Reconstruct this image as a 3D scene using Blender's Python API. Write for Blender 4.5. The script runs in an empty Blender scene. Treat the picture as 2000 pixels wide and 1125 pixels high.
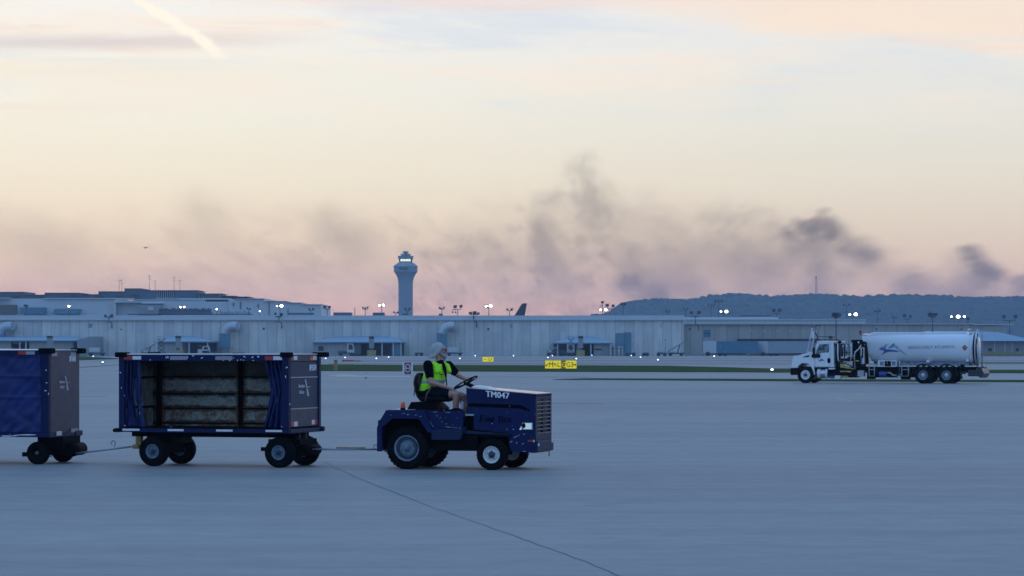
import bpy, math, random
from mathutils import Vector, Matrix, noise as mnoise
random.seed(7)
sc = bpy.context.scene
COL = sc.collection
R = math.radians
# ------------------------------------------------------------------ camera
F = 5940.0          # focal length in pixels of the 2000 px wide photograph
HC = 2.14           # eye height
HY = 678.0          # horizon row
cam = bpy.data.cameras.new("camera")
cam.sensor_width = 36.0
cam.lens = F / 2000 * 36
cam.shift_y = (HY - 562.5) / 2000
cam.clip_start = 0.5
cam.clip_end = 30000
cam.dof.use_dof = True
cam.dof.focus_distance = 53.5
cam.dof.aperture_fstop = 10.0
camo = bpy.data.objects.new("camera", cam)
COL.objects.link(camo)
camo.location = (0, 0, HC)
camo.rotation_euler = (R(90), 0, 0)
sc.camera = camo
sc.view_settings.view_transform = 'Standard'
sc.view_settings.look = 'None'
sc.view_settings.exposure = 0.07
sc.view_settings.gamma = 1.0
sc.cycles.use_denoising = True
sc.cycles.volume_step_rate = 1.0
sc.cycles.volume_max_steps = 64
sc.cycles.volume_bounces = 1
sc.cycles.max_bounces = 6
sc.cycles.diffuse_bounces = 3
sc.cycles.glossy_bounces = 3
sc.cycles.transparent_max_bounces = 12

# ------------------------------------------------------------------ node helper
class S:
    """small wrapper so node maths can be written as expressions"""
    nt = None
    def __init__(s, sock): s.s = sock
    @staticmethod
    def m(op, *a, clamp=False):
        n = S.nt.nodes.new('ShaderNodeMath'); n.operation = op; n.use_clamp = clamp
        for i, v in enumerate(a):
            if isinstance(v, S): S.nt.links.new(v.s, n.inputs[i])
            else: n.inputs[i].default_value = v
        return S(n.outputs[0])
    def __add__(a, b): return S.m('ADD', a, b)
    __radd__ = __add__
    def __sub__(a, b): return S.m('SUBTRACT', a, b)
    def __rsub__(a, b): return S.m('SUBTRACT', b, a)
    def __mul__(a, b): return S.m('MULTIPLY', a, b)
    __rmul__ = __mul__
    def __truediv__(a, b): return S.m('DIVIDE', a, b)
    def __neg__(a): return S.m('MULTIPLY', a, -1.0)
def sstep(v, a, b):
    n = S.nt.nodes.new('ShaderNodeMapRange'); n.interpolation_type = 'SMOOTHSTEP'; n.clamp = True
    S.nt.links.new(v.s, n.inputs[0]); n.inputs[1].default_value = a; n.inputs[2].default_value = b
    return S(n.outputs[0])
def comb(x, y, z):
    n = S.nt.nodes.new('ShaderNodeCombineXYZ')
    for i, v in enumerate((x, y, z)):
        if isinstance(v, S): S.nt.links.new(v.s, n.inputs[i])
        else: n.inputs[i].default_value = v
    return S(n.outputs[0])
def sep(v):
    n = S.nt.nodes.new('ShaderNodeSeparateXYZ'); S.nt.links.new(v.s, n.inputs[0])
    return S(n.outputs[0]), S(n.outputs[1]), S(n.outputs[2])
def noise(vec, scale, detail=4, rough=.55, dist=0.0):
    n = S.nt.nodes.new('ShaderNodeTexNoise')
    if vec is not None: S.nt.links.new(vec.s, n.inputs['Vector'])
    n.inputs['Scale'].default_value = scale; n.inputs['Detail'].default_value = detail
    n.inputs['Roughness'].default_value = rough; n.inputs['Distortion'].default_value = dist
    return S(n.outputs['Fac'])
def ramp(fac, stops, interp='LINEAR'):
    n = S.nt.nodes.new('ShaderNodeValToRGB'); n.color_ramp.interpolation = interp
    cr = n.color_ramp
    while len(cr.elements) < len(stops): cr.elements.new(.5)
    for e, (p, c) in zip(cr.elements, stops):
        e.position = p; e.color = (c[0], c[1], c[2], 1) if not isinstance(c, (int, float)) else (c, c, c, 1)
    S.nt.links.new(fac.s, n.inputs[0]); return S(n.outputs[0])
def mixc(f, a, b, mode='MIX'):
    n = S.nt.nodes.new('ShaderNodeMix'); n.data_type = 'RGBA'; n.blend_type = mode; n.clamp_factor = True
    if isinstance(f, S): S.nt.links.new(f.s, n.inputs[0])
    else: n.inputs[0].default_value = f
    for v, i in ((a, 6), (b, 7)):
        if isinstance(v, S): S.nt.links.new(v.s, n.inputs[i])
        else: n.inputs[i].default_value = (v[0], v[1], v[2], 1)
    return S(n.outputs[2])
def lin(r, g, b):
    f = lambda c: (c/255/12.92) if c/255 <= .04045 else ((c/255+.055)/1.055)**2.4
    return (f(r), f(g), f(b))

# ------------------------------------------------------------------ sky
SUN_EL, SUN_AZ = 2.0, -38.0
world = bpy.data.worlds.new("World"); sc.world = world; world.use_nodes = True
nt = world.node_tree; S.nt = nt
for n in list(nt.nodes): nt.nodes.remove(n)
tc = nt.nodes.new('ShaderNodeTexCoord')
dirv = S(tc.outputs['Generated'])
dx, dy, dz = sep(dirv)
el = S.m('ARCSINE', dz)
az = S.m('ARCTAN2', dx, dy)
U = az * 5.94            # kilo-pixels right of the middle of the view
V = el * 5.94            # kilo-pixels above the horizon
base = ramp(S.m('DIVIDE', V, 1.0, clamp=True), [
    (0.0, lin(262, 196, 162)), (.05, lin(262, 199, 163)), (.10, lin(259, 208, 172)), (.20, lin(254, 224, 188)), (.31, lin(253, 237, 208)),
    (.44, lin(250, 243, 224)), (.58, lin(249, 245, 236)), (.75, lin(246, 244, 243)), (1.0, lin(208, 214, 232))])
# a little brighter and yellower to the left, greyer to the right
side = sstep(U, -1.0, 1.0)
base = mixc(side, mixc(1.0, base, (1.03, 1.02, .98), 'MULTIPLY'), mixc(1.0, base, (.885, .905, .93), 'MULTIPLY'))
# cirrus: long near-horizontal bands
tilt = V + U * 0.035
cv = comb(U * .9, tilt * 7.0, 0.0)
n1 = noise(cv, 1.25, 6, .58, .6)
n2 = noise(comb(U * 1.7 + 4.0, tilt * 15.0, 3.0), 1.6, 6, .62, .5)
hi = sstep(V, .34, .60)
peach = sstep(n1 * .65 + n2 * .35, .46, .60) * hi
base = mixc(peach * .65, base, lin(258, 238, 216))
blue = sstep(1.0 - n1, .53, .70) * sstep(V, .36, .55)
base = mixc(blue * .6, base, lin(214, 224, 234))
grey = sstep(n2, .55, .72) * sstep(V, .5, .62)
base = mixc(grey * .35, base, lin(228, 210, 206))
# broad darker mauve cloud streak at upper left
bx = V - (0.583 + (U + 1.0) * 0.028)
streak = sstep(0.026 - S.m('ABSOLUTE', bx), 0.0, .026) * sstep(-U, .25, .75) * sstep(n2, .22, .52)
base = mixc(streak * .65, base, lin(218, 206, 203))
glowb = sstep(.04 - S.m('ABSOLUTE', V - .535), 0.0, .04) * sstep(-U, .1, .8)
base = mixc(glowb * .7, base, lin(252, 240, 216))
glow2 = sstep(.012 - S.m('ABSOLUTE', V - .462), 0.0, .012) * sstep(-U, .6, .95)
base = mixc(glow2 * .6, base, lin(252, 236, 214))
# warm bank at upper right
wb = sstep(V - (.66 - U * .085) + (n1 - .5) * .12, -.03, .04) * sstep(U, .0, .6)
base = mixc(wb * .75, base, lin(254, 231, 207))
# pink bank along the very top, middle
tb = sstep(V + (n2 - .5) * .07, .64, .69) * sstep(.9 - S.m('ABSOLUTE', U - .1), 0.0, .5)
base = mixc(tb * .7, base, lin(252, 224, 208))
# small bright wisp right of the middle
wsp = sstep(.010 - S.m('ABSOLUTE', V - .517 + (n2 - .5) * .02), 0.0, .012) * sstep(.17 - S.m('ABSOLUTE', U - .46), 0.0, .12)
base = mixc(wsp * .6, base, lin(247, 232, 212))
# old condensation trail: a soft widening streak
ax_, ay_, bx_, by_ = -.76, .69, -.555, .565
L = math.hypot(bx_-ax_, by_-ay_); tx, ty = (bx_-ax_)/L, (by_-ay_)/L
wob = (noise(comb(U * 9, V * 9, 0), 2.6, 5, .6) - .5)
along = (U - ax_) * tx + (V - ay_) * ty
across = (U - ax_) * (-ty) + (V - ay_) * tx + wob * .030
wid = .0095 + along * .034
trail = sstep(1.15 - S.m('ABSOLUTE', across) / wid, 0.0, .9) * sstep(along, -.08, -.02) * sstep(-(along), -(L + .012), -(L - .035))
base = mixc(trail, base, lin(262, 252, 232))
ax2, ay2, bx2, by2 = -1.03, .652, -.925, .610
L2 = math.hypot(bx2-ax2, by2-ay2); ux2, uy2 = (bx2-ax2)/L2, (by2-ay2)/L2
al2 = (U - ax2) * ux2 + (V - ay2) * uy2; ac2 = (U - ax2) * (-uy2) + (V - ay2) * ux2 + wob * .02
tr2 = sstep(1.0 - S.m('ABSOLUTE', ac2) / .009, 0.0, .9) * sstep(-al2, -(L2 + .01), -(L2 - .03))
base = mixc(tr2 * .6, base, lin(255, 247, 228))
# the rest of the dome: cool dusk blue overhead and behind the camera
eln = S.m('DIVIDE', el, math.pi/2, clamp=True)
dome = ramp(eln, [(0.0, (.30, .41, .60)), (.12, (.29, .49, .80)), (.35, (.26, .50, .92)), (1.0, (.24, .46, .92))])
skyn = nt.nodes.new('ShaderNodeTexSky'); skyn.sky_type = 'NISHITA'; skyn.sun_disc = False
skyn.sun_elevation = R(SUN_EL); skyn.sun_rotation = R(SUN_AZ)
nish = mixc(1.0, S(skyn.outputs[0]), (.05, .05, .05), 'MULTIPLY')
dome = mixc(1.0, dome, nish, 'ADD')
front = sstep(dy, .5, .93) * (1.0 - sstep(el, R(8), R(20)))
colr = mixc(front, dome, base)
bg = nt.nodes.new('ShaderNodeBackground'); wo = nt.nodes.new('ShaderNodeOutputWorld')
nt.links.new(colr.s, bg.inputs[0]); bg.inputs[1].default_value = 1.0
nt.links.new(bg.outputs[0], wo.inputs[0])
# ------------------------------------------------------------------ sun, almost gone
sl = bpy.data.lights.new("sun", 'SUN'); sl.energy = 0.06; sl.angle = R(10); sl.color = (1.0, .72, .55)
so = bpy.data.objects.new("sun", sl); COL.objects.link(so)
sd = Vector((math.sin(R(SUN_AZ))*math.cos(R(SUN_EL)), math.cos(R(SUN_AZ))*math.cos(R(SUN_EL)), math.sin(R(SUN_EL+2))))
so.rotation_euler = sd.to_track_quat('Z', 'Y').to_euler()

# ------------------------------------------------------------------ materials
M = {}
def newmat(name):
    m = bpy.data.materials.new(name); m.use_nodes = True
    S.nt = m.node_tree
    for n in list(S.nt.nodes): S.nt.nodes.remove(n)
    o = S.nt.nodes.new('ShaderNodeOutputMaterial'); b = S.nt.nodes.new('ShaderNodeBsdfPrincipled')
    S.nt.links.new(b.outputs[0], o.inputs[0]); M[name] = m
    t = S.nt.nodes.new('ShaderNodeTexCoord')
    return m, b, S(t.outputs['Object'])
def setc(b, c, key='Base Color'):
    if isinstance(c, S): S.nt.links.new(c.s, b.inputs[key])
    else: b.inputs[key].default_value = (c[0], c[1], c[2], 1) if key in ('Base Color', 'Emission Color') else c
def bump(b, h, strength=.3, dist=.01):
    n = S.nt.nodes.new('ShaderNodeBump'); n.inputs['Strength'].default_value = strength; n.inputs['Distance'].default_value = dist
    S.nt.links.new(h.s, n.inputs['Height']); S.nt.links.new(n.outputs[0], b.inputs['Normal'])
def paint(name, col, rough=.5, var=.2, scale=4.0, chip=None, chip_t=.68, chip_s=9.0, metal=0.0, dirt=None, dirt_t=.5, bmp=0.0, spec=None):
    m, b, P = newmat(name)
    n = noise(P, scale, 5, .6)
    f = n * (2*var) + (1 - var)
    c = mixc(1.0, col, comb(f, f, f), 'MULTIPLY')
    if dirt:
        d = sstep(noise(P, scale*.6, 6, .65, .3), dirt_t, dirt_t+.22)
        c = mixc(d*.7, c, dirt)
    if chip:
        k = sstep(noise(P, chip_s, 6, .7, .4), chip_t, chip_t+.02)
        c = mixc(k, c, chip)
    setc(b, c); b.inputs['Roughness'].default_value = rough; b.inputs['Metallic'].default_value = metal
    if spec is not None: b.inputs['Specular IOR Level'].default_value = spec
    if bmp: bump(b, noise(P, scale*3, 4, .6), bmp, .01)
    return m
def emit(name, col, st):
    m, b, P = newmat(name); setc(b, col); b.inputs['Emission Color'].default_value = (*col, 1); b.inputs['Emission Strength'].default_value = st
    return m

paint('blue_paint', (.004, .012, .066), .45, .3, 3, chip=(.30, .34, .42), chip_t=.735, chip_s=14, dirt=(.005, .008, .03), dirt_t=.52, spec=.14)
paint('blue_paint_worn', (.005, .014, .076), .48, .3, 4, chip=(.34, .38, .46), chip_t=.67, chip_s=11, dirt=(.006, .009, .03), dirt_t=.55, spec=.14)
paint('hood_top_sheen', (.30, .28, .30), .22, .15, 2)  # pale sky sheen on the blue hood's top, put into the colour
paint('blue_steel', (.012, .026, .07), .5, .25, 5, chip=(.2, .24, .3), chip_t=.7, chip_s=16, spec=.14)
paint('navy_tarp', (.003, .013, .085), .5, .25, 3, spec=.3)
paint('navy_tarp_faded', (.003, .017, .12), .5, .5, 1.6, bmp=.2, spec=.35)
paint('black_steel', (.003, .004, .006), .7, .3, 6, spec=.04)
paint('black_vinyl', (.005, .006, .009), .6, .2, 8, spec=.08)
paint('black_rubber', (.004, .005, .007), .85, .25, 6, dirt=(.009, .011, .015), dirt_t=.5, spec=.06)
paint('rim_blue', (.15, .22, .30), .5, .3, 12, dirt=(.03, .045, .06), dirt_t=.45, spec=.3)
paint('rim_white', (.62, .64, .68), .35, .12, 12, dirt=(.2, .2, .22), dirt_t=.55)
paint('hub_dark', (.03, .05, .08), .5, .3, 12)
paint('white_paint', (.70, .74, .78), .3, .06, 1.0, dirt=(.42, .44, .46), dirt_t=.6)
paint('tank_white', (.66, .70, .76), .25, .04, .7, dirt=(.5, .53, .57), dirt_t=.6)
paint('chrome', (.5, .53, .57), .22, .1, 3, metal=.9)
paint('galv', (.34, .37, .41), .38, .15, 5, metal=.5, dirt=(.15, .13, .11), dirt_t=.6)
paint('alu_panel', (.095, .075, .10), .55, .2, 6, metal=.0, dirt=(.04, .045, .085), dirt_t=.48, spec=.25)
paint('alu_panel_dark', (.035, .045, .085), .55, .2, 6, spec=.25)
paint('roof_light', (.62, .60, .62), .35, .12, 2)  # grazing sky glow of the cart roofs put into the pale colour
paint('yellow_worn', (.42, .30, .09), .55, .3, 9, dirt=(.12, .10, .07), dirt_t=.5)
paint('orange_lens', (.8, .10, .01), .2, .1, 5)
paint('red_tape', (.40, .02, .02), .35, .15, 30)
paint('white_tape', (.66, .67, .72), .35, .15, 30, dirt=(.35, .36, .4), dirt_t=.6)
emit('sign_face', (.95, .74, .02), .42)
paint('grey_tape', (.26, .28, .34), .4, .2, 30)
paint('white_letter', (.78, .80, .84), .5, .06, 10)
paint('faded_letter', (.42, .42, .46), .5, .2, 30)
paint('dark_letter', (.0035, .006, .018), .8, .1, 10, spec=0.0)
paint('green_letter', (.25, .42, .38), .5, .2, 10)
paint('logo_teal', (.02, .20, .32), .4, .2, 2)
paint('logo_blue', (.01, .07, .28), .4, .2, 2)
paint('text_grey', (.10, .14, .20), .4, .1, 4)
paint('sign_yellow', (.85, .66, .02), .45, .08, 3)
paint('sign_black', (.012, .012, .014), .5, .1, 3)
paint('sign_white', (.62, .62, .66), .5, .1, 3)
paint('sign_red', (.20, .02, .06), .5, .15, 4)
paint('post_ochre', (.30, .20, .09), .6, .2, 6)
paint('barrier_red', (.5, .03, .04), .5, .15, 3)
paint('barrier_ochre', (.35, .25, .08), .5, .15, 3)
paint('skin', (.42, .22, .17), .5, .12, 14, bmp=.05)
paint('hair', (.36, .37, .38), .6, .35, 26, bmp=.6)
paint('beard', (.30, .27, .26), .65, .3, 30, bmp=.5)
paint('black_cloth', (.003, .003, .006), .9, .3, 14, bmp=.3, spec=.05)
paint('shorts_cloth', (.006, .009, .015), .9, .3, 10, bmp=.3, spec=.05)
paint('belt_brown', (.10, .055, .05), .6, .2, 9)
paint('steel_dark', (.04, .045, .055), .4, .2, 5, metal=.5)
paint('far_pole', (.03, .045, .07), .6, .2, .6)
paint('far_roof_blue', (.18, .29, .38), .5, .12, .15)
paint('far_trim', (.48, .52, .55), .5, .1, .1)
paint('far_white', (.46, .48, .50), .6, .08, .05)
paint('far_grey', (.22, .25, .28), .6, .15, .06)
paint('far_plant', (.07, .10, .14), .6, .3, .12)
paint('far_dark', (.02, .025, .035), .5, .3, .2)
paint('far_louvre', (.05, .06, .09), .5, .3, .2)
paint('far_brown', (.11, .10, .09), .6, .2, .1)
paint('duct_metal', (.38, .42, .47), .3, .12, .4, metal=.35)
paint('duct_blue', (.08, .20, .28), .5, .2, .3)
paint('container_blue', (.05, .17, .27), .5, .15, .3, dirt=(.12, .2, .26), dirt_t=.5)
paint('container_grey', (.24, .31, .37), .5, .1, .2)
paint('far_yellow', (.30, .26, .10), .6, .2, .6)
paint('tower_concrete', (.20, .235, .275), .6, .08, .04)
paint('tail_navy', (.01, .013, .03), .35, .1, .2)
paint('mountain_green', (.03, .045, .03), .9, .2, .01, spec=0.0)
paint('tree_green', (.03, .045, .03), .9, .3, .03, spec=0.0)
emit('flood_lit', (1.0, .96, .84), 14.0)
emit('taxi_lit', (.62, .74, 1.0), 4.5)
emit('taxi_warm', (1.0, .78, .5), 7.0)
emit('cab_lit', (.75, .8, .62), 1.2)
emit('head_lit', (.55, .72, .70), .35)
m, b, P = newmat('glass_dark'); setc(b, (.02, .04, .05)); b.inputs['Roughness'].default_value = .12
m, b, P = newmat('truck_glass')
f = sstep(noise(P, 3.5, 3), .45, .6); setc(b, mixc(f, (.03, .06, .08), (.14, .22, .25))); b.inputs['Roughness'].default_value = .1
# hi-vis vest: lime cloth, silver bands, darker edging
m, b, P = newmat('hi_vis'); x, y, z = sep(P)
n = noise(P, 16, 4); f = n*.5+.75
c = mixc(1.0, (.34, .85, .015), comb(f, f, f), 'MULTIPLY')
zz = z - 1.515 - x*.05
band = sstep(.028 - S.m('ABSOLUTE', zz), -.004, .004)
c = mixc(band, c, (.30, .34, .34))
setc(b, c); b.inputs['Roughness'].default_value = .8
bump(b, noise(P, 22, 3), .5, .02)
b.inputs['Emission Color'].default_value = (0, 0, 0, 1)
# rusted inner panels of the open cart
m, b, P = newmat('inner_panel'); x, y, z = sep(P)
c = mixc(sstep(noise(P, 9, 6, .7), .35, .65), (.20, .215, .20), (.36, .39, .38))
rust = sstep(noise(comb(x*2.2, y, z*1.0), 2.4, 6, .65, .4) + (1.15 - z)*.34, .56, .70)
c = mixc(rust*.9, c, mixc(noise(P, 14, 4), (.03, .018, .012), (.20, .09, .045)))
c = mixc(sstep(z + (noise(P, 3, 5)-.5)*.5, 1.55, 1.95)*.85, c, (.035, .035, .028))  # upper part darkened: shade under the roof mixed into the colour
c = mixc(sstep(noise(P, 4.0, 5, .6), .5, .66)*.45, c, (.09, .095, .085))
drip = sstep(noise(comb(x*14, 0, z*.9), 1.0, 3, .6), .60, .72)
c = mixc(drip*.6, c, (.06, .05, .045))
setc(b, c); b.inputs['Roughness'].default_value = .55
# ground: concrete apron with long faint streaks
def ground_mat(name, c0, c1, sx=.05, sy=.6, rough=.62):
    m, b, P = newmat(name); x, y, z = sep(P)
    n = noise(comb(x*sx, y*sy, 0), 1.0, 6, .6, .4)
    k = noise(comb(x*.02, y*.05, 4), 1.0, 4, .6)
    fine = noise(P, 55, 3, .7)
    mid = noise(P, 1.3, 8, .78)
    c = mixc(sstep(n*.55+k*.45, .3, .7), c0, c1)
    ff = fine*.22+mid*.8+.49
    c = mixc(1.0, c, comb(ff, ff, ff), 'MULTIPLY')
    sp = sstep(noise(comb(x*.35, y*1.6, 9), 1.0, 6, .7), .66, .78)
    c = mixc(sp*.35, c, (c0[0]*.6, c0[1]*.6, c0[2]*.6))
    st = noise(comb(x*.16, y*.11, 2), 1.0, 7, .68, .8)
    c = mixc(sstep(st, .54, .74)*.55, c, (c0[0]*.72, c0[1]*.73, c0[2]*.78))
    st2 = noise(comb(x*.02, y*1.1, 12), 1.0, 6, .7)
    c = mixc(sstep(st2, .50, .72)*.22, c, (c1[0]*1.22, c1[1]*1.22, c1[2]*1.2))
    setc(b, c); S.nt.links.new((n*.18+(rough-.08)).s, b.inputs['Roughness']); b.inputs['Specular IOR Level'].default_value = .32
    bump(b, fine, .12, .01)
    return m, b, P
ground_mat('apron', (.182, .186, .186), (.278, .272, .262))
ground_mat('taxiway', (.16, .165, .17), (.24, .24, .24), .01, .12)
ground_mat('far_ground', (.15, .16, .165), (.21, .215, .21), .01, .05)
paint('tar', (.03, .033, .04), .7, .3, 2)
paint('road_white', (.45, .46, .46), .6, .2, .8, dirt=(.28, .28, .28), dirt_t=.5)
paint('road_yellow', (.42, .36, .20), .6, .2, .8, dirt=(.28, .28, .26), dirt_t=.5)
paint('skid', (.12, .13, .14), .7, .3, .6)
m, b, P = newmat('grass'); x, y, z = sep(P)
c = mixc(sstep(noise(P, .35, 6, .7), .35, .65), (.034, .062, .020), (.095, .105, .042))
c = mixc(sstep(noise(comb(x*.4, y*2, 3), .6, 5, .7), .55, .7)*.8, c, (.115, .10, .06))
setc(b, c); b.inputs['Roughness'].default_value = .95; b.inputs['Specular IOR Level'].default_value = 0.0
# tilt-up concrete walls: every panel its own tone, dark joints, drip stains
def panel_wall(name, c0, c1, pw=2.35, off=0.0):
    m, b, P = newmat(name); x, y, z = sep(P)
    q = (x + off) / pw
    cell = S.m('FLOOR', q)
    wn = S.nt.nodes.new('ShaderNodeTexWhiteNoise'); wn.noise_dimensions = '1D'
    S.nt.links.new(cell.s, wn.inputs['W']); r = S(wn.outputs['Value'])
    fr = S.m('FRACT', q)
    joint = sstep(.5 - S.m('ABSOLUTE', fr - .5), .09, .0)
    c = mixc(r, c0, c1)
    st = noise(comb(x*1.1, 0, z*.10), 1.0, 5, .65)
    c = mixc(sstep(st, .40, .72)*.38, c, (c0[0]*.66, c0[1]*.66, c0[2]*.66))
    c = mixc(sstep(noise(P, .35, 5, .6), .45, .75)*.35, c, (c1[0]*1.15, c1[1]*1.15, c1[2]*1.15))
    c = mixc(joint*.40, c, (c0[0]*.4, c0[1]*.4, c0[2]*.42))
    setc(b, c); b.inputs['Roughness'].default_value = .85
    return m
panel_wall('wall_main', (.47, .48, .485), (.64, .635, .61))
panel_wall('wall_right', (.32, .32, .31), (.43, .42, .40), 3.1, 1.0)
panel_wall('metal_siding', (.30, .31, .32), (.34, .35, .36), .9)

# ------------------------------------------------------------------ mesh builder
class MB:
    def __init__(s): s.v = []; s.f = []; s.mi = []; s.sm = []
    def add(s, vs, fs, mi=0, smooth=False):
        o = len(s.v); s.v += [tuple(v) for v in vs]
        for f in fs: s.f.append([i+o for i in f]); s.mi.append(mi); s.sm.append(smooth)
        return s
    def box(s, a, b, mi=0, bev=0.0):
        x0, x1 = sorted((a[0], b[0])); y0, y1 = sorted((a[1], b[1])); z0, z1 = sorted((a[2], b[2]))
        if bev <= 0:
            return s.add([(x0,y0,z0),(x1,y0,z0),(x1,y1,z0),(x0,y1,z0),(x0,y0,z1),(x1,y0,z1),(x1,y1,z1),(x0,y1,z1)],
                  [(0,3,2,1),(4,5,6,7),(0,1,5,4),(1,2,6,5),(2,3,7,6),(3,0,4,7)], mi)
        e = min(bev, (x1-x0)*.45, (z1-z0)*.45, (y1-y0)*.45)
        p = [(x0+e,z0),(x1-e,z0),(x1,z0+e),(x1,z1-e),(x1-e,z1),(x0+e,z1),(x0,z1-e),(x0,z0+e)]
        q = [(x0+e*1.6,z0+e*.6),(x1-e*1.6,z0+e*.6),(x1-e*.6,z0+e*1.6),(x1-e*.6,z1-e*1.6),(x1-e*1.6,z1-e*.6),(x0+e*1.6,z1-e*.6),(x0+e*.6,z1-e*1.6),(x0+e*.6,z0+e*1.6)]
        return s.rings([[(a_, y0, c_) for a_, c_ in q], [(a_, y0+e, c_) for a_, c_ in p], [(a_, y1-e, c_) for a_, c_ in p], [(a_, y1, c_) for a_, c_ in q]], mi)
    def rings(s, rs, mi=0, smooth=False, caps=True, closed=True):
        n = len(rs[0]); vs = [p for r in rs for p in r]; fs = []
        for k in range(len(rs)-1):
            for i in range(n if closed else n-1):
                j = (i+1) % n
                fs.append((k*n+i, k*n+j, (k+1)*n+j, (k+1)*n+i))
        s.add(vs, fs, mi, smooth)
        if caps and closed:
            o = len(s.v)-len(vs)
            s.f.append([o+i for i in range(n)][::-1]); s.mi.append(mi); s.sm.append(False)
            s.f.append([o+(len(rs)-1)*n+i for i in range(n)]); s.mi.append(mi); s.sm.append(False)
        return s
    def prism(s, poly, y0, y1, mi=0):     # poly in x,z
        return s.rings([[(x, y0, z) for x, z in poly], [(x, y1, z) for x, z in poly]], mi)
    def prismx(s, poly, x0, x1, mi=0):    # poly in y,z
        return s.rings([[(x0, y, z) for y, z in poly], [(x1, y, z) for y, z in poly]], mi)
    def cyl(s, p0, p1, r0, r1=None, n=12, mi=0, smooth=True, caps=True):
        p0, p1 = Vector(p0), Vector(p1); r1 = r0 if r1 is None else r1
        d = (p1-p0).normalized(); a = d.orthogonal().normalized(); b = d.cross(a)
        ring = lambda p, r: [p + (a*math.cos(2*math.pi*i/n) + b*math.sin(2*math.pi*i/n))*r for i in range(n)]
        return s.rings([ring(p0, r0), ring(p1, r1)], mi, smooth, caps)
    def tube(s, pts, r, n=8, mi=0, closed=False):
        pts = [Vector(p) for p in pts]; rs = []; ref = None
        for i, p in enumerate(pts):
            if closed: t = pts[(i+1) % len(pts)] - pts[i-1]
            else: t = (pts[min(i+1, len(pts)-1)] - pts[max(i-1, 0)])
            t.normalize()
            if ref is None: ref = t.orthogonal().normalized()
            ref = (ref - t*ref.dot(t)).normalized(); b = t.cross(ref)
            rr = r[i] if isinstance(r, (list, tuple)) else r
            rs.append([p + (ref*math.cos(2*math.pi*k/n) + b*math.sin(2*math.pi*k/n))*rr for k in range(n)])
        if closed: rs.append(rs[0])
        return s.rings(rs, mi, True, not closed)
    def lathe(s, prof, c, axis='y', n=32, mi=0, smooth=True, caps=False, sx=1, sy=1):   # prof (r, h)
        rs = []
        for r, h in prof:
            ring = []
            for i in range(n):
                a = 2*math.pi*i/n; u, v = math.cos(a)*r*sx, math.sin(a)*r*sy
                ring.append((c[0]+u, c[1]+h, c[2]+v) if axis == 'y' else ((c[0]+u, c[1]+v, c[2]+h) if axis == 'z' else (c[0]+h, c[1]+u, c[2]+v)))
            rs.append(ring)
        return s.rings(rs, mi, smooth, caps)
    def ball(s, c, r, n=12, m=8, mi=0):
        rx, ry, rz = (r, r, r) if isinstance(r, (int, float)) else r
        vs = [(c[0], c[1], c[2]-rz)]; fs = []
        for k in range(1, m):
            a = -math.pi/2 + math.pi*k/m
            for i in range(n):
                t = 2*math.pi*i/n; vs.append((c[0]+rx*math.cos(a)*math.cos(t), c[1]+ry*math.cos(a)*math.sin(t), c[2]+rz*math.sin(a)))
        vs.append((c[0], c[1], c[2]+rz)); top = len(vs)-1
        for i in range(n):
            j = (i+1) % n
            fs.append((0, 1+j, 1+i)); fs.append((top, top-n+i, top-n+j))
            for k in range(m-2): fs.append((1+k*n+i, 1+k*n+j, 1+(k+1)*n+j, 1+(k+1)*n+i))
        return s.add(vs, fs, mi, True)
    def limb(s, pts, rs, n=12):           # closed capsules, for voxel union
        for i, p in enumerate(pts): s.ball(p, rs[i], n, 8)
        for i in range(len(pts)-1): s.cyl(pts[i], pts[i+1], rs[i], rs[i+1], n)
        return s
    def build(s, name, mats, parent=None, loc=None):
        me = bpy.data.meshes.new(name); me.from_pydata(s.v, [], s.f)
        if not isinstance(mats, (list, tuple)): mats = [mats]
        for m_ in mats: me.materials.append(M[m_])
        me.polygons.foreach_set('material_index', s.mi); me.polygons.foreach_set('use_smooth', s.sm)
        me.update()
        o = bpy.data.objects.new(name, me); COL.objects.link(o)
        if parent: o.parent = parent
        if loc: o.location = loc
        return o
def thing(name, label, cat, loc=(0, 0, 0), rz=0.0, group=None):
    o = bpy.data.objects.new(name, None); COL.objects.link(o); o.empty_display_size = .2
    o.location = loc; o.rotation_euler = (0, 0, rz); o['label'] = label; o['category'] = cat
    if group: o['group'] = group
    return o
def empty(name, parent, loc=(0, 0, 0), rz=0.0):
    o = bpy.data.objects.new(name, None); COL.objects.link(o); o.parent = parent; o.location = loc; o.rotation_euler = (0, 0, rz); return o
def tag(o, label, cat, group=None, kind=None):
    if label: o['label'] = label
    if cat: o['category'] = cat
    if group: o['group'] = group
    if kind: o['kind'] = kind
    return o
def struct(o): o['kind'] = 'structure'; return o
def copy_tree(o, parent=None):
    c = o.copy(); COL.objects.link(c)
    if parent: c.parent = parent
    for ch in list(o.children): copy_tree(ch, c)
    return c
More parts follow.
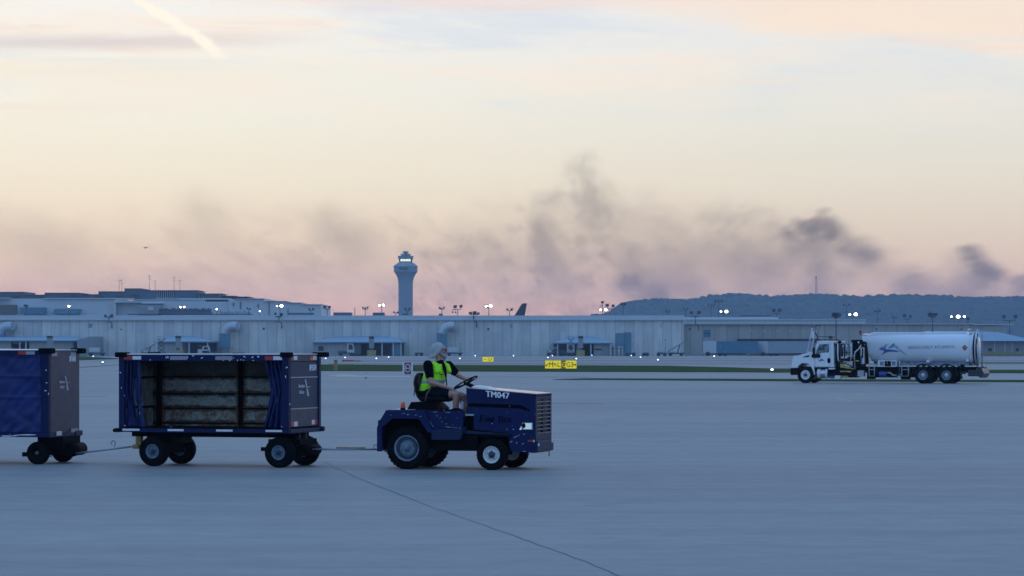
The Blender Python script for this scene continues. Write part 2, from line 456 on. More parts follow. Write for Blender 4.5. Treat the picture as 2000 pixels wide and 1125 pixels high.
def text(name, s_, size, mat, parent, at, ux=(1, 0, 0), uz=(0, 0, 1), bold=0.0, sx=1.0, shear=0.0, space=1.0, thick=.003, fn=None):
    cu = bpy.data.curves.new(name, 'FONT'); cu.body = s_; cu.size = size; cu.shear = shear
    cu.space_character = space; cu.extrude = thick; cu.resolution_u = 3
    t = bpy.data.objects.new(name, cu); COL.objects.link(t)
    dg = bpy.context.evaluated_depsgraph_get()
    me = bpy.data.meshes.new_from_object(t.evaluated_get(dg))
    bpy.data.objects.remove(t); 
    if bold > 0:      # heavier strokes: the same outline laid three times, each a hair deeper
        vs_ = [v.co.copy() for v in me.vertices]; fs_ = [list(p.vertices) for p in me.polygons]; n_ = len(vs_); V_, F_ = [], []
        for q_, (ox, oy) in enumerate(((-1, 0), (1, 0), (0, .8))):
            V_ += [(v.x+ox*bold*1.6, v.y+oy*bold, v.z-q_*.0006) for v in vs_]; F_ += [[i+q_*n_ for i in f_] for f_ in fs_]
        me = bpy.data.meshes.new(name); me.from_pydata(V_, [], F_)
    ux, uz = Vector(ux), Vector(uz); un = ux.cross(uz)
    at = Vector(at)
    for v in me.vertices:
        p = at + ux*(v.co.x*sx) + uz*v.co.y + un*(-v.co.z)
        v.co = fn(p) if fn else p
    me.materials.clear(); me.materials.append(M[mat])
    o = bpy.data.objects.new(name, me); COL.objects.link(o); o.parent = parent
    return o
def W(px, py, Y):   # point of the place seen at a photograph pixel, Y metres ahead
    return Vector(((px-1000)*Y/F, Y, HC+(HY-py)*Y/F))
def GY(py): return F*HC/(py-HY)          # distance at which the ground shows on that row
class Frame:
    def __init__(s, px, gy, yaw, ly):    # ground contact seen at (px, gy), lying at local (0, ly)
        s.yaw = R(yaw); Y = GY(gy); s.ax = Vector((math.cos(s.yaw), math.sin(s.yaw))); s.ay = Vector((-math.sin(s.yaw), math.cos(s.yaw)))
        c = Vector(((px-1000)*Y/F, Y)) - s.ay*ly
        s.o = Vector((c.x, c.y, 0))
    def fit(s, px, py, ly):              # pixel -> local x, z on the plane y = ly
        k = (px-1000)/F; d = s.ay*ly + s.o.xy
        # d + ax*x = (k*Y, Y)
        x = (k*d.y - d.x)/(s.ax.x - k*s.ax.y); Y = d.y + s.ax.y*x
        return x, HC+(HY-py)*Y/F

# ------------------------------------------------------------------ the ground
def strip(name, mat, pts, z):
    mb = MB(); n = len(pts)
    mb.add([(x, y, z) for x, y in pts], [tuple(range(n))]); return struct(mb.build(name, mat))
g = MB(); g.add([(-9000,-300,0),(9000,-300,0),(9000,16000,0),(-9000,16000,0)], [(0,1,2,3)])
struct(g.build('ground', 'far_ground'))
def band(name, mat, y_top, y_bot, x0=-300, x1=2300, z=.01, wav=0.0, kind='structure'):
    xs = [x0+(x1-x0)*i/80 for i in range(81)]
    def j(k, x): return mnoise.noise(Vector((x*.011, k*7.3, 0)))*wav
    top = [W_g(x, y_top(x)+j(1, x) if callable(y_top) else y_top+j(1, x)) for x in xs]
    bot = [W_g(x, y_bot(x)+j(2, x) if callable(y_bot) else y_bot+j(2, x)) for x in xs]
    mb = MB(); n = len(xs)
    mb.add([(p[0], p[1], z) for p in bot]+[(p[0], p[1], z) for p in top], [(i, i+1, n+i+1, n+i) for i in range(n-1)])
    o = mb.build(name, mat); o['kind'] = kind; return o
def W_g(px, py): Y = GY(py); return ((px-1000)*Y/F, Y)
g = MB(); g.add([(-400,5,.004),(400,5,.004),(400,420,.004),(-400,420,.004)], [(0,1,2,3)])
struct(g.build('apron_pavement', 'apron'))
def lerp(t, pts):
    for (a, b), (c, d) in zip(pts, pts[1:]):
        if t <= c: return b+(d-b)*(t-a)/(c-a) if c != a else b
    return pts[-1][1]
# grass islands
GR = lambda o: o
band('grass_verge', 'grass', lambda x: lerp(x, [(640, 712.5), (1300, 714.5), (1500, 720), (1900, 722.5), (2300, 723)]),
     lambda x: lerp(x, [(640, 725), (1300, 727), (1900, 729), (2300, 729.5)]), 600, 2300, .03, .3)
band('grass_verge', 'grass', lambda x: lerp(x, [(1080, 741.6), (1150, 739.5), (1560, 741), (2300, 744)]),
     lambda x: lerp(x, [(1080, 742), (1150, 742.2), (1560, 745), (2300, 748)]), 1080, 2300, .03, .1)
band('grass_verge', 'grass', lambda x: lerp(x, [(-300, 694.5), (160, 696), (230, 700.2)]), lambda x: lerp(x, [(-300, 705), (160, 703.5), (235, 701.3)]), -300, 238, .03, .1)
band('grass_verge', 'grass', lambda x: 708.2, lambda x: 709.8, 1850, 2300, .03, .1)
band('taxiway_pavement', 'taxiway', lambda x: 696.2, lambda x: 711.5, 238, 2300, .012, .0)
band('pavement_seam', 'tar', 704.6, 705.5, 700, 2300, .018, .1)
band('pavement_seam', 'tar', lambda x: 710.6, lambda x: 711.4, 640, 2300, .018, .2)
band('pavement_seam', 'tar', lambda x: lerp(x, [(-300, 726), (160, 717.2), (235, 712), (300, 711)]), lambda x: lerp(x, [(-300, 727.4), (160, 718.4), (235, 713), (300, 711.8)]), -300, 300, .018, .1)
band('pavement_seam', 'tar', 700.0, 700.5, 640, 2300, .018, .1)
band('pavement_seam', 'skid', 787.5, 788.4, 1040, 1180, .008, .3)
band('pavement_seam', 'skid', 774.6, 775.4, 120, 210, .008, .2)
band('pavement_seam', 'skid', 736.4, 737.2, 900, 1150, .008, .2)
band('painted_line', 'road_white', 734.6, 735.8, 655, 800, .012, .05)
band('painted_line', 'road_yellow', lambda x: lerp(x, [(640, 733.8), (672, 731.6), (705, 733.8)]), lambda x: lerp(x, [(640, 734.2), (672, 735.4), (705, 734.3)]), 640, 705, .016, .0)
band('painted_line', 'road_yellow', 770.8, 772.2, 1670, 1688, .012, .0)
band('painted_line', 'road_white', lambda x: lerp(x, [(1635, 778), (1665, 783.5)]), lambda x: lerp(x, [(1635, 778.8), (1665, 784.4)]), 1635, 1665, .012, .0)
# the crack / slab joint running towards the lower right
def crack(pts, w, name='pavement_crack', mat='tar', seed=0):
    P_ = []
    for (a, b), (c, d) in zip(pts, pts[1:]):
        for i in range(24):
            t = i/24; P_.append((a+(c-a)*t, b+(d-b)*t))
    P_.append(pts[-1]); L_, R_ = [], []
    for i, (a, b) in enumerate(P_):
        x, y = W_g(a, b); x += mnoise.noise(Vector((i*.21, seed, 0)))*.03
        ww = w*(.45+.9*abs(mnoise.noise(Vector((i*.47, seed+5, 0)))))
        L_.append((x-ww, y, .008)); R_.append((x+ww, y, .008))
    n = len(P_); mb = MB(); mb.add(L_+R_, [(i, n+i, n+i+1, i+1) for i in range(n-1)]); return struct(mb.build(name, mat))
crack([(632, 903), (700, 935), (840, 990), (960, 1032), (1100, 1082), (1260, 1145)], .009)
crack([(540, 1095), (700, 1094), (860, 1093)], .05, seed=3)
crack([(1265, 1088), (1420, 1089), (1560, 1088)], .05, seed=9)

# ------------------------------------------------------------------ hills + wood
prof = [(900,640),(1130,622),(1185,612),(1200,604),(1215,594),(1235,588),(1270,584),(1340,585),(1370,581),(1400,576),(1440,573),(1500,577),(1530,578),(1570,575),(1600,574),(1640,576),(1680,579),(1740,576),(1790,575),(1840,576),(1880,580),(1920,581),(1960,579),(2010,580),(2100,578),(2400,590),(2700,600)]
HD = 4200.0
mb = MB(); nx, ny = 260, 14
vs = []
for j in range(ny):
    yy = HD-500+j*60
    k = min(1, (j/9))**.7 if j <= 9 else 1-(j-9)*.12
    for i in range(nx):
        px = 880+(2700-880)*i/(nx-1); X = (px-1000)*HD/F
        top = HC+(HY-lerp(px, prof)-1.0)*HD/F
        z = top*k + mnoise.noise(Vector((X*.01, yy*.01, 0)))*5*(1 if 0 < j < 9 else 0)
        vs.append((X, yy, max(-.5, z if j else -.5)))
mb.add(vs, [(j*nx+i, j*nx+i+1, (j+1)*nx+i+1, (j+1)*nx+i) for j in range(ny-1) for i in range(nx-1)], 0, True)
struct(mb.build('hills', 'mountain_green'))
mb = MB(); rr = random.Random(4)
for q in range(7500):
    i = rr.randrange(nx); j = rr.choice([9, 9, 9, 8, 8, 7, 6, 5, 4, 3, 2, 10])
    v = vs[j*nx+i]; r = rr.uniform(2.2, 5.0)
    if v[2] < 3: continue
    X = v[0]+rr.uniform(-2.6, 2.6); yy = v[1]+rr.uniform(-25, 25)
    mb.ball((X, yy, v[2]+rr.uniform(-2.5, .8)-(1.5 if j > 8 else 2)), (r, r, r*rr.uniform(.7, 1.0)), 6, 5)
tag(mb.build('forest', 'tree_green'), 'wooded crest of trees covering the long ridge', None, kind='stuff')

# ------------------------------------------------------------------ smoke and haze
def smoke():
    Y0, Y1, X0, X1, Z1 = 5500., 5700., -1250., 1350., 420.
    mb = MB(); mb.box((X0, Y0, 1), (X1, Y1, Z1)); o = mb.build('smoke', 'blue_paint')
    m = bpy.data.materials.new('smoke_air'); m.use_nodes = True; S.nt = m.node_tree
    for n in list(S.nt.nodes): S.nt.nodes.remove(n)
    out = S.nt.nodes.new('ShaderNodeOutputMaterial'); pv = S.nt.nodes.new('ShaderNodeVolumePrincipled')
    t = S.nt.nodes.new('ShaderNodeTexCoord'); P = S(t.outputs['Object']); x, y, z = sep(P)
    sc_ = 5600/F
    # crest height of the plume along x
    env = [(-250,420),(0,405),(150,400),(300,385),(450,365),(560,380),(640,375),(760,365),(900,375),(1000,365),(1060,330),(1130,300),(1190,340),(1260,375),(1400,400),(1500,425),(1580,410),(1640,425),(1700,480),(1760,515),(1840,515),(1870,478),(1905,468),(1940,505),(1970,545),(2100,540),(2300,560)]
    cr = S.nt.nodes.new('ShaderNodeFloatCurve'); cm = cr.mapping; cv_ = cm.curves[0]
    pts = [((p-1000)*sc_, (HY-q)*sc_) for p, q in env]
    pts = [((a-X0)/(X1-X0), b/Z1) for a, b in pts]
    cv_.points[0].location = pts[0]; cv_.points[-1].location = pts[-1]
    for p in pts[1:-1]: cv_.points.new(*p)
    cm.update()
    S.nt.links.new(((x - X0)*(1/(X1-X0))).s, cr.inputs['Value'])
    crest = S(cr.outputs[0]) * Z1
    wv = noise(comb(x*.0065, y*.0001, z*.004), 1.0, 4, .55)
    nn = noise(comb(x*.0125+z*.006, y*.0001, z*.019), 1.0, 9, .64, .35)
    bil = noise(comb(x*.034+z*.010, y*.0001, z*.040), 1.0, 7, .66, .5)
    h = (crest + (wv-.5)*130.0 - z)
    body = sstep(h + (nn-.5)*120.0, -10.0, 110.0)
    low = sstep(z, 320.0, 20.0)
    dens = (body * sstep(nn*.7 + bil*.3 + low*.07, .44, .70) * .0026 + body*.0007) * (sstep(x, -500.0, 150.0)*.55 + .45)
    # thicker strokes of the plume
    mixn = nn*.45 + bil*.55
    def stroke(x0, y0, r0, x1, y1, r1, amt, nz=7.5):
        ax, az_, bx, bz = (x0-1000)*sc_, (HY-y0)*sc_, (x1-1000)*sc_, (HY-y1)*sc_
        L2 = (bx-ax)**2+(bz-az_)**2
        t = S.m('ADD', (x-ax)*((bx-ax)/L2), (z-az_)*((bz-az_)/L2), clamp=True)
        ex = x - (t*(bx-ax) + ax) + (wv-.5)*26.0; ez = z - (t*(bz-az_) + az_)
        d = S.m('SQRT', ex*ex + ez*ez) / (t*((r1-r0)*sc_) + r0*sc_)
        return sstep(d + (mixn-.5)*nz, 1.3, -.3) * sstep(d, 2.2, .7) * (amt * 2.1)
    for a in [(1893,492,22,1925,530,28,.0030,6.0),(1920,525,30,1960,580,50,.0010,4.0),(1870,520,40,1900,575,50,.0006,4.0),(1550,452,18,1620,440,28,.0024,6.5),(1560,470,50,1640,470,55,.0009,4.5),(1620,442,28,1705,500,28,.0016,5.5),(1690,495,40,1790,570,50,.0009,4.0),
              (1590,480,46,1480,525,64,.0008,4.5),(1225,550,28,1285,575,38,.0020,6.0),(1250,540,60,1330,560,60,.0006,4.0),(1055,440,32,1075,525,44,.0014,5.5),(1130,325,34,1165,400,50,.0008,6.0),(1180,420,70,1300,450,70,.0005,4.5),(1360,500,50,1440,480,60,.0008,5.0),
              (1600,520,26,1600,578,40,.0012,4.5),(1998,548,22,1990,578,30,.0026,5.0),(1780,550,40,1880,578,36,.0012,4.5),(640,430,40,690,480,60,.0007,5.0),(390,400,50,420,450,60,.0004,5.0),(0,450,60,140,480,60,.0005,4.5),(1500,440,40,1390,420,30,.0006,5.5),(900,480,60,980,520,60,.0004,5.0)]:
        dens = dens + stroke(*a)
    S.nt.links.new(dens.s, pv.inputs['Density'])
    pv.inputs['Color'].default_value = (.48, .23, .12, 1); pv.inputs['Anisotropy'].default_value = 0.1
    S.nt.links.new(pv.outputs[0], out.inputs['Volume'])
    o.data.materials.clear(); o.data.materials.append(m)
    tag(o, 'brown and mauve smoke drifting low above the wooded ridge', None, kind='stuff')
smoke()
def haze():
    mb = MB(); mb.box((-2600, -200, -1), (3400, 5300, 108)); o = mb.build('haze', 'blue_paint')
    m = bpy.data.materials.new('haze_air'); m.use_nodes = True; S.nt = m.node_tree
    for n in list(S.nt.nodes): S.nt.nodes.remove(n)
    out = S.nt.nodes.new('ShaderNodeOutputMaterial'); pv = S.nt.nodes.new('ShaderNodeVolumePrincipled')
    pv.inputs['Density'].default_value = .00011; pv.inputs['Color'].default_value = (.62, .78, 1.0, 1)
    S.nt.links.new(pv.outputs[0], out.inputs['Volume']); o.data.materials.clear(); o.data.materials.append(m)
    o['kind'] = 'stuff'
haze()

# ================================================================== wheels
def wheel(parent, c, r, w, rim_r, rim_mat, side=-1, lugs=5, deep=.04, hub_mat='hub_dark', hub_r=None, tread=True, dual=False):
    """wheel turning on the y axis; side -1 shows its face towards -y"""
    e = empty('wheel', parent, c)
    t = MB(); k = w/2; hub_r = hub_r or rim_r*.38
    pr = [(rim_r*.96, -k*.82), (rim_r*1.10, -k*.98), (r*.86, -k), (r*.955, -k*.86), (r, -k*.55), (r, k*.55), (r*.955, k*.86), (r*.86, k), (rim_r*1.10, k*.98), (rim_r*.96, k*.82)]
    t.lathe(pr, (0, 0, 0), 'y', 40)
    if tread:
        for i in range(30):
            a = 2*math.pi*i/30; ca, sa = math.cos(a), math.sin(a); b = a+.075
            cb, sb = math.cos(b), math.sin(b); q = r*1.012
            for y0, y1 in ((-k*.8, -k*.08), (k*.08, k*.8)):
                t.add([(q*ca, y0, q*sa), (q*cb, y0, q*sb), (q*cb, y1, q*sb), (q*ca, y1, q*sa), (r*.97*ca, y0*1.05, r*.97*sa), (r*.97*cb, y0*1.05, r*.97*sb), (r*.97*cb, y1*1.05, r*.97*sb), (r*.97*ca, y1*1.05, r*.97*sa)],
                      [(0,1,2,3), (0,4,5,1), (1,5,6,2), (2,6,7,3), (3,7,4,0)])
    t.build('tyre', 'black_rubber', e)
    m_ = MB(); s = side
    pr = [(rim_r*1.0, k*.90), (rim_r*.94, k*.92), (rim_r*.88, k*.80), (rim_r*.84, k*.80-deep*.6), (rim_r*.66, k*.80-deep), (rim_r*.60, k*.80-deep*.5), (rim_r*.40, k*.80-deep*.4), (.001, k*.80-deep*.4)]
    m_.lathe([(a, s*b) for a, b in pr], (0, 0, 0), 'y', 36)
    m_.lathe([(rim_r*.97, -s*k*.8), (rim_r*.8, -s*k*.3), (.001, -s*k*.3)], (0, 0, 0), 'y', 24)
    m_.build('rim', rim_mat, e)
    h = MB(); y0 = s*(k*.80-deep*.4)
    h.lathe([(hub_r, y0), (hub_r*.9, y0+s*.02), (hub_r*.45, y0+s*.03), (hub_r*.4, y0+s*.055), (.001, y0+s*.057)], (0, 0, 0), 'y', 20)
    for i in range(lugs):
        a = 2*math.pi*i/lugs+.3; p = (rim_r*.5*math.cos(a), y0, rim_r*.5*math.sin(a))
        h.cyl(p, (p[0], y0+s*.022, p[2]), rim_r*.055, n=6)
    h.build('hub', hub_mat, e)
    return e

def scuffs(parent, spots, y, name='scuff', mat='white_letter'):
    """little torn sticker remnants on the near face (x, z, length, angle)"""
    mb = MB(); rs_ = random.Random(len(spots))
    for x, z, l, a in spots:
        c, s = math.cos(a), math.sin(a); w = .011
        q = []
        for i in range(9):
            a2 = 2*math.pi*i/9; rr_ = rs_.uniform(.55, 1.15); u_, v_ = math.cos(a2)*l*.42*rr_, math.sin(a2)*w*rr_*.9
            q.append((x+u_*c-v_*s, z+u_*s+v_*c))
        mb.prism(q, y, y+.003)
    return mb.build(name, mat, parent)
def kid(p, n): return [c for c in p.children if c.name.split('.')[0] == n][0]
def absorb(host, chips):
    import bmesh
    k = len(host.data.materials); bm = bmesh.new(); bm.from_mesh(host.data); n0 = len(bm.faces)
    bm.from_mesh(chips.data); bm.faces.ensure_lookup_table()
    for f in bm.faces[n0:]: f.material_index = k
    host.data.materials.append(chips.data.materials[0]); bm.to_mesh(host.data); bm.free(); host.data.update()
    bpy.data.objects.remove(chips)
# ================================================================== tow tractor
TR = Frame(793, 917.0, -15.0, -.72)
tug = thing('tow_tractor', 'dark blue open baggage tow tractor with louvred nose pulling two carts', 'tow tractor', TR.o, TR.yaw)
def tf(u, v, ly=-.62): return TR.fit(700+u/3.75, 640+v/3.75, ly)      # zoom pixel -> local x, z
RW = TR.fit(793, 878, -.72)[0]
rear_x, front_x = tf(352, 900, -.72)[0], tf(972, 940, -.72)[0]
wheel(tug, (rear_x, -.60, .372), .372, .25, .228, 'rim_blue', -1, 8, .07, 'rim_blue', .075)
wheel(tug, (rear_x, .60, .372), .372, .25, .228, 'rim_blue', 1, 8, .07, 'rim_blue', .075)
wheel(tug, (front_x, -.62, .272), .272, .19, .150, 'rim_white', -1, 5, .04, 'hub_dark', .062)
wheel(tug, (front_x+.03, .66, .272), .272, .19, .150, 'rim_white', 1, 5, .04, 'hub_dark', .062)
for s in (-1, 1):
    mb = MB(); mb.lathe([(.150, s*.078), (.190, s*.078), (.190, s*.088), (.150, s*.088)], (rear_x, s*.60, .372), 'y', 36)
    mb.v = [(a, b-s*.010, c) for a, b, c in mb.v]; mb.build('groove_dark_ring', 'hub_dark', tug)  # dark ring laid over the rim recess to darken its groove
ax = MB()
ax.cyl((rear_x, -.5, .372), (rear_x, .5, .372), .07); ax.ball((rear_x, 0, .372), (.17, .17, .17))
ax.build('axle', 'black_steel', tug)
ax = MB(); ax.cyl((front_x, -.55, .272), (front_x, .55, .272), .045); ax.build('axle', 'black_steel', tug)
# rear fenders with clipped corners
for s in (-1, 1):
    pts_o = [tf(u, v) for u, v in [(150, 905), (150, 732), (164, 730), (164, 690), (218, 603), (500, 603), (552, 742), (552, 768)]]
    pts_i = [tf(u, v) for u, v in [(524, 766), (484, 690), (458, 668), (262, 664), (235, 672), (186, 728), (186, 905)]]
    y0, y1 = (-.735, -.690) if s < 0 else (.690, .735)
    mb = MB()
    # outer skin drawn as quads between outer and inner outline
    o_ = [pts_o[0], pts_o[1], pts_o[3], pts_o[4], pts_o[5], pts_o[6], pts_o[7]]
    i_ = [pts_i[6], pts_i[5], pts_i[5], pts_i[3], pts_i[2], pts_i[0], pts_i[0]]
    for k in range(6):
        q = [o_[k], o_[k+1], i_[k+1], i_[k]]
        if (Vector(q[2])-Vector(q[3])).length < 1e-4: q = q[:3]
        mb.prism(q, y0+(k % 2)*.001*s, y1)
    # deck plate and sloping covers over the tyre
    for a, b in ((pts_o[3], pts_o[4]), (pts_o[4], pts_o[5]), (pts_o[5], pts_o[6])):
        ya, yb = (y0, -.40) if s < 0 else (.40, y1)
        mb.rings([[(a[0], ya, a[1]), (b[0], ya, b[1]), (b[0], yb, b[1]), (a[0], yb, a[1])], [(a[0], ya, a[1]-.02), (b[0], ya, b[1]-.02), (b[0], yb, b[1]-.02), (a[0], yb, a[1]-.02)]])
    mb.build('fender', 'blue_paint_worn', tug)
zd = tf(300, 603)[1]
# dark inner wheel wells, rear bulkhead, chassis
x_r = tf(150, 800)[0]; x_f = tf(552, 760)[0]
mb = MB()
for s in (-1, 1): mb.prism([(x_r+.06, .42), (x_r+.06, .82), (x_r+.20, zd-.06), (x_f-.16, zd-.06), (x_f-.02, zd-.35), (x_f-.02, .40)], s*.455, s*.42)
mb.box((x_r+.02, -.42, .36), (x_f+.5, .42, .66))
mb.box((x_f-.02, -.60, .33), (tf(870, 900)[0], .60, .60)); mb.box((tf(870, 900)[0]-.02, -.40, .34), (tf(1200, 900)[0], .40, .62))
mb.build('chassis', 'black_steel', tug)
mb = MB()
mb.box((x_r, -.685, .33), (x_r+.05, .685, .86), 0, .01)
mb.box((x_r+.10, -.41, zd-.04), (tf(480, 603)[0], .41, zd), 0, .006)
mb.box((x_r+.05, -.41, .62), (x_r+.11, .41, zd-.02))
mb.build('rear_body', 'blue_paint', tug)
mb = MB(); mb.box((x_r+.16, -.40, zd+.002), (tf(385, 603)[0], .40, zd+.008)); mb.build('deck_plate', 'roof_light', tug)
# side tank panel and step
x3 = tf(770, 700)[0]; zt = tf(600, 606)[1]; zb = tf(600, 742)[1]
mb = MB()
for s in (-1, 1):
    y0, y1 = (-.66, -.60) if s < 0 else (.60, .66)
    mb.prism([(x_f-.14, zt-.02), (x_f+.0, zb-.02), (x_f+.18, zb-.01), (x3-.02, zb), (x3, zb+.03), (x3, zt-.04), (x3-.03, zt)], y0, y1)
mb.box((x_f+.02, -.60, zb-.04), (x3+.02, .60, zb))
mb.build('side_panel', 'blue_paint_worn', tug)
for s in (-1, 1):
    mb = MB(); ya, yb = (-.725, -.50) if s < 0 else (.50, .725)
    a0 = tf(548, 745); a1 = tf(775, 745); b1 = tf(745, 820); b0 = tf(548, 820)
    mb.prism([b0, (b1[0]-.02, b1[1]), (b1[0]+.03, b1[1]+.02), (a1[0], a1[1]-.02), (a1[0]-.01, a1[1]), a0], ya, yb)
    mb.box((a0[0]+.02, ya-.004 if s < 0 else yb-.01, b0[1]+.075), (b1[0], ya+.01 if s < 0 else yb+.004, b0[1]+.083))
    mb.build('step', 'blue_steel', tug)
# the long hood
HY_ = -.55
def hf(u, v): return tf(u, v, HY_)
hx0, hz0 = hf(790, 440); hx1, hz1 = hf(1300, 486)
gz0, gz1 = hf(790, 552)[1], hf(790, 578)[1]
zl0 = hf(775, 748)[1]; zl1 = hf(1110, 772)[1]
mb = MB()
mb.prism([(hx0, gz0), (hx1-.28, gz0-.03), (hx1-.10, hz1-.28), (hx1, hz1-.05), (hx1, hz1-.006), (hx0, hz0-.006)], HY_, -HY_)
mb.build('hood', 'blue_paint', tug)
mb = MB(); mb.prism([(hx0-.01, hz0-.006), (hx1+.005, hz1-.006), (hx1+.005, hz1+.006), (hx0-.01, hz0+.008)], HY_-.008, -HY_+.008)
mb.build('hood_lid', 'hood_top_sheen', tug)
mb = MB(); mb.prism([(hx0+.01, gz1), (hx1-.29, gz1-.03), (hx1-.27, gz0-.028), (hx0+.01, gz0+.002)], HY_+.035, -HY_-.035); mb.build('hood_gap', 'black_steel', tug)
xo = hf(845, 700)[0]
wa = hf(1110, 800); wb_ = hf(1122, 905); fz = hf(1290, 918)[1]; nz = hf(1290, 905)[1]
mb = MB()
body_poly = [(xo, zl0+.005), (wa[0]-.02, zl1), (wa[0]+.03, zl1-.06), (wb_[0]+.02, wb_[1]), (hx1-.03, fz), (hx1-.03, hz1-.30), (hx1-.11, hz1-.282), (hx1-.285, gz1-.03), (xo, gz1-.005)]
mb.prism([(xo, zl0+.005), (wa[0]-.02, zl1), (hx1-.30, zl1), (hx1-.285, gz1-.03), (xo, gz1-.005)], HY_-.004, -HY_+.004)
mb.prism([(hx1-.30, zl1), (hx1-.03, zl1), (hx1-.012, hz1-.06), (hx1-.11, hz1-.30), (hx1-.285, gz1-.03)], HY_-.007, -HY_+.007)
mb.prism([(wa[0]-.02, zl1-.001), (wb_[0]-.03, wb_[1]+.06), (wb_[0]+.0, wb_[1]), (hx1-.02, fz), (hx1-.02, zl1-.001)], HY_-.014, -HY_+.014)
mb.prism([(hx0, zl0+.005), (hx0, gz1), (xo, gz1), (xo, gz1-.17), (hx0+.015, gz1-.17), (hx0+.015, zl0+.005)][:3]+[(xo, gz1), (xo, gz1-.14), (hx0, gz1-.14)][:3], HY_-.002, -HY_+.002)
mb.build('engine_cover', 'blue_paint_worn', tug)
mb = MB(); mb.prism([(hx0+.01, zl0), (xo+.02, zl0), (xo+.02, gz1-.13), (hx0+.01, gz1-.13)], HY_+.05, -HY_-.05)
for k in range(4): mb.cyl((hx0+.05+k*.035, HY_+.02, zl0+.02), (hx0+.05+k*.035, HY_+.02, gz1-.16), .012)
mb.build('engine_opening', 'black_steel', tug)
a = hf(782, 632); b_ = hf(846, 645)
mb = MB(); mb.box((a[0], HY_-.012, b_[1]), (b_[0], HY_+.02, a[1])); mb.build('badge', 'green_letter', tug)
# lower rail under the cover
mb = MB()
q0 = hf(770, 752); q1 = hf(1112, 775)
mb.prism([(q0[0], q0[1]-.05), (q1[0], q1[1]-.055), (q1[0], q1[1]-.005), (q0[0], q0[1])], -.60, .60); mb.build('side_rail', 'blue_steel', tug)
mb = MB()   # front wheel arch liner
for s in (-1, 1): mb.box((tf(870, 800)[0], s*.34, .58), (tf(1115, 800)[0], s*.60, .63))
mb.box((tf(1090, 800)[0], -.54, .36), (tf(1120, 800)[0], .54, .60))
mb.build('wheel_arch', 'black_steel', tug)
# nose grille
gw = .55; xg = hx1
mb = MB(); zt_ = hz1; zbm = nz-.005
slots = []; rows = 9; zr0 = tf(1350, 775, 0)[1]; zr1 = tf(1350, 520, 0)[1]
ys = [-gw, -gw+.10, -.05, .05, gw-.10, gw]
def plate(y0, y1, z0, z1): mb.box((xg-.03, y0, z0), (xg, y1, z1))
plate(-gw, gw, zbm, zr0); plate(-gw, gw, zr1, zt_-.008)
plate(-gw, ys[1], zr0, zr1); plate(ys[2], ys[3], zr0, zr1); plate(ys[4], gw, zr0, zr1)
dz_ = (zr1-zr0)/rows
for k in range(rows):
    z = zr0+k*dz_
    for a0, a1 in ((ys[1], ys[2]), (ys[3], ys[4])): plate(a0, a1, z, z+dz_*.36)
mb.build('grille', 'blue_steel', tug)
mb = MB(); mb.box((xg-.16, -gw+.02, zbm+.1), (xg-.10, gw-.02, zt_-.05)); mb.build('radiator', 'black_steel', tug)
mb = MB()
for k in range(rows+1):
    z = zr0+k*dz_+dz_*.36
    if k < rows:
        for a0, a1 in ((ys[1], ys[2]), (ys[3], ys[4])): mb.box((xg-.004, a0-.006, z-.012), (xg+.004, a1+.006, z-.002))
mb.build('louvre_edge', 'yellow_worn', tug)
mb = MB(); mb.box((xg+.001, -.56, zbm-.01), (xg+.035, .56, zr0-.12), 0, .01); mb.build('bumper', 'blue_steel', tug)
for (y, z, w, h) in ((-.50, zr0-.18, .09, .045), (.46, zr0-.14, .10, .06)):
    mb = MB(); mb.box((xg+.036, y-w/2, z-h/2), (xg+.039, y+w/2, z+h/2)); mb.build('reflector', 'white_tape', tug)
mb = MB()
a = tf(1242, 822, HY_); b_ = tf(1296, 838, HY_)
mb.box((hx1-.045, HY_-.018, b_[1]), (hx1-.02, HY_-.014, a[1]))
mb.build('reflector', 'white_tape', tug)
mb = MB(); mb.box((a[0], HY_-.030, b_[1]), (hx1-.046, HY_-.010, a[1]), 0, .008); mb.build('side_marker', 'red_tape', tug)
mb = MB(); c_ = tf(1385, 915, 0)
mb.tube([(xg-.02, .30, zbm+.02), (xg+.02, .30, zbm-.02), (xg+.02, .30, zbm-.07)], .008)
mb.tube([(xg+.02, .30+.018*math.cos(t), zbm-.09+.022*math.sin(t)) for t in [i*math.pi/5 for i in range(10)]], .006, closed=True)
mb.build('tow_hook', 'steel_dark', tug)
# headlights
for s in (-1, 1):
    a = tf(1180, 694, HY_); b_ = tf(1278, 748, HY_)
    mb = MB(); y = HY_-.008 if s < 0 else -HY_+.008
    mb.box((a[0]+.05, y-.012*s*-1, b_[1]), (b_[0], y+.03*s*-1, a[1]), 0, .006); o = mb.build('headlight', 'chrome', tug)
    mb = MB(); mb.box((a[0]+.085, y+.018*s, b_[1]+.012), (b_[0]-.02, y+.006*s, a[1]-.012)); mb.build('lens', 'head_lit', o)
    mb = MB(); xc = a[0]+.085; mb.ball((xc, y+.012*s, (a[1]+b_[1])/2+.01), (.034, .02, .045)); mb.build('lamp_bezel', 'black_steel', o)
mb = MB(); mb.add([(a[0], HY_-.024, b_[1]), (a[0]+.04, HY_-.024, b_[1]), (a[0]+.04, HY_-.024, b_[1]+.065), (a[0], HY_-.010, b_[1]), (a[0]+.04, HY_-.010, b_[1]), (a[0]+.04, HY_-.010, b_[1]+.065)], [(0,1,2), (3,5,4), (0,2,5,3), (1,4,5,2), (0,3,4,1)])
mb.build('running_light', 'head_lit', tug)
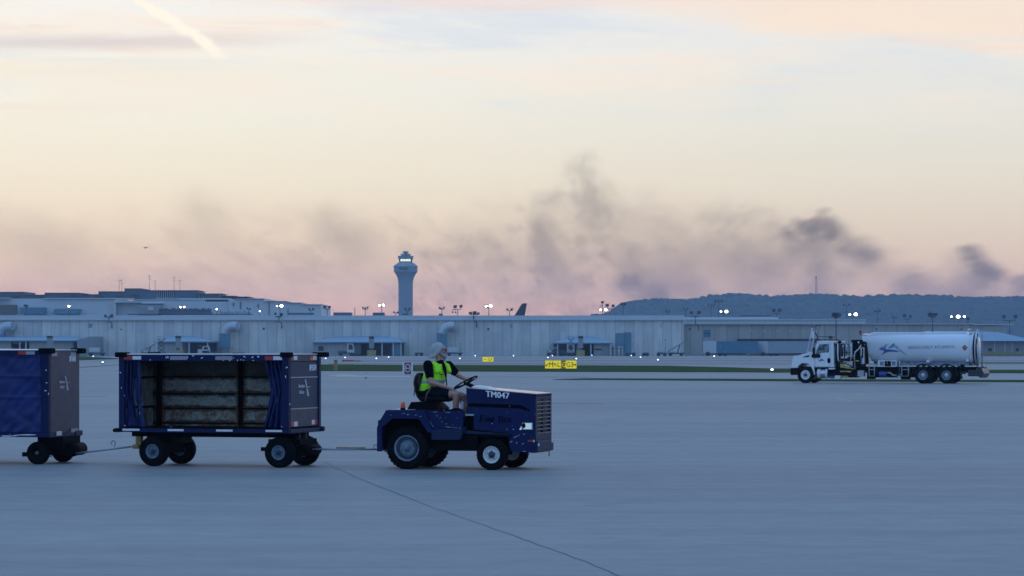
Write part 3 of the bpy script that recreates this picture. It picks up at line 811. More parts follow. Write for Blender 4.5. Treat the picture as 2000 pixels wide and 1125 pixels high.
# writing
sl_ = (hz1-hz0)/(hx1-hx0)
a = hf(934, 500); w_ = hf(1128, 500)[0]-a[0]
text('fleet_number', 'TM047', .148, 'white_letter', tug, (a[0], HY_-.006, a[1]-.012), ux=Vector((1, 0, sl_)).normalized(), bold=.0030, sx=.96, space=1.05)
a = hf(884, 686)
text('maker_lettering', 'E', .165, 'dark_letter', tug, (a[0]-.005, HY_-.010, a[1]-.008), bold=.002, shear=.3, sx=.9)
text('maker_lettering', 'NNI', .115, 'dark_letter', tug, (a[0]+.10, HY_-.010, a[1]-.008), bold=.002, shear=.3, sx=.75)
text('maker_lettering', 'T', .165, 'dark_letter', tug, (a[0]+.31, HY_-.010, a[1]-.02), bold=.002, shear=.3, sx=.9)
text('maker_lettering', 'ECH', .115, 'dark_letter', tug, (a[0]+.395, HY_-.010, a[1]-.02), bold=.002, shear=.3, sx=.78)
# beacon
c_ = tf(326, 603, -.45)
mb = MB(); mb.cyl((c_[0], -.45, zd), (c_[0], -.45, zd+.035), .045); o = mb.build('beacon', 'black_steel', tug)
mb = MB(); mb.lathe([(.038, 0), (.040, .05), (.036, .095), (.02, .108), (.001, .110)], (c_[0], -.45, zd+.03), 'z', 16); mb.build('beacon_lens', 'orange_lens', o)
absorb(kid(tug, 'fender'), scuffs(tug, [(*tf(u, v, -.74), l, a_) for u, v, l, a_ in ((236, 640, .04, 1.5), (330, 628, .10, .1), (420, 640, .08, .2), (455, 650, .07, .2), (527, 690, .05, -.9), (535, 706, .04, -1.0), (545, 722, .05, -.9))], -.738, 'scuff', 'rim_blue'))
absorb(kid(tug, 'side_panel'), scuffs(tug, [(*tf(u, v, -.66), l, a_) for u, v, l, a_ in ((575, 645, .05, -.9), (600, 660, .04, .9), (640, 660, .03, 0), (645, 705, .04, .6), (612, 690, .03, 1.2), (660, 728, .18, -.05), (700, 732, .14, .02), (742, 736, .08, .1), (560, 618, .14, .02), (655, 620, .12, 0), (720, 660, .03, .5))], -.664, 'scuff', 'rim_blue'))
absorb(kid(tug, 'engine_cover'), scuffs(tug, [(*tf(u, v, -.56), l, a_) for u, v, l, a_ in ((1135, 745, .05, .4), (1150, 800, .10, .5), (1175, 790, .06, .9), (1120, 835, .08, .3), (1160, 845, .05, 1.1), (1215, 780, .05, .2), (1205, 850, .06, .7), (1090, 745, .04, 0), (1215, 905, .10, .1), (980, 702, .03, 0), (1110, 576, .03, .5))], -.570, 'scuff', 'grey_tape'))
# seat
def cf(px, py, y=0.0): return TR.fit(px, py, y)
mb = MB(); x0 = cf(798, 800, -.3)[0]
mb.prism([(x0-.02, zd), (x0+.06, zd+.135), (x0+.44, zd+.135), (x0+.56, zd+.03), (x0+.56, zd)], -.34, .34); mb.build('engine_box', 'black_steel', tug)
sx = cf(812, 760)[0]
mb = MB()
rs = []
for k, (xx, zz, hw, th) in enumerate([(sx+.13, zd+.16, .20, .05), (sx+.09, zd+.22, .235, .055), (sx+.045, zd+.34, .245, .055), (sx+.02, zd+.48, .235, .05), (sx+.03, zd+.58, .20, .045), (sx+.05, zd+.635, .14, .03), (sx+.06, zd+.65, .07, .015)]):
    rs.append([(xx+th*math.cos(t)+.05*abs(math.sin(t))**2, hw*math.sin(t), zz) for t in [2*math.pi*i/24 for i in range(24)]])
mb.rings(rs, 0, True)
st = mb.build('seat', 'black_vinyl', tug)
mb = MB(); rs = []
for xx, hw in [(sx+.12, .20), (sx+.16, .235), (sx+.40, .245), (sx+.60, .225), (sx+.645, .18)]:
    th = .055 if .2 < hw else .04
    rs.append([(xx, hw*math.copysign(abs(math.sin(t))**.6, math.sin(t)), zd+.19+th*math.copysign(abs(math.cos(t))**.6, math.cos(t))) for t in [2*math.pi*i/20 for i in range(20)]])
mb.rings(rs, 0, True); mb.build('seat_cushion', 'black_vinyl', tug)
mb = MB(); mb.tube([(sx+.03, y*.8, zd+.20+.44*(1-abs(y/.26)**3)) for y in [-.25+.05*i for i in range(11)]], .012); mb.build('seat_trim', 'grey_tape', tug)
mb = MB(); mb.tube([(sx+.26, -.30, zd+.14), (sx+.29, -.285, zd+.28), (sx+.36, -.235, zd+.40), (sx+.42, -.14, zd+.44)], .017, 6); mb.build('seat_belt', 'belt_brown', tug)
# steering column and wheel
wc = cf(909.5, 747); wr = .228; tl = R(29)
mb = MB(); mb.tube([(wc[0]+wr*math.cos(t)*math.cos(tl), wr*math.sin(t), wc[1]+wr*math.cos(t)*math.sin(tl)) for t in [2*math.pi*i/36 for i in range(36)]], .0135, 8, closed=True)
nrm = Vector((-math.sin(tl), 0, math.cos(tl))); cc = Vector((wc[0], 0, wc[1]))
for t in (R(90), R(210), R(330)):
    mb.tube([cc-nrm*.03, cc+Vector((wr*math.cos(t)*math.cos(tl)*.96, wr*math.sin(t)*.96, wr*math.cos(t)*math.sin(tl)*.96))], .011)
mb.ball(cc-nrm*.02, (.05, .05, .03)); mb.build('steering_wheel', 'black_vinyl', tug)
mb = MB(); mb.tube([cc-nrm*.02, Vector((hx0+.05, 0, hz0-.02))], .035); mb.box((hx0-.05, -.14, hz0-.16), (hx0+.02, .14, hz0-.012), 0, .02)
mb.build('steering_column', 'black_steel', tug)
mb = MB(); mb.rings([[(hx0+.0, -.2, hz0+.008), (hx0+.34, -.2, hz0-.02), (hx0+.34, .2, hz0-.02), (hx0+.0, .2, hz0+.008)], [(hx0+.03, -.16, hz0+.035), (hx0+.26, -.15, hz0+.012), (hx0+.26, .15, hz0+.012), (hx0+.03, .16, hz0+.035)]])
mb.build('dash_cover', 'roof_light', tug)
# light post by the hood rear edge, pedals, floor
mb = MB(); a = tf(752, 545, -.5); mb.box((a[0], -.53, tf(752, 618, -.5)[1]), (tf(772, 545, -.5)[0], -.50, tf(752, 540, -.5)[1])); mb.build('hood_stay', 'grey_tape', tug)
mb = MB(); mb.box((x_f, -.58, .56), (hx0+.02, .58, .60)); mb.build('floor_plate', 'black_steel', tug)
mb = MB(); mb.box((x3-.35, -.585, zb+.01), (x3-.02, -.56, zt+.02)); mb.tube([(x3-.3, -.40, zt+.0), (x3-.22, -.42, zt+.03), (x3-.05, -.42, zt+.02)], .012); mb.build('brake_lever', 'black_steel', tug)
# rear hitch
mb = MB(); mb.box((x_r-.05, -.12, .28), (x_r+.02, .12, .36)); mb.box((x_r-.10, -.06, .30), (x_r-.03, .06, .345)); mb.build('hitch', 'steel_dark', tug)
HITCH = Vector((x_r-.08, 0, .325))

# ================================================================== the driver
per = thing('person', 'seated grey-haired bearded man in a lime safety vest and black shorts, steering', 'person', TR.o, TR.yaw)
def pf(u, v, y): 
    x, z = TR.fit(800+u/6.62, 650+v/6.62, y); return Vector((x, y, z))
def pf3(u, v, y):
    x, z = TR.fit(800+u/11.25, 660+v/11.25, y); return Vector((x, y, z))
def remesh(o, vox=.011, it=3, fac=.6):
    r = o.modifiers.new('union', 'REMESH'); r.mode = 'VOXEL'; r.voxel_size = vox; r.use_smooth_shade = True
    s = o.modifiers.new('smooth', 'SMOOTH'); s.iterations = it; s.factor = fac
seat_z = zd+.25
pelvis = Vector((sx+.24, 0, seat_z+.08))
sn = pf(236, 420, -.23); sf = pf(505, 430, .19)            # shoulders
en = pf(275, 640, -.30); wn_ = pf(505, 712, -.20); hn = pf(585, 733, -.17)
ef = pf(625, 548, .25); wf = pf(752, 612, .12)
hipn = Vector((pelvis.x+.05, -.12, pelvis.z-.01)); hipf = Vector((pelvis.x+.05, .12, pelvis.z-.01))
kn = pf(605, 800, -.17); kf = pf(690, 818, .17)
ankn = Vector((kn.x-.02, -.16, kn.z-.42)); ankf = Vector((kf.x+.10, .15, kf.z-.38))
head = pf3(655, 265, -.02)
neck = (sn+sf)/2+Vector((.03, 0, .02))
fwd = Vector((.93, .34, 0)).normalized(); lat = Vector((-.34, .93, 0)).normalized()   # where he looks
b = MB()
b.ball(head+Vector((-.005, 0, .01)), (.098, .080, .118), 16, 12)
b.ball(head+fwd*.045+Vector((0, 0, -.055)), (.058, .056, .062)); b.ball(head+fwd*.085+Vector((0, 0, -.088)), (.032, .036, .030))
b.ball(head+fwd*.075+Vector((0, 0, .03)), (.034, .062, .045))
b.limb([head+fwd*.092+Vector((0, 0, .022)), head+fwd*.124+Vector((0, 0, -.022))], [.010, .017], 8)     # nose
for s in (-1, 1):
    b.ball(head+lat*(s*.083)+fwd*.0+Vector((0, 0, -.012)), (.018, .012, .032))
    b.ball(head+lat*(s*.040)+fwd*.072+Vector((0, 0, -.025)), (.028, .028, .024))
b.ball(head+fwd*.105+Vector((0, 0, -.064)), (.014, .026, .008))
b.limb([neck+Vector((0, 0, -.06)), head+Vector((-.015, 0, -.07))], [.066, .060])
# trunk
ta = (sf-sn); ta.z = 0; ta.normalize(); tfw = Vector((ta.y, -ta.x, 0))
def trunk(m_, g=0.0, lo=0, hi=99, top=0.0):
    c0 = pelvis; c1 = (sn+sf)/2; rs = []
    spec = [(-.06, .17, .13, 0), (.0, .195, .165, .0), (.10, .205, .185, .03), (.22, .212, .190, .035), (.34, .215, .175, .02), (.45, .215, .150, .0), (.53, .200, .120, .0), (.575, .145, .095, .0), (.60, .085, .07, .0)]
    for (dz, w, d, fo) in spec[lo:hi]:
        t = min(1, max(0, dz/.575)); c = c0.lerp(Vector((c1.x, c1.y, c0.z)), t)+Vector((0, 0, dz*(c1.z+.03-c0.z)/.575))+tfw*fo
        axl = ta.lerp(Vector((0, 1, 0)), 1-t).normalized(); fw = Vector((axl.y, -axl.x, 0))
        rs.append([c+axl*((w+g)*math.cos(a))+fw*((d+g)*math.sin(a)) for a in [2*math.pi*i/28 for i in range(28)]])
    m_.rings(rs, 0, True); return rs
trunk(b)
def hand(m_, w, d, up, side):     # wrist, finger direction, back-of-hand normal, thumb side
    d = d.normalized(); up = (up-d*up.dot(d)).normalized(); sd_ = d.cross(up)*side
    m_.limb([w, w+d*.03, w+d*.075], [.027, .031, .030], 10)
    for i, (o_, l) in enumerate(((-.026, .068), (-.009, .078), (.009, .074), (.025, .058))):
        p0 = w+d*.085+sd_*o_; p1 = p0+d*l*.45-up*.010; p2 = p1+d*l*.30-up*l*.32; p3 = p2+d*l*.10-up*l*.30
        m_.limb([p0, p1, p2, p3], [.0105, .0098, .009, .0078], 8)
    t0 = w+d*.03-sd_*.024; m_.limb([t0, t0+d*.032-sd_*.024-up*.008, t0+d*.058-sd_*.026-up*.024], [.014, .0115, .0095], 8)
b.limb([sn, sn.lerp(en, .5)+Vector((0, -.01, 0)), en, en.lerp(wn_, .35), wn_], [.062, .058, .050, .046, .030])
hand(b, wn_, (hn-wn_)+Vector((0, 0, -.01)), Vector((0, -.15, 1)), 1)
b.limb([sf, sf.lerp(ef, .5), ef, ef.lerp(wf, .35), wf], [.060, .055, .047, .043, .029])
rimp = cc+Vector((wr*math.cos(R(35))*math.cos(tl), wr*math.sin(R(35)), wr*math.cos(R(35))*math.sin(tl)))
hand(b, wf, (rimp-wf)+Vector((.02, 0, .03)), Vector((0, .2, 1)), 1)
for hp, k_, a_ in ((hipn, kn, ankn), (hipf, kf, ankf)):
    b.limb([hp, hp.lerp(k_, .5), k_, k_+Vector((-.005, 0, -.10)), k_.lerp(a_, .55), a_], [.105, .090, .064, .060, .054, .038])
    b.limb([a_, a_+Vector((.05, 0, -.06)), a_+Vector((.17, 0, -.075))], [.040, .042, .034])
o = b.build('person_body', 'skin', per); remesh(o, .0075, 2, .5)
# clothing
m_ = MB(); trunk(m_, .006)
for s_, e_ in ((sn, en), (sf, ef)): m_.limb([s_+Vector((0, 0, .005)), s_.lerp(e_, .35), s_.lerp(e_, .62)], [.088, .082, .076])
m_.limb([neck+Vector((0, 0, -.05)), neck+Vector((.0, 0, .035))], [.095, .074])
o = m_.build('shirt', 'black_cloth', per); remesh(o, .009, 2, .5)
m_ = MB(); rs = trunk(m_, .020, 1, 8)
for s in (-1, 1):
    q_ = (sn+sf)/2+ta*(s*.105)
    m_.limb([q_+tfw*.135+Vector((0, 0, -.09)), q_+tfw*.105+Vector((0, 0, .005)), q_*1.0+Vector((0, 0, .048)), q_-tfw*.095+Vector((0, 0, .005)), q_-tfw*.12+Vector((0, 0, -.09))], [.045, .036, .030, .036, .045])
    q_ = (sn+sf)/2+ta*(s*.150)
    m_.limb([q_+tfw*.12+Vector((0, 0, -.10)), q_+tfw*.085+Vector((0, 0, .0)), q_*1.0+Vector((0, 0, .036)), q_-tfw*.085+Vector((0, 0, .0))], [.045, .036, .030, .036])
o = m_.build('vest', 'hi_vis', per); remesh(o, .009, 3, .5)
m_ = MB()
c0 = (sn+sf)/2
fpt = lambda s, dz, f_, l_: c0+tfw*f_+ta*l_+Vector((0, 0, dz))
m_.tube([fpt(0, .03, .085, .02), fpt(0, -.04, .135, .016), fpt(0, -.10, .172, .012), fpt(0, -.22, .205, .0), fpt(0, -.34, .232, -.008), fpt(0, -.46, .235, -.01)], [.045, .040, .026, .012, .011, .015], 8)
m_.build('lanyard', 'black_cloth', per)
m_ = MB()
p0 = fpt(0, -.15, .180, -.13); p1 = fpt(0, -.15, .195, -.06)
m_.tube([p0+tfw*.0, p1+tfw*.006], .008, 6); m_.tube([(p0+p1)/2+tfw*.006, (p0+p1)/2+tfw*.012+Vector((0, 0, -.07))], .006, 6)
m_.build('vest_pocket', 'black_cloth', per)
m_ = MB()
m_.ball(pelvis+Vector((0, 0, -.02)), (.19, .205, .125), 18, 10)
m_.ball(pelvis+Vector((.02, 0, .05)), (.18, .205, .10), 18, 10)
for hp, k_ in ((hipn, kn), (hipf, kf)): m_.limb([hp, hp.lerp(k_, .62)], [.118, .108])
o = m_.build('shorts', 'shorts_cloth', per); remesh(o, .009, 2, .5)
# hair swept back to a flaring nape, beard, glasses
m_ = MB()
hb = pf3(500, 425, -.03)
top = head+Vector((-.022, 0, .035))
m_.ball(top, (.104, .094, .104), 16, 12)
m_.ball(head+Vector((-.045, 0, .0)), (.092, .098, .105), 16, 12)
m_.limb([top+Vector((-.05, 0, 0)), head.lerp(hb, .55)+Vector((-.01, 0, .03)), hb+Vector((.02, 0, .02)), pf3(432, 420, -.03)], [.082, .070, .046, .020])
for s in (-1, 1):
    m_.limb([top+lat*(s*.06)+fwd*.02, head+lat*(s*.083)+Vector((-.02, 0, -.03)), hb+lat*(s*.07)+Vector((.03, 0, .02)), hb+lat*(s*.06)+Vector((-.03, 0, -.01))], [.052, .036, .034, .018])
o = m_.build('hair', 'hair', per); remesh(o, .010, 2, .5)
m_ = MB()
m_.limb([head+fwd*.085+Vector((0, 0, -.082)), head+fwd*.095+Vector((0, 0, -.125)), head+fwd*.088+Vector((0, 0, -.17))], [.036, .036, .020])
for s in (-1, 1): m_.limb([head+lat*(s*.070)+fwd*.015+Vector((0, 0, -.05)), head+lat*(s*.052)+fwd*.06+Vector((0, 0, -.095)), head+fwd*.090+Vector((0, 0, -.12))], [.016, .028, .032])
m_.limb([head+fwd*.118+lat*.022+Vector((0, 0, -.048)), head+fwd*.118-lat*.022+Vector((0, 0, -.048))], [.012, .012])
o = m_.build('beard', 'beard', per); remesh(o, .008, 2, .5)
m_ = MB()
for s in (-1, 1):
    m_.tube([head+lat*(s*.088)+fwd*.0+Vector((0, 0, .002)), head+lat*(s*.076)+fwd*.085+Vector((0, 0, .004))], .0045, 6)
    c_ = head+lat*(s*.036)+fwd*.117+Vector((0, 0, -.002)); m_.ball(c_, (.010, .028, .020))
m_.tube([head+lat*.07+fwd*.105+Vector((0, 0, .004)), head-lat*.07+fwd*.105+Vector((0, 0, .004))], .004, 6)
m_.build('glasses', 'sign_black', per)
m_ = MB()
for a_ in (ankn, ankf): m_.limb([a_+Vector((-.03, 0, -.055)), a_+Vector((.06, 0, -.065)), a_+Vector((.18, 0, -.08))], [.052, .052, .042]); m_.limb([a_+Vector((0, 0, .03)), a_+Vector((0, 0, -.03))], [.044, .046])
o = m_.build('shoes', 'black_cloth', per); remesh(o, .010, 1, .5)

# ================================================================== baggage carts
def drape(parent, name, mat, fn, nu, nv, thick=.006):
    vs = [fn(i/(nu-1), j/(nv-1)) for j in range(nv) for i in range(nu)]
    mb = MB(); mb.add(vs, [(j*nu+i, j*nu+i+1, (j+1)*nu+i+1, (j+1)*nu+i) for j in range(nv-1) for i in range(nu-1)], 0, True)
    o = mb.build(name, mat, parent); so_ = o.modifiers.new('thickness', 'SOLIDIFY'); so_.thickness = thick; return o
def tongue(parent, a, b, loop_at=.85, loop=True):
    a, b = Vector(a), Vector(b); e = empty('drawbar', parent)
    mb = MB(); d = (b-a).normalized(); s_ = Vector((-d.y, d.x, 0)).normalized()
    for k in (-1, 1): mb.tube([a+s_*(k*.05), a.lerp(b, .25)+s_*(k*.022), b-d*.12], .016, 8)
    mb.tube([a.lerp(b, .12), b-d*.05], .018, 8)
    mb.build('bar', 'galv', e)
    mb = MB(); mb.tube([b+d*(.055*math.cos(t)-.02)+s_*(.05*math.sin(t)) for t in [2*math.pi*i/14 for i in range(14)]], .014, 8, closed=True)
    mb.build('tow_eye', 'steel_dark', e)
    mb = MB(); mb.cyl(a-d*.05, a+d*.10, .05); mb.box((a.x-.06, a.y-.09, a.z-.05), (a.x+.04, a.y+.09, a.z+.05), 0, .01); mb.build('pivot', 'black_steel', e)
    if loop:
        c = a.lerp(b, loop_at); up = Vector((0, 0, 1))
        mb = MB(); mb.tube([c-d*.07, c-d*.07+up*.075, c+d*.07+up*.075, c+d*.07], .008, 6); mb.build('lift_handle', 'steel_dark', e)
    return e
def axle_set(root, x, r, w, rim, steer, half=.60, rim_r=None, rim_mat='rim_blue'):
    for s in (-1, 1): wheel(root, (x, s*half, r), r, w, rim_r or r*.47, rim_mat, s, 5, .05, 'hub_dark' if rim_mat != 'black_steel' else 'rim_blue', tread=False)
CART_W = .75
# ---- the open cart in the middle
CF = Frame(543, 914.2, -17.5, -.70)
cart = thing('baggage_cart', 'open-sided dark blue baggage cart numbered BF1574 with curtains tied back', 'baggage cart', CF.o, CF.yaw)
def qf(u, v, ly=-CART_W): return CF.fit(200+u/4.0188, 660+v/4.0188, ly)
xl = qf(128, 740)[0]; xr = qf(1462, 745)[0]; zb0 = qf(1300, 748)[1]; zb1 = qf(1300, 712)[1]
zt0 = qf(1300, 180)[1]; zt1 = qf(1300, 128)[1]
xwl = CF.fit(297, 880, -.70)[0]
print('cart', xl, xr, zb0, zb1, zt0, zt1, xwl)
r_ = .272
axle_set(cart, 0, r_, .20, None, True); axle_set(cart, xwl, r_, .20, None, False)
mb = MB(); mb.box((-.16, -.46, .22), (.16, .46, .36)); mb.cyl((0, 0, .36), (0, 0, zb0-.06), .24, n=24); mb.box((-.30, -.42, .40), (.30, .42, .50)); mb.build('turntable', 'black_steel', cart)
mb = MB(); mb.box((xwl-.12, -.48, .22), (xwl+.12, .48, .40)); mb.box((xwl-.22, -.44, .40), (xwl+.28, .44, zb0)); mb.build('rear_axle', 'black_steel', cart)
mb = MB()
for s in (-1, 1): mb.box((xl+.08, s*.36, zb0-.09), (xr-.05, s*.30, zb0))
mb.build('chassis_rail', 'black_steel', cart)
# deck frame
mb = MB(); mb.box((xl-.06, -CART_W-.02, zb0), (xr+.02, CART_W+.02, zb1-.012)); mb.build('deck', 'blue_paint', cart)
mb = MB(); mb.box((xl, -CART_W, zb1-.010), (xr-.02, CART_W, zb1)); mb.build('deck_sheet', 'black_steel', cart)
mb = MB(); mb.box((xl-.10, -CART_W-.06, zb0-.005), (xl+.05, -CART_W+.10, zb1-.02), 0, .02); mb.build('bumper_block', 'black_rubber', cart)
mb = MB(); mb.box((xl-.10, CART_W-.10, zb0-.005), (xl+.05, CART_W+.06, zb1-.02), 0, .02); mb.build('bumper_block', 'black_rubber', cart)
mb = MB(); mb.box((xr-.03, CART_W-.06, zb0+.0), (xr+.10, CART_W+.05, zb1+.01), 0, .02); mb.build('bumper_block', 'blue_steel', cart)
mb = MB(); mb.box((xr-.0, -CART_W-.025, zb0-.004), (xr+.05, CART_W, zb1-.01), 0, .01); mb.build('end_sill', 'blue_steel', cart)
# posts
pw = .085
for x, y, w in ((xl, -CART_W, .11), (xr-.13, -CART_W, .13), (xl, CART_W-pw, .10), (xr-.10, CART_W-pw, .10)):
    mb = MB(); mb.box((x, y, zb1-.011), (x+w, y+pw, zt1-.012), 0, .006); mb.build('corner_post', 'blue_paint', cart)
# header beams + roof
mb = MB(); mb.box((xl+.111, -CART_W-.004, zt0), (xr-.131, -CART_W+.05, zt1-.012)); mb.build('header_beam', 'blue_paint_worn', cart)
mb = MB(); mb.box((xl+.101, CART_W-.05, zt0), (xr-.101, CART_W, zt1-.012)); mb.build('header_beam', 'blue_paint', cart)
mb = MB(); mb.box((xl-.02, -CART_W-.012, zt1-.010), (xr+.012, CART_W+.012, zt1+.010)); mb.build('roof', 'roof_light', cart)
mb = MB()
for k in range(4): x = xl+.6+k*.72; mb.box((x, -CART_W+.06, zt0+.02), (x+.05, CART_W-.06, zt1-.012))
mb.build('roof_bow', 'black_steel', cart)
for x, y, sx_ in ((xl-.07, -CART_W-.03, .24), (xr-.16, -CART_W-.03, .20), (xr-.10, CART_W-.12, .28), (xl-.07, CART_W-.12, .22)):
    mb = MB(); mb.box((x, y, zt1-.055), (x+sx_, y+.16, zt1+.035), 0, .015); mb.build('corner_cap', 'black_rubber', cart)
# end wall at the front with three aluminium panels
pz = [qf(1500, 700, -.4)[1], qf(1500, 558, -.4)[1], qf(1500, 312, -.4)[1], qf(1500, 186, -.4)[1], zt1-.012]
mats_ = ['alu_panel', 'alu_panel_dark', 'alu_panel_dark', 'alu_panel']
mb = MB()
for k in range(4): mb.box((xr-.015, -CART_W+.088, pz[k]+.006), (xr+.004, CART_W-.088, pz[k+1]-.006), k)
mb.box((xr-.03, -CART_W+.088, zb1), (xr-.016, CART_W-.088, zt1-.014), 4)
ew = mb.build('end_wall', mats_+['black_steel'], cart)
mb = MB()
for k in (1, 2): mb.box((xr-.01, -CART_W+.09, pz[k]-.004), (xr+.010, CART_W-.09, pz[k]+.014))
mb.build('seam_trim', 'galv', ew)
mb = MB(); mb.box((xr-.01, CART_W-.086, zb1), (xr+.03, CART_W+.006, zt1-.06)); mb.build('edge_trim', 'blue_steel', cart)
def endtext(root, s_, size, ly, z, mat, x_, sx=.62, bold=.0025):     # reads towards +y on the end wall
    return text('lettering', s_, size, mat, root, (x_, ly, z), ux=(0, 1, 0), uz=(0, 0, 1), bold=bold, sx=sx)
endtext(cart, 'BF1574', .155, .24, pz[3]-.165, 'white_letter', xr+.008, sx=.70)
def emblem(root, x_, yc, zc, k=1.0):
    text('airline_lettering', 'American', .088*k, 'faded_letter', root, (x_, yc-.29*k, zc+.025*k), ux=(0, 1, 0), bold=.004, sx=.85)
    text('airline_lettering', 'Airlines', .088*k, 'faded_letter', root, (x_, yc-.26*k, zc-.085*k), ux=(0, 1, 0), bold=.004, sx=.85)
    mb = MB()
    mb.prismx([(yc+.125*k, zc-.13*k), (yc+.225*k, zc-.13*k), (yc+.155*k, zc+.0*k), (yc+.085*k, zc+.0*k)], x_-.002, x_+.003)
    mb.prismx([(yc+.085*k, zc+.012*k), (yc+.145*k, zc+.012*k), (yc+.065*k, zc+.17*k), (yc+.005*k, zc+.17*k)], x_-.002, x_+.003)
    mb.prismx([(yc+.15*k, zc+.02*k), (yc+.30*k, zc+.035*k), (yc+.30*k, zc+.045*k), (yc+.15*k, zc+.035*k)], x_-.002, x_+.002)
    mb.build('airline_emblem', 'faded_letter', root)
emblem(cart, xr+.007, .0, qf(1600, 400, 0)[1], 1.0)
for (y0, z0, y1, z1, m_) in [(-.66, pz[3]+.03, -.52, pz[3]+.10, 'red_tape'), (-.52, pz[3]+.03, -.35, pz[3]+.10, 'white_tape'), (.28, pz[3]+.025, .42, pz[3]+.11, 'orange_lens'), (.42, pz[3]+.03, .60, pz[3]+.10, 'white_tape'),
                         (-.66, pz[0]+.015, -.51, pz[0]+.10, 'red_tape'), (-.51, pz[0]+.015, -.33, pz[0]+.10, 'white_tape'), (.36, pz[0]+.03, .50, pz[0]+.11, 'white_tape'), (.50, pz[0]+.03, .655, pz[0]+.11, 'red_tape')]:
    mb = MB(); mb.box((xr+.005, y0, z0), (xr+.008, y1-.003, z1)); mb.build('reflective_tape', m_, cart)
# tapes along the header and the deck
ht = zt0+.02; hb_ = zt1-.035
def tape(u0, u1, za, zb_, mat, y=-CART_W-.008):
    a = qf(u0, 150)[0]; c = qf(u1, 150)[0]; mb = MB(); mb.box((a, y, za), (c-.002, y+.004, zb_)); mb.build('reflective_tape', mat, cart)
tape(172, 238, ht+.0, hb_, 'red_tape'); tape(238, 306, ht, hb_, 'white_tape'); tape(532, 665, ht-.005, hb_, 'grey_tape'); tape(888, 1022, ht-.005, hb_, 'grey_tape')
tape(1276, 1340, ht-.005, hb_, 'red_tape'); tape(1342, 1412, ht-.005, hb_, 'white_tape')
for u0, u1 in ((162, 296), (516, 642), (897, 1026), (1284, 1414)): tape(u0, u1, zb1-.058, zb1-.022, 'white_tape', -CART_W-.024)
sp = []
for u, v, l, a in [(502,155,.06,1.9),(516,150,.06,1.8),(670,152,.05,1.6),(712,140,.06,.1),(783,157,.06,.3),(1032,156,.03,0),(1118,148,.06,-.4),(1180,150,.07,.6),(1224,150,.06,2.2),(378,173,.03,1.3),(950,178,.03,.2),(1002,176,.04,1.4),(1062,176,.03,1.2),(1088,172,.03,.5),(1110,174,.03,.3),(1186,176,.03,.1),(143,272,.06,-.6),(1449,232,.07,.6),(1440,306,.07,1.75),(1474,520,.05,1.5),(1228,148,.05,.8),(150,392,.02,0),(176,452,.02,0),(178,688,.03,.3),(1410,697,.02,0),(540,697,.02,0)]:
    x, z = qf(u, v); sp.append((x, z, l, a))
absorb(kid(cart, 'header_beam'), scuffs(cart, sp, -CART_W-.012))
# inside: far wall panels and ribs
m, b, P = newmat('back_panel'); x, y, z = sep(P)
rz_ = [qf(900, v, CART_W-.10)[1] for v in (305, 438, 552, 668)]
dmin = None
for q_ in rz_:
    d_ = S.m('ABSOLUTE', z - q_); dmin = d_ if dmin is None else S.m('MINIMUM', dmin, d_)
gn = noise(comb(x*3.0, y, z*5.0), 1.6, 7, .7)
c = mixc(sstep(noise(P, 26, 6, .75), .35, .65), (.22, .25, .245), (.50, .53, .52))
edge = sstep(gn*.20 - dmin, .02, .075)
c = mixc(edge*.9, c, (.025, .022, .018))
xw = (x - qf(455, 400, CART_W-.1)[0]); xw2 = (x - qf(1092, 400, CART_W-.1)[0])
post = S.m('MAXIMUM', sstep(gn*.34 - S.m('ABSOLUTE', xw), .02, .14), sstep(gn*.34 - S.m('ABSOLUTE', xw2), .02, .14))
c = mixc(post*.85, c, (.03, .022, .015))
c = mixc(sstep(noise(comb(x*1.6, 0, z*3.2), 2.0, 7, .72), .52, .66)*.55, c, (.07, .07, .06))
low = sstep(rz_[2] + .02 - z, -.02, .0)
rs2 = sstep(noise(comb(x*2.4, 0, z*2.0), 1.8, 7, .7, .3) + post*.16, .45, .60)
c = mixc(rs2*(low*.55+.28), c, mixc(noise(P, 18, 4), (.05, .022, .012), (.34, .15, .06)))
c = mixc(sstep(z + (noise(P, 4, 5)-.5)*.12, rz_[0]-.04, rz_[0]+.05)*.86, c, (.035, .036, .028))  # top row: the roof's shade painted into the panel colour
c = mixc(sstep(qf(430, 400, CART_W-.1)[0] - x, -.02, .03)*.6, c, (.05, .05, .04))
setc(b, c); b.inputs['Roughness'].default_value = .6; b.inputs['Specular IOR Level'].default_value = .25
wy = CART_W-.10
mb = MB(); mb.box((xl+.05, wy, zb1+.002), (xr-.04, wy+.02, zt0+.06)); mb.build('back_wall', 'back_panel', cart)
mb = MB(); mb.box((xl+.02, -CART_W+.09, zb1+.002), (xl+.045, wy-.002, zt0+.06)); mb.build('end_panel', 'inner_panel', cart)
def wf_(u, v): return qf(u, v, wy)
mb = MB()
for v in (305, 438, 552, 668): z = wf_(900, v)[1]; mb.box((xl+.05, wy-.03, z-.014), (xr-.05, wy-.002, z+.010))
for u, w in ((455, .046), (1092, .034)): x = wf_(u, 400)[0]; mb.box((x-w, wy-.07, zb1+.003), (x+w, wy-.031, zt0+.05))
mb.build('wall_rib', 'black_steel', cart)
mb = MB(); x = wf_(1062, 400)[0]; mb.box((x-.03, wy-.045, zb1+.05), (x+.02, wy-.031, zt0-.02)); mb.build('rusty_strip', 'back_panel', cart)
mb = MB()
for v in (310, 540): z = qf(370, v, .2)[1]; mb.box((xl+.046, -CART_W+.1, z-.02), (xl+.07, wy-.01, z+.02))
mb.build('end_rib', 'black_steel', cart)
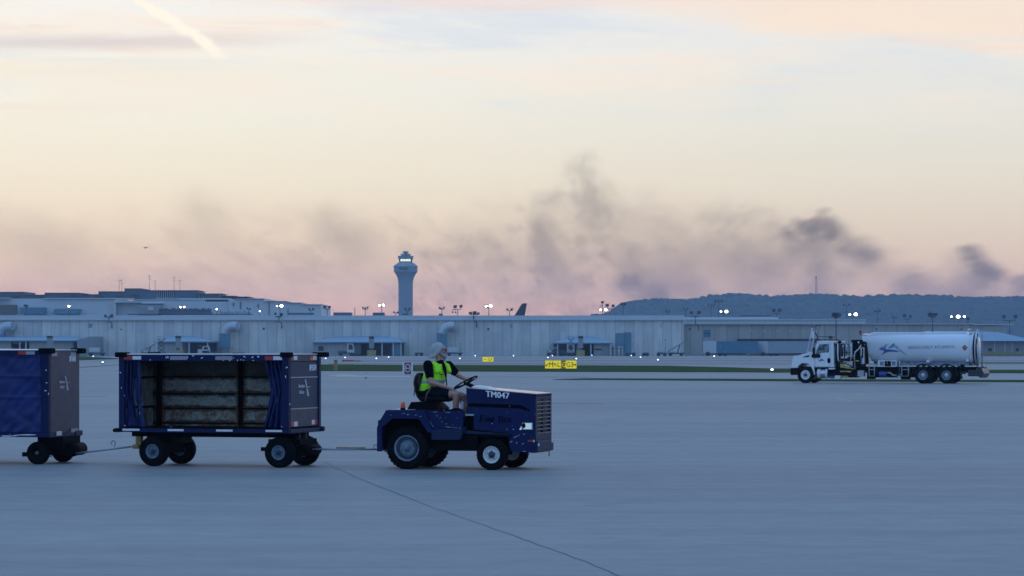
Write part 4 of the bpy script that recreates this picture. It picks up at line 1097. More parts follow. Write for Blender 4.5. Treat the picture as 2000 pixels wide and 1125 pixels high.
# bunched curtains
def curtain(u0t, u1t, u0m, u1m, u0b, u1b, folds, ph, flip=1):
    def fn(s, t):        # t 0 top .. 1 bottom
        a = lerp(t, [(0, qf(u0t, 200)[0]), (.5, qf(u0m, 200)[0]), (1, qf(u0b, 200)[0])]); c = lerp(t, [(0, qf(u1t, 200)[0]), (.5, qf(u1m, 200)[0]), (1, qf(u1b, 200)[0])])
        x = a+(c-a)*s; z = zt0+.03-(zt0-zb1+.02)*t
        am = .035+.02*math.sin(t*5+ph)
        y = -CART_W+.09+am*math.sin(s*folds*2*math.pi+ph+1.6*math.sin(t*3.3+ph))+.045*mnoise.noise(Vector((s*4, t*4, ph)))+.02*mnoise.noise(Vector((s*11, t*9, ph)))
        return (x+.012*math.sin(t*9+s*7), y, z)
    return fn
drape(cart, 'curtain', 'navy_tarp', curtain(172, 246, 172, 235, 168, 262, 2.6, .4), 60, 60)
def flap(s, t):
    u0 = lerp(t, [(0, 243), (.6, 246), (.68, 262), (1, 262)]); u1 = lerp(t, [(0, 290), (.3, 296), (.6, 300), (1, 334)])
    a = qf(u0, 200)[0]; c = qf(u1, 200)[0]; x = a+(c-a)*s; z = zt0+.03-(zt0-zb1+.025)*t
    return (x, -CART_W+.050+.030*math.sin(s*5+1)+.035*mnoise.noise(Vector((s*3, t*5, 4)))+.03*math.exp(-((t-.64)/.02)**2), z)
drape(cart, 'curtain_flap', 'navy_tarp', flap, 40, 60)
drape(cart, 'curtain', 'navy_tarp', curtain(1262, 1425, 1310, 1420, 1240, 1425, 4.5, 2.1), 80, 60)
mb = MB()
for u, v in ((288, 365), (288, 398), (292, 550), (294, 590)):
    x, z = qf(u, v, -CART_W+.0); mb.tube([(x+.022*math.cos(t), -CART_W+.035, z+.022*math.sin(t)) for t in [2*math.pi*i/12 for i in range(12)]], .005, 6, closed=True)
mb.build('tie_ring', 'white_letter', cart)
# undercarriage pieces seen below the deck
for y in (-.16, .16):
    mb = MB(); mb.box((xr-.12, y-.035, zb0-.26), (xr-.02, y+.035, zb0)); mb.build('bracket', 'blue_steel', cart)
mb = MB(); mb.cyl((.30, -.35, .30), (.30, .42, .30), .10, n=16); mb.build('front_beam', 'black_steel', cart)
mb = MB(); x, z = qf(1240, 875); mb.box((x-.04, -CART_W+.12, z-.035), (x+.10, -CART_W+.22, z+.035)); mb.build('side_stop', 'black_rubber', cart)
x, z = qf(255, 790, -.2)
mb = MB(); mb.box((x-.05, -.06, z-.16), (x+.05, .06, zb0)); mb.box((x-.09, -.10, z-.19), (x+.02, .10, z-.11)); mb.build('rear_hitch', 'yellow_worn', cart)
RH = Vector((x-.05, 0, z-.14))
# drawbar from the turntable to the tractor's hitch
Mt = Matrix.Translation(TR.o) @ Matrix.Rotation(TR.yaw, 4, 'Z'); Mc = Matrix.Translation(CF.o) @ Matrix.Rotation(CF.yaw, 4, 'Z')
hl = Mc.inverted() @ (Mt @ HITCH)
tb = tongue(cart, (.36, 0, .315), hl+Vector((0, 0, .0)), .90)
mb = MB(); a = Vector((.6, 0, .325)).lerp(hl, .2); mb.tube([a+Vector((0, 0, .022)), a.lerp(hl, .6)+Vector((0, 0, .024))], .012, 6); mb.build('painted_bar', 'yellow_worn', tb)

# ---- the closed cart at the left edge
LF = Frame(70.7, 907.5, -13.5, -.70)
c2 = thing('baggage_cart', 'curtained dark blue baggage cart numbered BF1641, its side tarp closed', 'baggage cart', LF.o, LF.yaw)
def gf(u, v, ly=-CART_W): return LF.fit(u/3.75, 640+v/3.75, ly)
xr2 = gf(357, 805)[0]; xl2 = xr2-3.3; yb0 = gf(300, 802)[1]; yb1 = gf(300, 770)[1]; yt0 = gf(280, 203)[1]; yt1 = gf(280, 162)[1]
print('cart2', xr2, yb0, yb1, yt0, yt1)
axle_set(c2, 0, .208, .17, None, True, rim_r=.085, rim_mat='black_steel'); axle_set(c2, -2.25, .208, .17, None, False, rim_r=.085, rim_mat='black_steel')
mb = MB(); mb.box((-.14, -.46, .16), (.14, .46, .26)); mb.cyl((0, 0, .26), (0, 0, yb0-.04), .22, n=24); mb.box((-.08, -.44, .26), (.42, .40, yb0)); mb.build('turntable', 'black_steel', c2)
mb = MB(); mb.box((-2.35, -.46, .16), (-2.13, .46, yb0)); mb.build('rear_axle', 'black_steel', c2)
mb = MB(); mb.cyl((.42, -.30, .26), (.42, .46, .26), .12, n=16); mb.build('front_beam', 'black_steel', c2)
mb = MB(); mb.box((xl2-.04, -CART_W-.02, yb0), (xr2+.0, CART_W+.02, yb1)); mb.build('deck', 'blue_paint_worn', c2)
mb = MB(); mb.box((xr2-.02, CART_W-.3, yb0-.01), (xr2+.05, CART_W+.05, yb0+.09), 0, .015); mb.build('bumper_block', 'blue_steel', c2)
mb = MB(); mb.box((xr2+.0, -CART_W-.018, yb0-.002), (xr2+.03, CART_W, yb1+.0)); mb.build('end_sill', 'blue_steel', c2)
for x, y, w in ((xl2, -CART_W, .11), (xr2-.15, -CART_W, .15), (xl2, CART_W-pw, .10), (xr2-.10, CART_W-pw, .10)):
    mb = MB(); mb.box((x, y, yb1), (x+w, y+pw, yt1), 0, .006); mb.build('corner_post', 'blue_paint', c2)
mb = MB(); mb.box((xl2+.111, -CART_W-.004, yt0), (xr2-.151, -CART_W+.05, yt1-.01)); mb.build('header_beam', 'blue_paint', c2)
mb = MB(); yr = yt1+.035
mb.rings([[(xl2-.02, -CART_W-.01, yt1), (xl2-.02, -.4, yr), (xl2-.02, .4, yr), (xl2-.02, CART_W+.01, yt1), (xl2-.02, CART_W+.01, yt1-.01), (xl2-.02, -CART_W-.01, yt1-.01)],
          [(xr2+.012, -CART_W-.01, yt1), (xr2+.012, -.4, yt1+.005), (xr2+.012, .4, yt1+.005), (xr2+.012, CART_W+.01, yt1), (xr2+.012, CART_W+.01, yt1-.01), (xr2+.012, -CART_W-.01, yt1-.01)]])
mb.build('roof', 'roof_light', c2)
for x, y, sx_ in ((xr2-.20, -CART_W-.035, .27), (xr2-.14, CART_W-.14, .26)):
    mb = MB(); mb.box((x, y, yt1-.07), (x+sx_, y+.20, yt1+.03), 0, .02); mb.build('corner_cap', 'black_rubber', c2)
mb = MB(); mb.box((xr2-.015, -CART_W+.088, yb1), (xr2+.004, CART_W-.02, yt1-.01)); ew2 = mb.build('end_wall', 'alu_panel', c2)
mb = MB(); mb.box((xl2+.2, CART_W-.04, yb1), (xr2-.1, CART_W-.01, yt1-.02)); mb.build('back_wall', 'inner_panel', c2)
endtext(c2, 'BF1641', .150, .24, gf(500, 248, .3)[1], 'white_letter', xr2+.006, sx=.70)
emblem(c2, xr2+.009, .0, gf(500, 415, 0)[1], .86)
for (y0, z0, y1, z1, m_) in [(-.62, yt1-.115, -.36, yt1-.05, 'grey_tape'), (.3, yt1-.115, .55, yt1-.05, 'grey_tape'), (-.45, yb0+.02, -.2, yb0+.10, 'white_tape'), (.25, yb0+.06, .6, yb0+.13, 'grey_tape')]:
    mb = MB(); mb.box((xr2+.031 if z0 < 1 else xr2+.005, y0, z0), (xr2+.035 if z0 < 1 else xr2+.008, y1, z1)); mb.build('reflective_tape', m_, c2)
a, c_, d_ = gf(133, 180)[0], gf(190, 180)[0], gf(255, 180)[0]
mb = MB(); mb.box((a, -CART_W-.008, yt0+.015), (c_, -CART_W-.004, yt0+.075)); mb.build('reflective_tape', 'red_tape', c2)
mb = MB(); mb.box((c_+.002, -CART_W-.008, yt0+.015), (d_, -CART_W-.004, yt0+.075)); mb.build('reflective_tape', 'grey_tape', c2)
absorb(kid(c2, 'header_beam'), scuffs(c2, [(*gf(342, 311), .06, 1.9), (*gf(345, 403), .05, 0), (*gf(337, 462), .07, 0), (*gf(360, 484), .06, 1.5), (*gf(60, 793), .4, .0), (*gf(200, 785), .5, .02), (*gf(130, 787), .2, .1)], -CART_W-.028))
xa = gf(-400, 500)[0]
def tarp(s, t):
    x = (xl2+.12)+(xr2-.16-xl2-.12)*s; z = yt0+.02-(yt0-yb1+.02)*t
    w = .030*mnoise.noise(Vector((x*3.2+z*2.0, z*1.6, 0)))+.022*mnoise.noise(Vector((x*7-z*4, z*5, 3)))+.022*abs(mnoise.noise(Vector((x*2.0+z*3.0, z*.8-x*.5, 8))))
    w += .012*math.exp(-((t-.28)/.02)**2)+.012*math.exp(-((t-.55)/.02)**2)+.010*math.exp(-((t-.02)/.02)**2)
    w += .02*max(0, t-.75)*math.sin(x*9+3*mnoise.noise(Vector((x, 0, 0))))*3
    return (x, -CART_W+.035-w, z)
drape(c2, 'side_tarp', 'navy_tarp_faded', tarp, 180, 90)
mb = MB(); x, z = gf(170, 930); mb.box((x-.06, -.66, z-.04), (x+.08, -.54, z+.04)); mb.build('side_stop', 'black_rubber', c2)
mb = MB(); p = gf(350, 945, -.6); q = gf(430, 960, .4); mb.tube([(p[0], -.55, p[1]), ((p[0]+q[0])/2, -.1, p[1]-.0), (q[0], .35, q[1])], .008, 6); mb.build('cable', 'black_rubber', c2)
M2 = Matrix.Translation(LF.o) @ Matrix.Rotation(LF.yaw, 4, 'Z')
hl2 = M2.inverted() @ (Mc @ RH)
p = gf(560, 925, .0)
tb2 = tongue(c2, (p[0]-.1, 0, p[1]), hl2, .55, False)
mb = MB(); k_ = gf(828, 860, 0)
mb.tube([(k_[0]-.01, 0, k_[1]+.0), (k_[0]-.055, 0, k_[1]+.03), (k_[0]+.0, 0, k_[1]+.085), (k_[0]+.045, 0, k_[1]+.06), (k_[0]+.03, 0, k_[1]-.03)], .007, 6); mb.build('lift_loop', 'steel_dark', tb2)

# ================================================================== fuel tanker truck
FT = Frame(1848, 749.5, -19.0, -1.22)
tk = thing('tanker_truck', 'white aviation fuel tanker truck with blue emblem on its long tank', 'tanker truck', FT.o, FT.yaw)
def kf_(u, v, ly=-1.2): return FT.fit(1500+u/4.3478, 620+v/4.3478, ly)
def c8(u, v, ly=-1.2): return FT.fit(1540+u/8.656, 630+v/8.656, ly)
def t8(u, v, ly=-1.2): return FT.fit(1700+u/8.652, 630+v/8.652, ly)
wx0 = c8(285, 893)[0]; wx1 = t8(885, 900)[0]; wx2 = 0.0
def truckwheel(x, r, dual, rim, hubm):
    wheel(tk, (x, -1.06, r), r, .29, .285, rim, -1, 10, .09 if dual else .03, hubm, .10, tread=False); wheel(tk, (x, 1.06, r), r, .29, .285, rim, 1, 10, .09, hubm, .10, tread=False)
    if dual:
        for s in (-1, 1): wheel(tk, (x, s*.72, r), r, .27, .285, rim, s, 10, .09, hubm, .10, tread=False)
wr_ = .50
truckwheel(wx0, wr_, False, 'rim_white', 'hub_dark'); truckwheel(wx1, wr_, True, 'rim_blue', 'rim_white'); truckwheel(wx2, wr_, True, 'rim_blue', 'rim_white')
# chassis
zc0, zc1 = .62, .98
mb = MB()
for s in (-1, 1): mb.box((wx0-.6, s*.36, zc0+.05), (kf_(1760, 400)[0], s*.44, zc1))
for x in (wx0+1.3, wx0+2.6, wx0+4.6, wx1-.7, wx2+.7): mb.box((x, -.36, zc0+.1), (x+.12, .36, zc1-.05))
for x in (wx0, wx1, wx2): mb.cyl((x, -.9, wr_), (x, .9, wr_), .09)
for x in (wx1, wx2): mb.ball((x, 0, wr_), (.24, .28, .24))
mb.build('chassis', 'black_steel', tk)
# cab
g_ = lambda pts, y=-1.2: [c8(u, v, y) for u, v in pts]
CW = 1.08
cabp = g_([(418, 756), (418, 590), (430, 500), (470, 345), (490, 322), (520, 312), (800, 316), (818, 322), (770, 345), (765, 756)], -CW)
cabp = g_([(455, 756), (418, 700), (415, 560), (425, 500), (470, 352), (500, 322), (560, 312), (765, 314), (768, 756)], -CW)
mb = MB()
def shrink(poly, e): 
    cx = sum(p[0] for p in poly)/len(poly); cz = sum(p[1] for p in poly)/len(poly); return [(cx+(p[0]-cx)*(1-e), cz+(p[1]-cz)*(1-e)) for p in poly]
mb.rings([[(x, -CW, z) for x, z in shrink(cabp, .03)], [(x, -CW+.06, z) for x, z in cabp], [(x, CW-.06, z) for x, z in cabp], [(x, CW, z) for x, z in shrink(cabp, .03)]])
cab = mb.build('cab', 'white_paint', tk)
mb = MB(); roofp = g_([(470, 345), (500, 318), (560, 306), (820, 314), (824, 330), (760, 336)], -CW); mb.prism(roofp, -CW+.02, CW-.02); mb.build('cab_roof', 'white_paint', cab)
wp = g_([(462, 520), (520, 370), (690, 358), (684, 505), (560, 512), (520, 534), (480, 540)], -CW)
mb = MB()
for s in (-1, 1): mb.prism(wp, s*(CW+.004), s*(CW-.02))
mb.build('side_window', 'truck_glass', cab)
mb = MB(); a0, a1 = c8(424, 498, -CW), c8(466, 356, -CW)
mb.rings([[(a0[0]-.035, -.92, a0[1]), (a0[0]-.035, .92, a0[1]), (a1[0]-.03, .86, a1[1]), (a1[0]-.03, -.86, a1[1])], [(a0[0]+.02, -.92, a0[1]), (a0[0]+.02, .92, a0[1]), (a1[0]+.02, .86, a1[1]), (a1[0]+.02, -.86, a1[1])]])
mb.build('windscreen', 'truck_glass', cab)
dp = g_([(446, 540), (470, 345), (712, 340), (712, 745), (446, 745)], -CW)
mb = MB(); mb.tube([(x, -CW-.004, z) for x, z in dp], .009, 6, closed=True); mb.build('door_seam', 'grey_tape', cab)
h = c8(683, 642, -CW); mb = MB(); mb.ball((h[0], -CW-.005, h[1]), (.10, .02, .17), 14, 10); mb.build('door_pocket', 'black_vinyl', cab)
# bonnet with nose
hp_ = g_([(52, 762), (50, 715), (72, 600), (95, 580), (225, 538), (345, 508), (425, 505), (440, 560), (440, 760), (428, 760), (400, 725), (335, 690), (240, 684), (180, 715), (150, 762)], -CW)
mb = MB()
def scy(poly, y): return [(x, y, z) for x, z in poly]
top = hp_[:]
mb.rings([scy(shrink(hp_, .02), -1.10), scy(hp_, -1.04), scy(hp_, 1.04), scy(shrink(hp_, .02), 1.10)])
mb.build('bonnet', 'white_paint', tk)
ip = g_([(240, 583), (350, 548), (350, 578), (320, 585), (250, 590)], -1.1); mb = MB(); mb.prism(ip, -1.106, -1.09); mb.build('air_vent', 'black_vinyl', tk)
fp = g_([(400, 700), (430, 760), (448, 880), (425, 885), (405, 790), (370, 715)], -1.1); mb = MB()
for s in (-1, 1): mb.prism(fp, s*1.12, s*.95)
mb.build('mudguard', 'white_paint', tk)
bp = g_([(36, 770), (150, 765), (150, 860), (60, 888), (36, 880)], -1.1); mb = MB(); mb.prism(bp, -1.13, 1.13); mb.build('front_bumper', 'black_steel', tk)
x, z = c8(48, 680, -1.1); mb = MB(); mb.box((x-.01, -.55, z-.12), (x+.03, .55, z+.42)); mb.build('radiator_grille', 'chrome', tk)
for s in (-1, 1):
    mb = MB(); x, z = c8(62, 705, -1.1); mb.box((x-.02, s*.72, z-.08), (x+.12, s*1.0, z+.09), 0, .02); mb.build('headlight', 'chrome', tk)
# mirrors
for s in (-1, 1):
    mb = MB(); x, z = c8(432, 470, -1.25); mb.box((x-.05, s*1.22, z-.26), (x+.05, s*1.40, z+.18), 0, .02)
    mb.tube([(x, s*1.06, z+.12), (x, s*1.3, z+.15)], .02); mb.tube([(x+.1, s*1.06, z-.25), (x, s*1.3, z-.2)], .02)
    a = c8(460, 565, -1.15); mb.box((a[0]-.25, s*1.12, a[1]-.1), (a[0]+.27, s*1.16, a[1]+.1), 0, .02)
    mb.build('mirror', 'black_vinyl', tk)
mb = MB(); p0, p1 = c8(345, 505, -.95), c8(350, 330, -.95)
pA = c8(318, 500, -.9); pB = c8(395, 140, -.9); pC = c8(430, 150, -.9); pD = c8(470, 330, -.9); pE = c8(385, 500, -.9)
for s in (-.9,):
    mb.tube([(pA[0], s, pA[1]), (pB[0], s, pB[1]), (pB[0]+.02, s, c8(390, 90)[1])], .035)
    mb.tube([(pE[0], s, pE[1]), (c8(400, 300)[0], s, c8(400, 300)[1]), (pC[0], s, pC[1])], .03)
    mb.tube([(pA[0], s, pA[1]), (pE[0], s, pE[1])], .03)
mb.box((pB[0]-.01, -.93, c8(0, 260)[1]), (pC[0]-.05, -.87, pC[1]))
mb.build('folding_ladder', 'white_tape', tk)
mb = MB(); q = c8(455, 340, -.8)
mb.tube([(pC[0], -.86, pC[1]), (c8(475, 250)[0], -.86, c8(475, 250)[1]), (q[0], -.86, q[1])], .04)
mb.tube([(c8(385, 130)[0], -.8, c8(385, 130)[1]), (c8(380, 70)[0], -.8, c8(380, 70)[1]), (c8(430, 60)[0], -.8, c8(430, 60)[1]), (c8(440, 120)[0], -.8, c8(440, 120)[1])], .025)
mb.tube([(c8(430, 60)[0], -.8, c8(430, 60)[1]), (c8(530, 35)[0], -.8, c8(530, 35)[1])], .025)
mb.tube([(c8(530, 40)[0], -.8, c8(530, 40)[1]), (c8(480, 150)[0], -.8, c8(480, 150)[1]), (c8(465, 250)[0], -.8, c8(465, 250)[1])], .014)
mb.build('lift_arm', 'steel_dark', tk)
# roof rails and work lamps over the cab
mb = MB()
zr = c8(480, 292)[1]
mb.tube([(c8(480, 292)[0], -.8, zr), (c8(740, 292)[0], -.8, zr)], .035); mb.tube([(c8(480, 292)[0], .6, zr), (c8(740, 292)[0], .6, zr)], .035)
for u in (500, 600, 700): x = c8(u, 300)[0]; mb.box((x-.02, -.82, c8(0, 312)[1]-.02), (x+.02, -.78, zr))
a, c_ = c8(660, 228), c8(718, 270); mb.box((a[0], -.9, c_[1]), (c_[0], -.2, a[1]))
mb.tube([(c8(480, 240)[0], -.8, c8(480, 240)[1]), (c8(660, 240)[0], -.8, c8(660, 240)[1])], .02)
mb.build('roof_platform', 'steel_dark', tk)
# side tank, steps, boxes between the axles
def bx8(name, mat, u0, v0, u1, v1, y0=-1.15, y1=-.45, fn=c8, bev=.02):
    a, b = fn(u0, v0, y0), fn(u1, v1, y0); m_ = MB(); m_.box((a[0], y0, b[1]), (b[0], y1, a[1]), 0, bev); return m_.build(name, mat, tk)
a, b_ = c8(485, 862, -1.0), c8(665, 862, -1.0)
mb = MB(); mb.cyl((a[0], -.86, a[1]), (b_[0], -.86, a[1]), .28, n=24); o = mb.build('diesel_tank', 'chrome', tk)
mb = MB(); mb.cyl((a[0]+.02, -.86, a[1]), (a[0]+.20, -.86, a[1]), .29, n=24); mb.build('tank_band', 'white_tape', o)
mb = MB(); mb.cyl((b_[0]-.15, -.86, a[1]), (b_[0]-.02, -.86, a[1]), .29, n=24); mb.build('tank_band', 'white_tape', o)
bx8('side_step', 'white_tape', 676, 766, 778, 794, -1.16, -.9)
bx8('pump_housing', 'black_steel', 480, 765, 1130, 930, -.80, .5)
bx8('tool_box', 'logo_blue', 690, 900, 760, 945, -1.0, -.81)
bx8('tool_box', 'white_tape', 782, 896, 880, 958, -1.06, -.81)
bx8('valve_box', 'yellow_worn', 868, 815, 1000, 838, -1.10, -.81); bx8('valve_box', 'yellow_worn', 868, 900, 1000, 922, -1.10, -.81)
bx8('valve_box', 'yellow_worn', 1000, 815, 1055, 845, -1.12, -.85); bx8('valve_box', 'sign_yellow', 1135, 640, 1185, 660, -1.0, -.85)
bx8('pump_panel', 'galv', 1165, 808, 1275, 912, -1.12, -.7)
# operator lift cage and hose equipment between the cab and the tank
def frame8(name, mat, pts, y, r, fn=c8, closed=False):
    m_ = MB(); m_.tube([(fn(u, v, y)[0], y, fn(u, v, y)[1]) for u, v in pts], r, 6, closed=closed); return m_.build(name, mat, tk)
bx8('cage_back', 'black_steel', 770, 360, 832, 760, -.6, .9)
bx8('cage_back', 'black_steel', 1080, 330, 1215, 800, -.75, .9)
frame8('cage_rail', 'steel_dark', [(880, 365), (1025, 365), (1025, 640), (880, 640)], -1.10, .035, closed=True)
frame8('cage_rail', 'steel_dark', [(905, 375), (905, 640)], -1.0, .03); frame8('cage_rail', 'chrome', [(985, 370), (985, 560)], -.9, .05)
frame8('cage_rail', 'chrome', [(915, 380), (915, 480)], -.9, .06); frame8('cage_rail', 'black_steel', [(950, 370), (950, 600)], -1.05, .05)
frame8('cage_rail', 'chrome', [(830, 360), (840, 640), (900, 672), (1040, 660), (1060, 600), (1060, 350)], -1.02, .05)
frame8('cage_rail', 'steel_dark', [(860, 340), (865, 660)], -.8, .07); frame8('cage_rail', 'steel_dark', [(770, 350), (800, 420), (800, 700)], -1.0, .05)
frame8('cage_rail', 'black_steel', [(830, 510), (1060, 510)], -1.0, .02)
bx8('cage_floor', 'chrome', 885, 570, 1000, 608, -1.08, .6); bx8('cage_floor', 'black_steel', 870, 610, 1040, 650, -1.1, .7)
bx8('exhaust_cap', 'black_steel', 840, 305, 880, 350, -.9, -.6); bx8('exhaust_cap', 'black_steel', 1060, 290, 1190, 335, -.8, .5)
mb = MB(); a = [c8(u, v) for u, v in ((840, 680), (1110, 778), (1110, 760), (930, 690), (1080, 690), (1080, 660), (840, 650))]
a = [c8(u, v) for u, v in ((868, 690), (960, 735), (1110, 785), (1080, 790), (868, 760))]; mb.prism(a, -1.05, -.85); mb.build('scissor_arm', 'yellow_worn', tk)
a = [c8(u, v) for u, v in ((850, 640), (1110, 745), (1110, 765), (850, 665))]; mb = MB(); mb.prism(a, -1.09, -1.052); mb.build('scissor_arm', 'steel_dark', tk)
frame8('hose_pipe', 'chrome', [(1125, 785), (1115, 560), (1130, 500), (1200, 440), (1230, 360)], -1.15, .055)
frame8('hose_pipe', 'black_rubber', [(1180, 350), (1230, 335), (1300, 345), (1320, 430), (1335, 700)], -1.18, .09)
frame8('hose_pipe', 'chrome', [(1175, 345), (1200, 340)], -1.2, .08)
bx8('hose_rack', 'chrome', 1215, 420, 1285, 700, -1.12, -.95); bx8('hose_rack', 'black_steel', 1238, 435, 1262, 600, -1.15, -1.121)
bx8('hose_rack', 'logo_blue', 1215, 560, 1240, 690, -1.16, -1.121)
# the tank
tz0, tz1 = t8(900, 700)[1], t8(900, 190)[1]; tzc = (tz0+tz1)/2; tb_ = (tz1-tz0)/2+.02; ta_ = 1.22
tx0 = kf_(785, 200)[0]; tx0b = kf_(858, 370)[0]; tx1 = kf_(1712, 250)[0]
print('tank', tx0, tx1, tz0, tz1)
def sup(t, n=2.7):
    c, s = math.cos(t), math.sin(t); return math.copysign(abs(c)**(2/n), c), math.copysign(abs(s)**(2/n), s)
def tanky(z):
    q = min(1, abs((z-tzc)/tb_)); return -ta_*(1-q**2.7)**(1/2.7)
mb = MB(); rs = []; NT = 48
for x, k, sl in [(0, 1, 1), (tx1-tx0-.10, 1, 0), (tx1-tx0, .985, 0), (tx1-tx0+.14, .93, 0), (tx1-tx0+.27, .78, 0), (tx1-tx0+.34, .5, 0), (tx1-tx0+.36, .02, 0)]:
    ring = []
    for i in range(NT):
        c, s = sup(2*math.pi*i/NT); z = tzc+tb_*k*s
        xx = tx0+x+(sl*max(0, (tz1-.1-z))*.42 if sl else 0)
        ring.append((xx, ta_*k*c, z))
    rs.append(ring)
mb.rings(rs, 0, True); tank = mb.build('tank', 'tank_white', tk)
mb = MB(); mb.tube([(tx1-.02, ta_*1.005*sup(2*math.pi*i/NT)[0], tzc+tb_*1.005*sup(2*math.pi*i/NT)[1]) for i in range(NT)], .022, 6, closed=True); mb.build('tank_seam', 'white_tape', tank)
mb = MB(); mb.box((tx0+.45, -.46, tz1-.05), (tx1-.3, .46, tz1+.10), 0, .05); mb.build('spill_rail', 'tank_white', tank)
mb = MB(); a = t8(1650, 685); mb.rings([[(tx0+.9, -1.0, tz0-.1), (tx0+.9, -.9, tz0+.12), (tx0+.9, .9, tz0+.12), (tx0+.9, 1.0, tz0-.1)], [(a[0], -1.0, tz0-.1), (a[0], -.9, tz0+.12), (a[0], .9, tz0+.12), (a[0], 1.0, tz0-.1)]]); mb.build('tank_cradle', 'rim_blue', tk)
# the hoop guards on the tank's rear head
for k, (off, r) in enumerate(((.15, .045), (.30, .045), (.225, .06))):
    mb = MB(); mb.tube([(tx1+off+.06*math.cos(math.pi*i/20-math.pi/2), (-ta_*.93+.03*k)*math.cos(math.pi*(i/20-.5)*.93)-.02, tzc+tb_*1.02*math.sin(math.pi*(i/20-.5)*.93)) for i in range(21)], r, 8); mb.build('hose_hoop', 'black_rubber' if k < 2 else 'white_tape', tk)
# emblem and lettering
def on_tank(p): return Vector((p.x, tanky(p.z)-.012-(.004 if p.y < -2 else 0)+0*p.y, p.z))
def decal(name, mat, pts, sub=1, off=.012):
    P_ = [t8(u, v) for u, v in pts]; n = len(P_); mb = MB()
    f_ = [(x, tanky(z)-off, z) for x, z in P_]; bk = [(x, tanky(z)-.001, z) for x, z in P_]
    mb.add(f_+bk, [tuple(range(n)), tuple(range(2*n-1, n-1, -1))]+[(i, i+n, (i+1) % n+n, (i+1) % n) for i in range(n)]); return mb.build(name, mat, tank)
decal('emblem', 'logo_teal', [(300, 435), (390, 345), (470, 420), (612, 545), (560, 520), (470, 465), (405, 398), (350, 432), (310, 440)])
decal('emblem', 'logo_blue', [(178, 550), (215, 510), (238, 478), (200, 468), (155, 455), (160, 440), (200, 448), (250, 452), (300, 455), (370, 462), (440, 470), (488, 495), (440, 495), (380, 490), (320, 492), (270, 500), (225, 522)], off=.014)
for k, (pts) in enumerate([[(240, 448), (228, 430), (232, 405), (250, 380), (302, 360), (265, 382), (248, 408), (248, 430), (270, 452)], [(215, 452), (198, 430), (196, 408), (205, 392), (208, 410), (215, 430), (240, 452)], [(195, 455), (175, 440), (170, 422), (180, 412), (186, 430), (212, 452)], [(180, 462), (160, 455), (152, 445), (158, 434), (170, 446), (190, 458)]]):
    decal('emblem', 'logo_blue', pts, off=.016)
a = t8(628, 447); e_ = t8(1440, 430); sl2 = -(447-430)/(1440-628)*-1
def tl_(name, s_, size, mat, u, v, width_u, **kw):
    p = t8(u, v); q = t8(width_u, v-(width_u-u)*.021)
    o = text(name, s_, size, mat, tank, (0, 0, 0), **kw)
    w = max(v_.co.x for v_ in o.data.vertices)-min(v_.co.x for v_ in o.data.vertices); k = (q[0]-p[0])/w
    for v_ in o.data.vertices:
        x_ = p[0]+v_.co.x*k; z_ = p[1]+v_.co.z+(q[1]-p[1])*(x_-p[0])/(q[0]-p[0])
        v_.co = (x_, tanky(z_)-.008-v_.co.y, z_)
    return o
tl_('lettering', 'ABSOLUTELY ATLANTIC.', .235, 'text_grey', 628, 447, 1446, space=1.15)
decal('small_marking', 'red_tape', [(-188, 208), (-100, 206), (-100, 214), (-188, 216)])
decal('small_marking', 'faded_letter', [(-80, 206), (95, 203), (95, 211), (-80, 214)])
decal('small_marking', 'faded_letter', [(8, 530), (34, 530), (34, 548), (8, 548)])
decal('small_marking', 'faded_letter', [(0, 575), (145, 572), (145, 580), (0, 583)])
decal('small_marking', 'faded_letter', [(1430, 176), (1562, 174), (1562, 182), (1430, 184)])
decal('hazard_placard', 'text_grey', [(1546, 424), (1596, 372), (1646, 424), (1596, 478)], off=.012)
decal('hazard_placard', 'red_tape', [(1556, 424), (1596, 382), (1636, 424), (1596, 468)], off=.016)
decal('hazard_placard', 'faded_letter', [(1572, 420), (1622, 420), (1622, 430), (1572, 430)], off=.020)
decal('side_plate', 'sign_black', [(786, 178), (874, 178), (874, 206), (786, 206)], off=.015)
for u0, u1 in ((800, 818), (830, 842), (852, 862)): decal('side_plate', 'white_tape', [(u0, 186), (u1, 186), (u1, 198), (u0, 198)], off=.02)
bx8('marker_box', 'white_tape', 945, 634, 1025, 678, -1.16, -.8, t8); bx8('marker_box', 'black_steel', 1000, 640, 1018, 668, -1.18, -1.161, t8); bx8('marker_box', 'white_tape', 1614, 622, 1660, 662, -1.12, -.8, t8)
# top beacon, rear mast and ladder
p = kf_(793, 135, 0); mb = MB(); mb.cyl((p[0]+.05, -.5, tz1-.05), (p[0]+.05, -.5, tz1+.12), .05, n=10); mb.ball((p[0]+.05, -.5, tz1+.14), (.10, .10, .08), 10, 8); mb.build('warning_beacon', 'red_tape', tk)
p = t8(1688, 180, -.6); mb = MB(); mb.tube([(p[0], -.6, tz1-.1), (p[0], -.6, t8(0, 110)[1])], .03); mb.ball((p[0]-.05, -.6, t8(0, 130)[1]), .10, 8, 6); mb.ball((p[0]+.02, -.62, t8(0, 180)[1]), .11, 8, 6); mb.build('work_lamp', 'chrome', tk)
xa_, xb_ = t8(1796, 400, -.9)[0], t8(1812, 400, -.9)[0]
mb = MB()
for y in (-.9, -.45): mb.tube([(xa_, y, .75), (xa_, y, t8(0, 115)[1])], .028, 6)
for k in range(7): mb.tube([(xa_, -.9, .9+k*.3), (xa_, -.45, .9+k*.3)], .02, 6)
mb.build('rear_ladder', 'chrome', tk)
mb = MB(); mb.tube([(xb_+.06, .2, .8), (xb_+.06, .2, t8(0, 120)[1])], .04, 6); mb.build('handrail', 'grey_tape', tk)
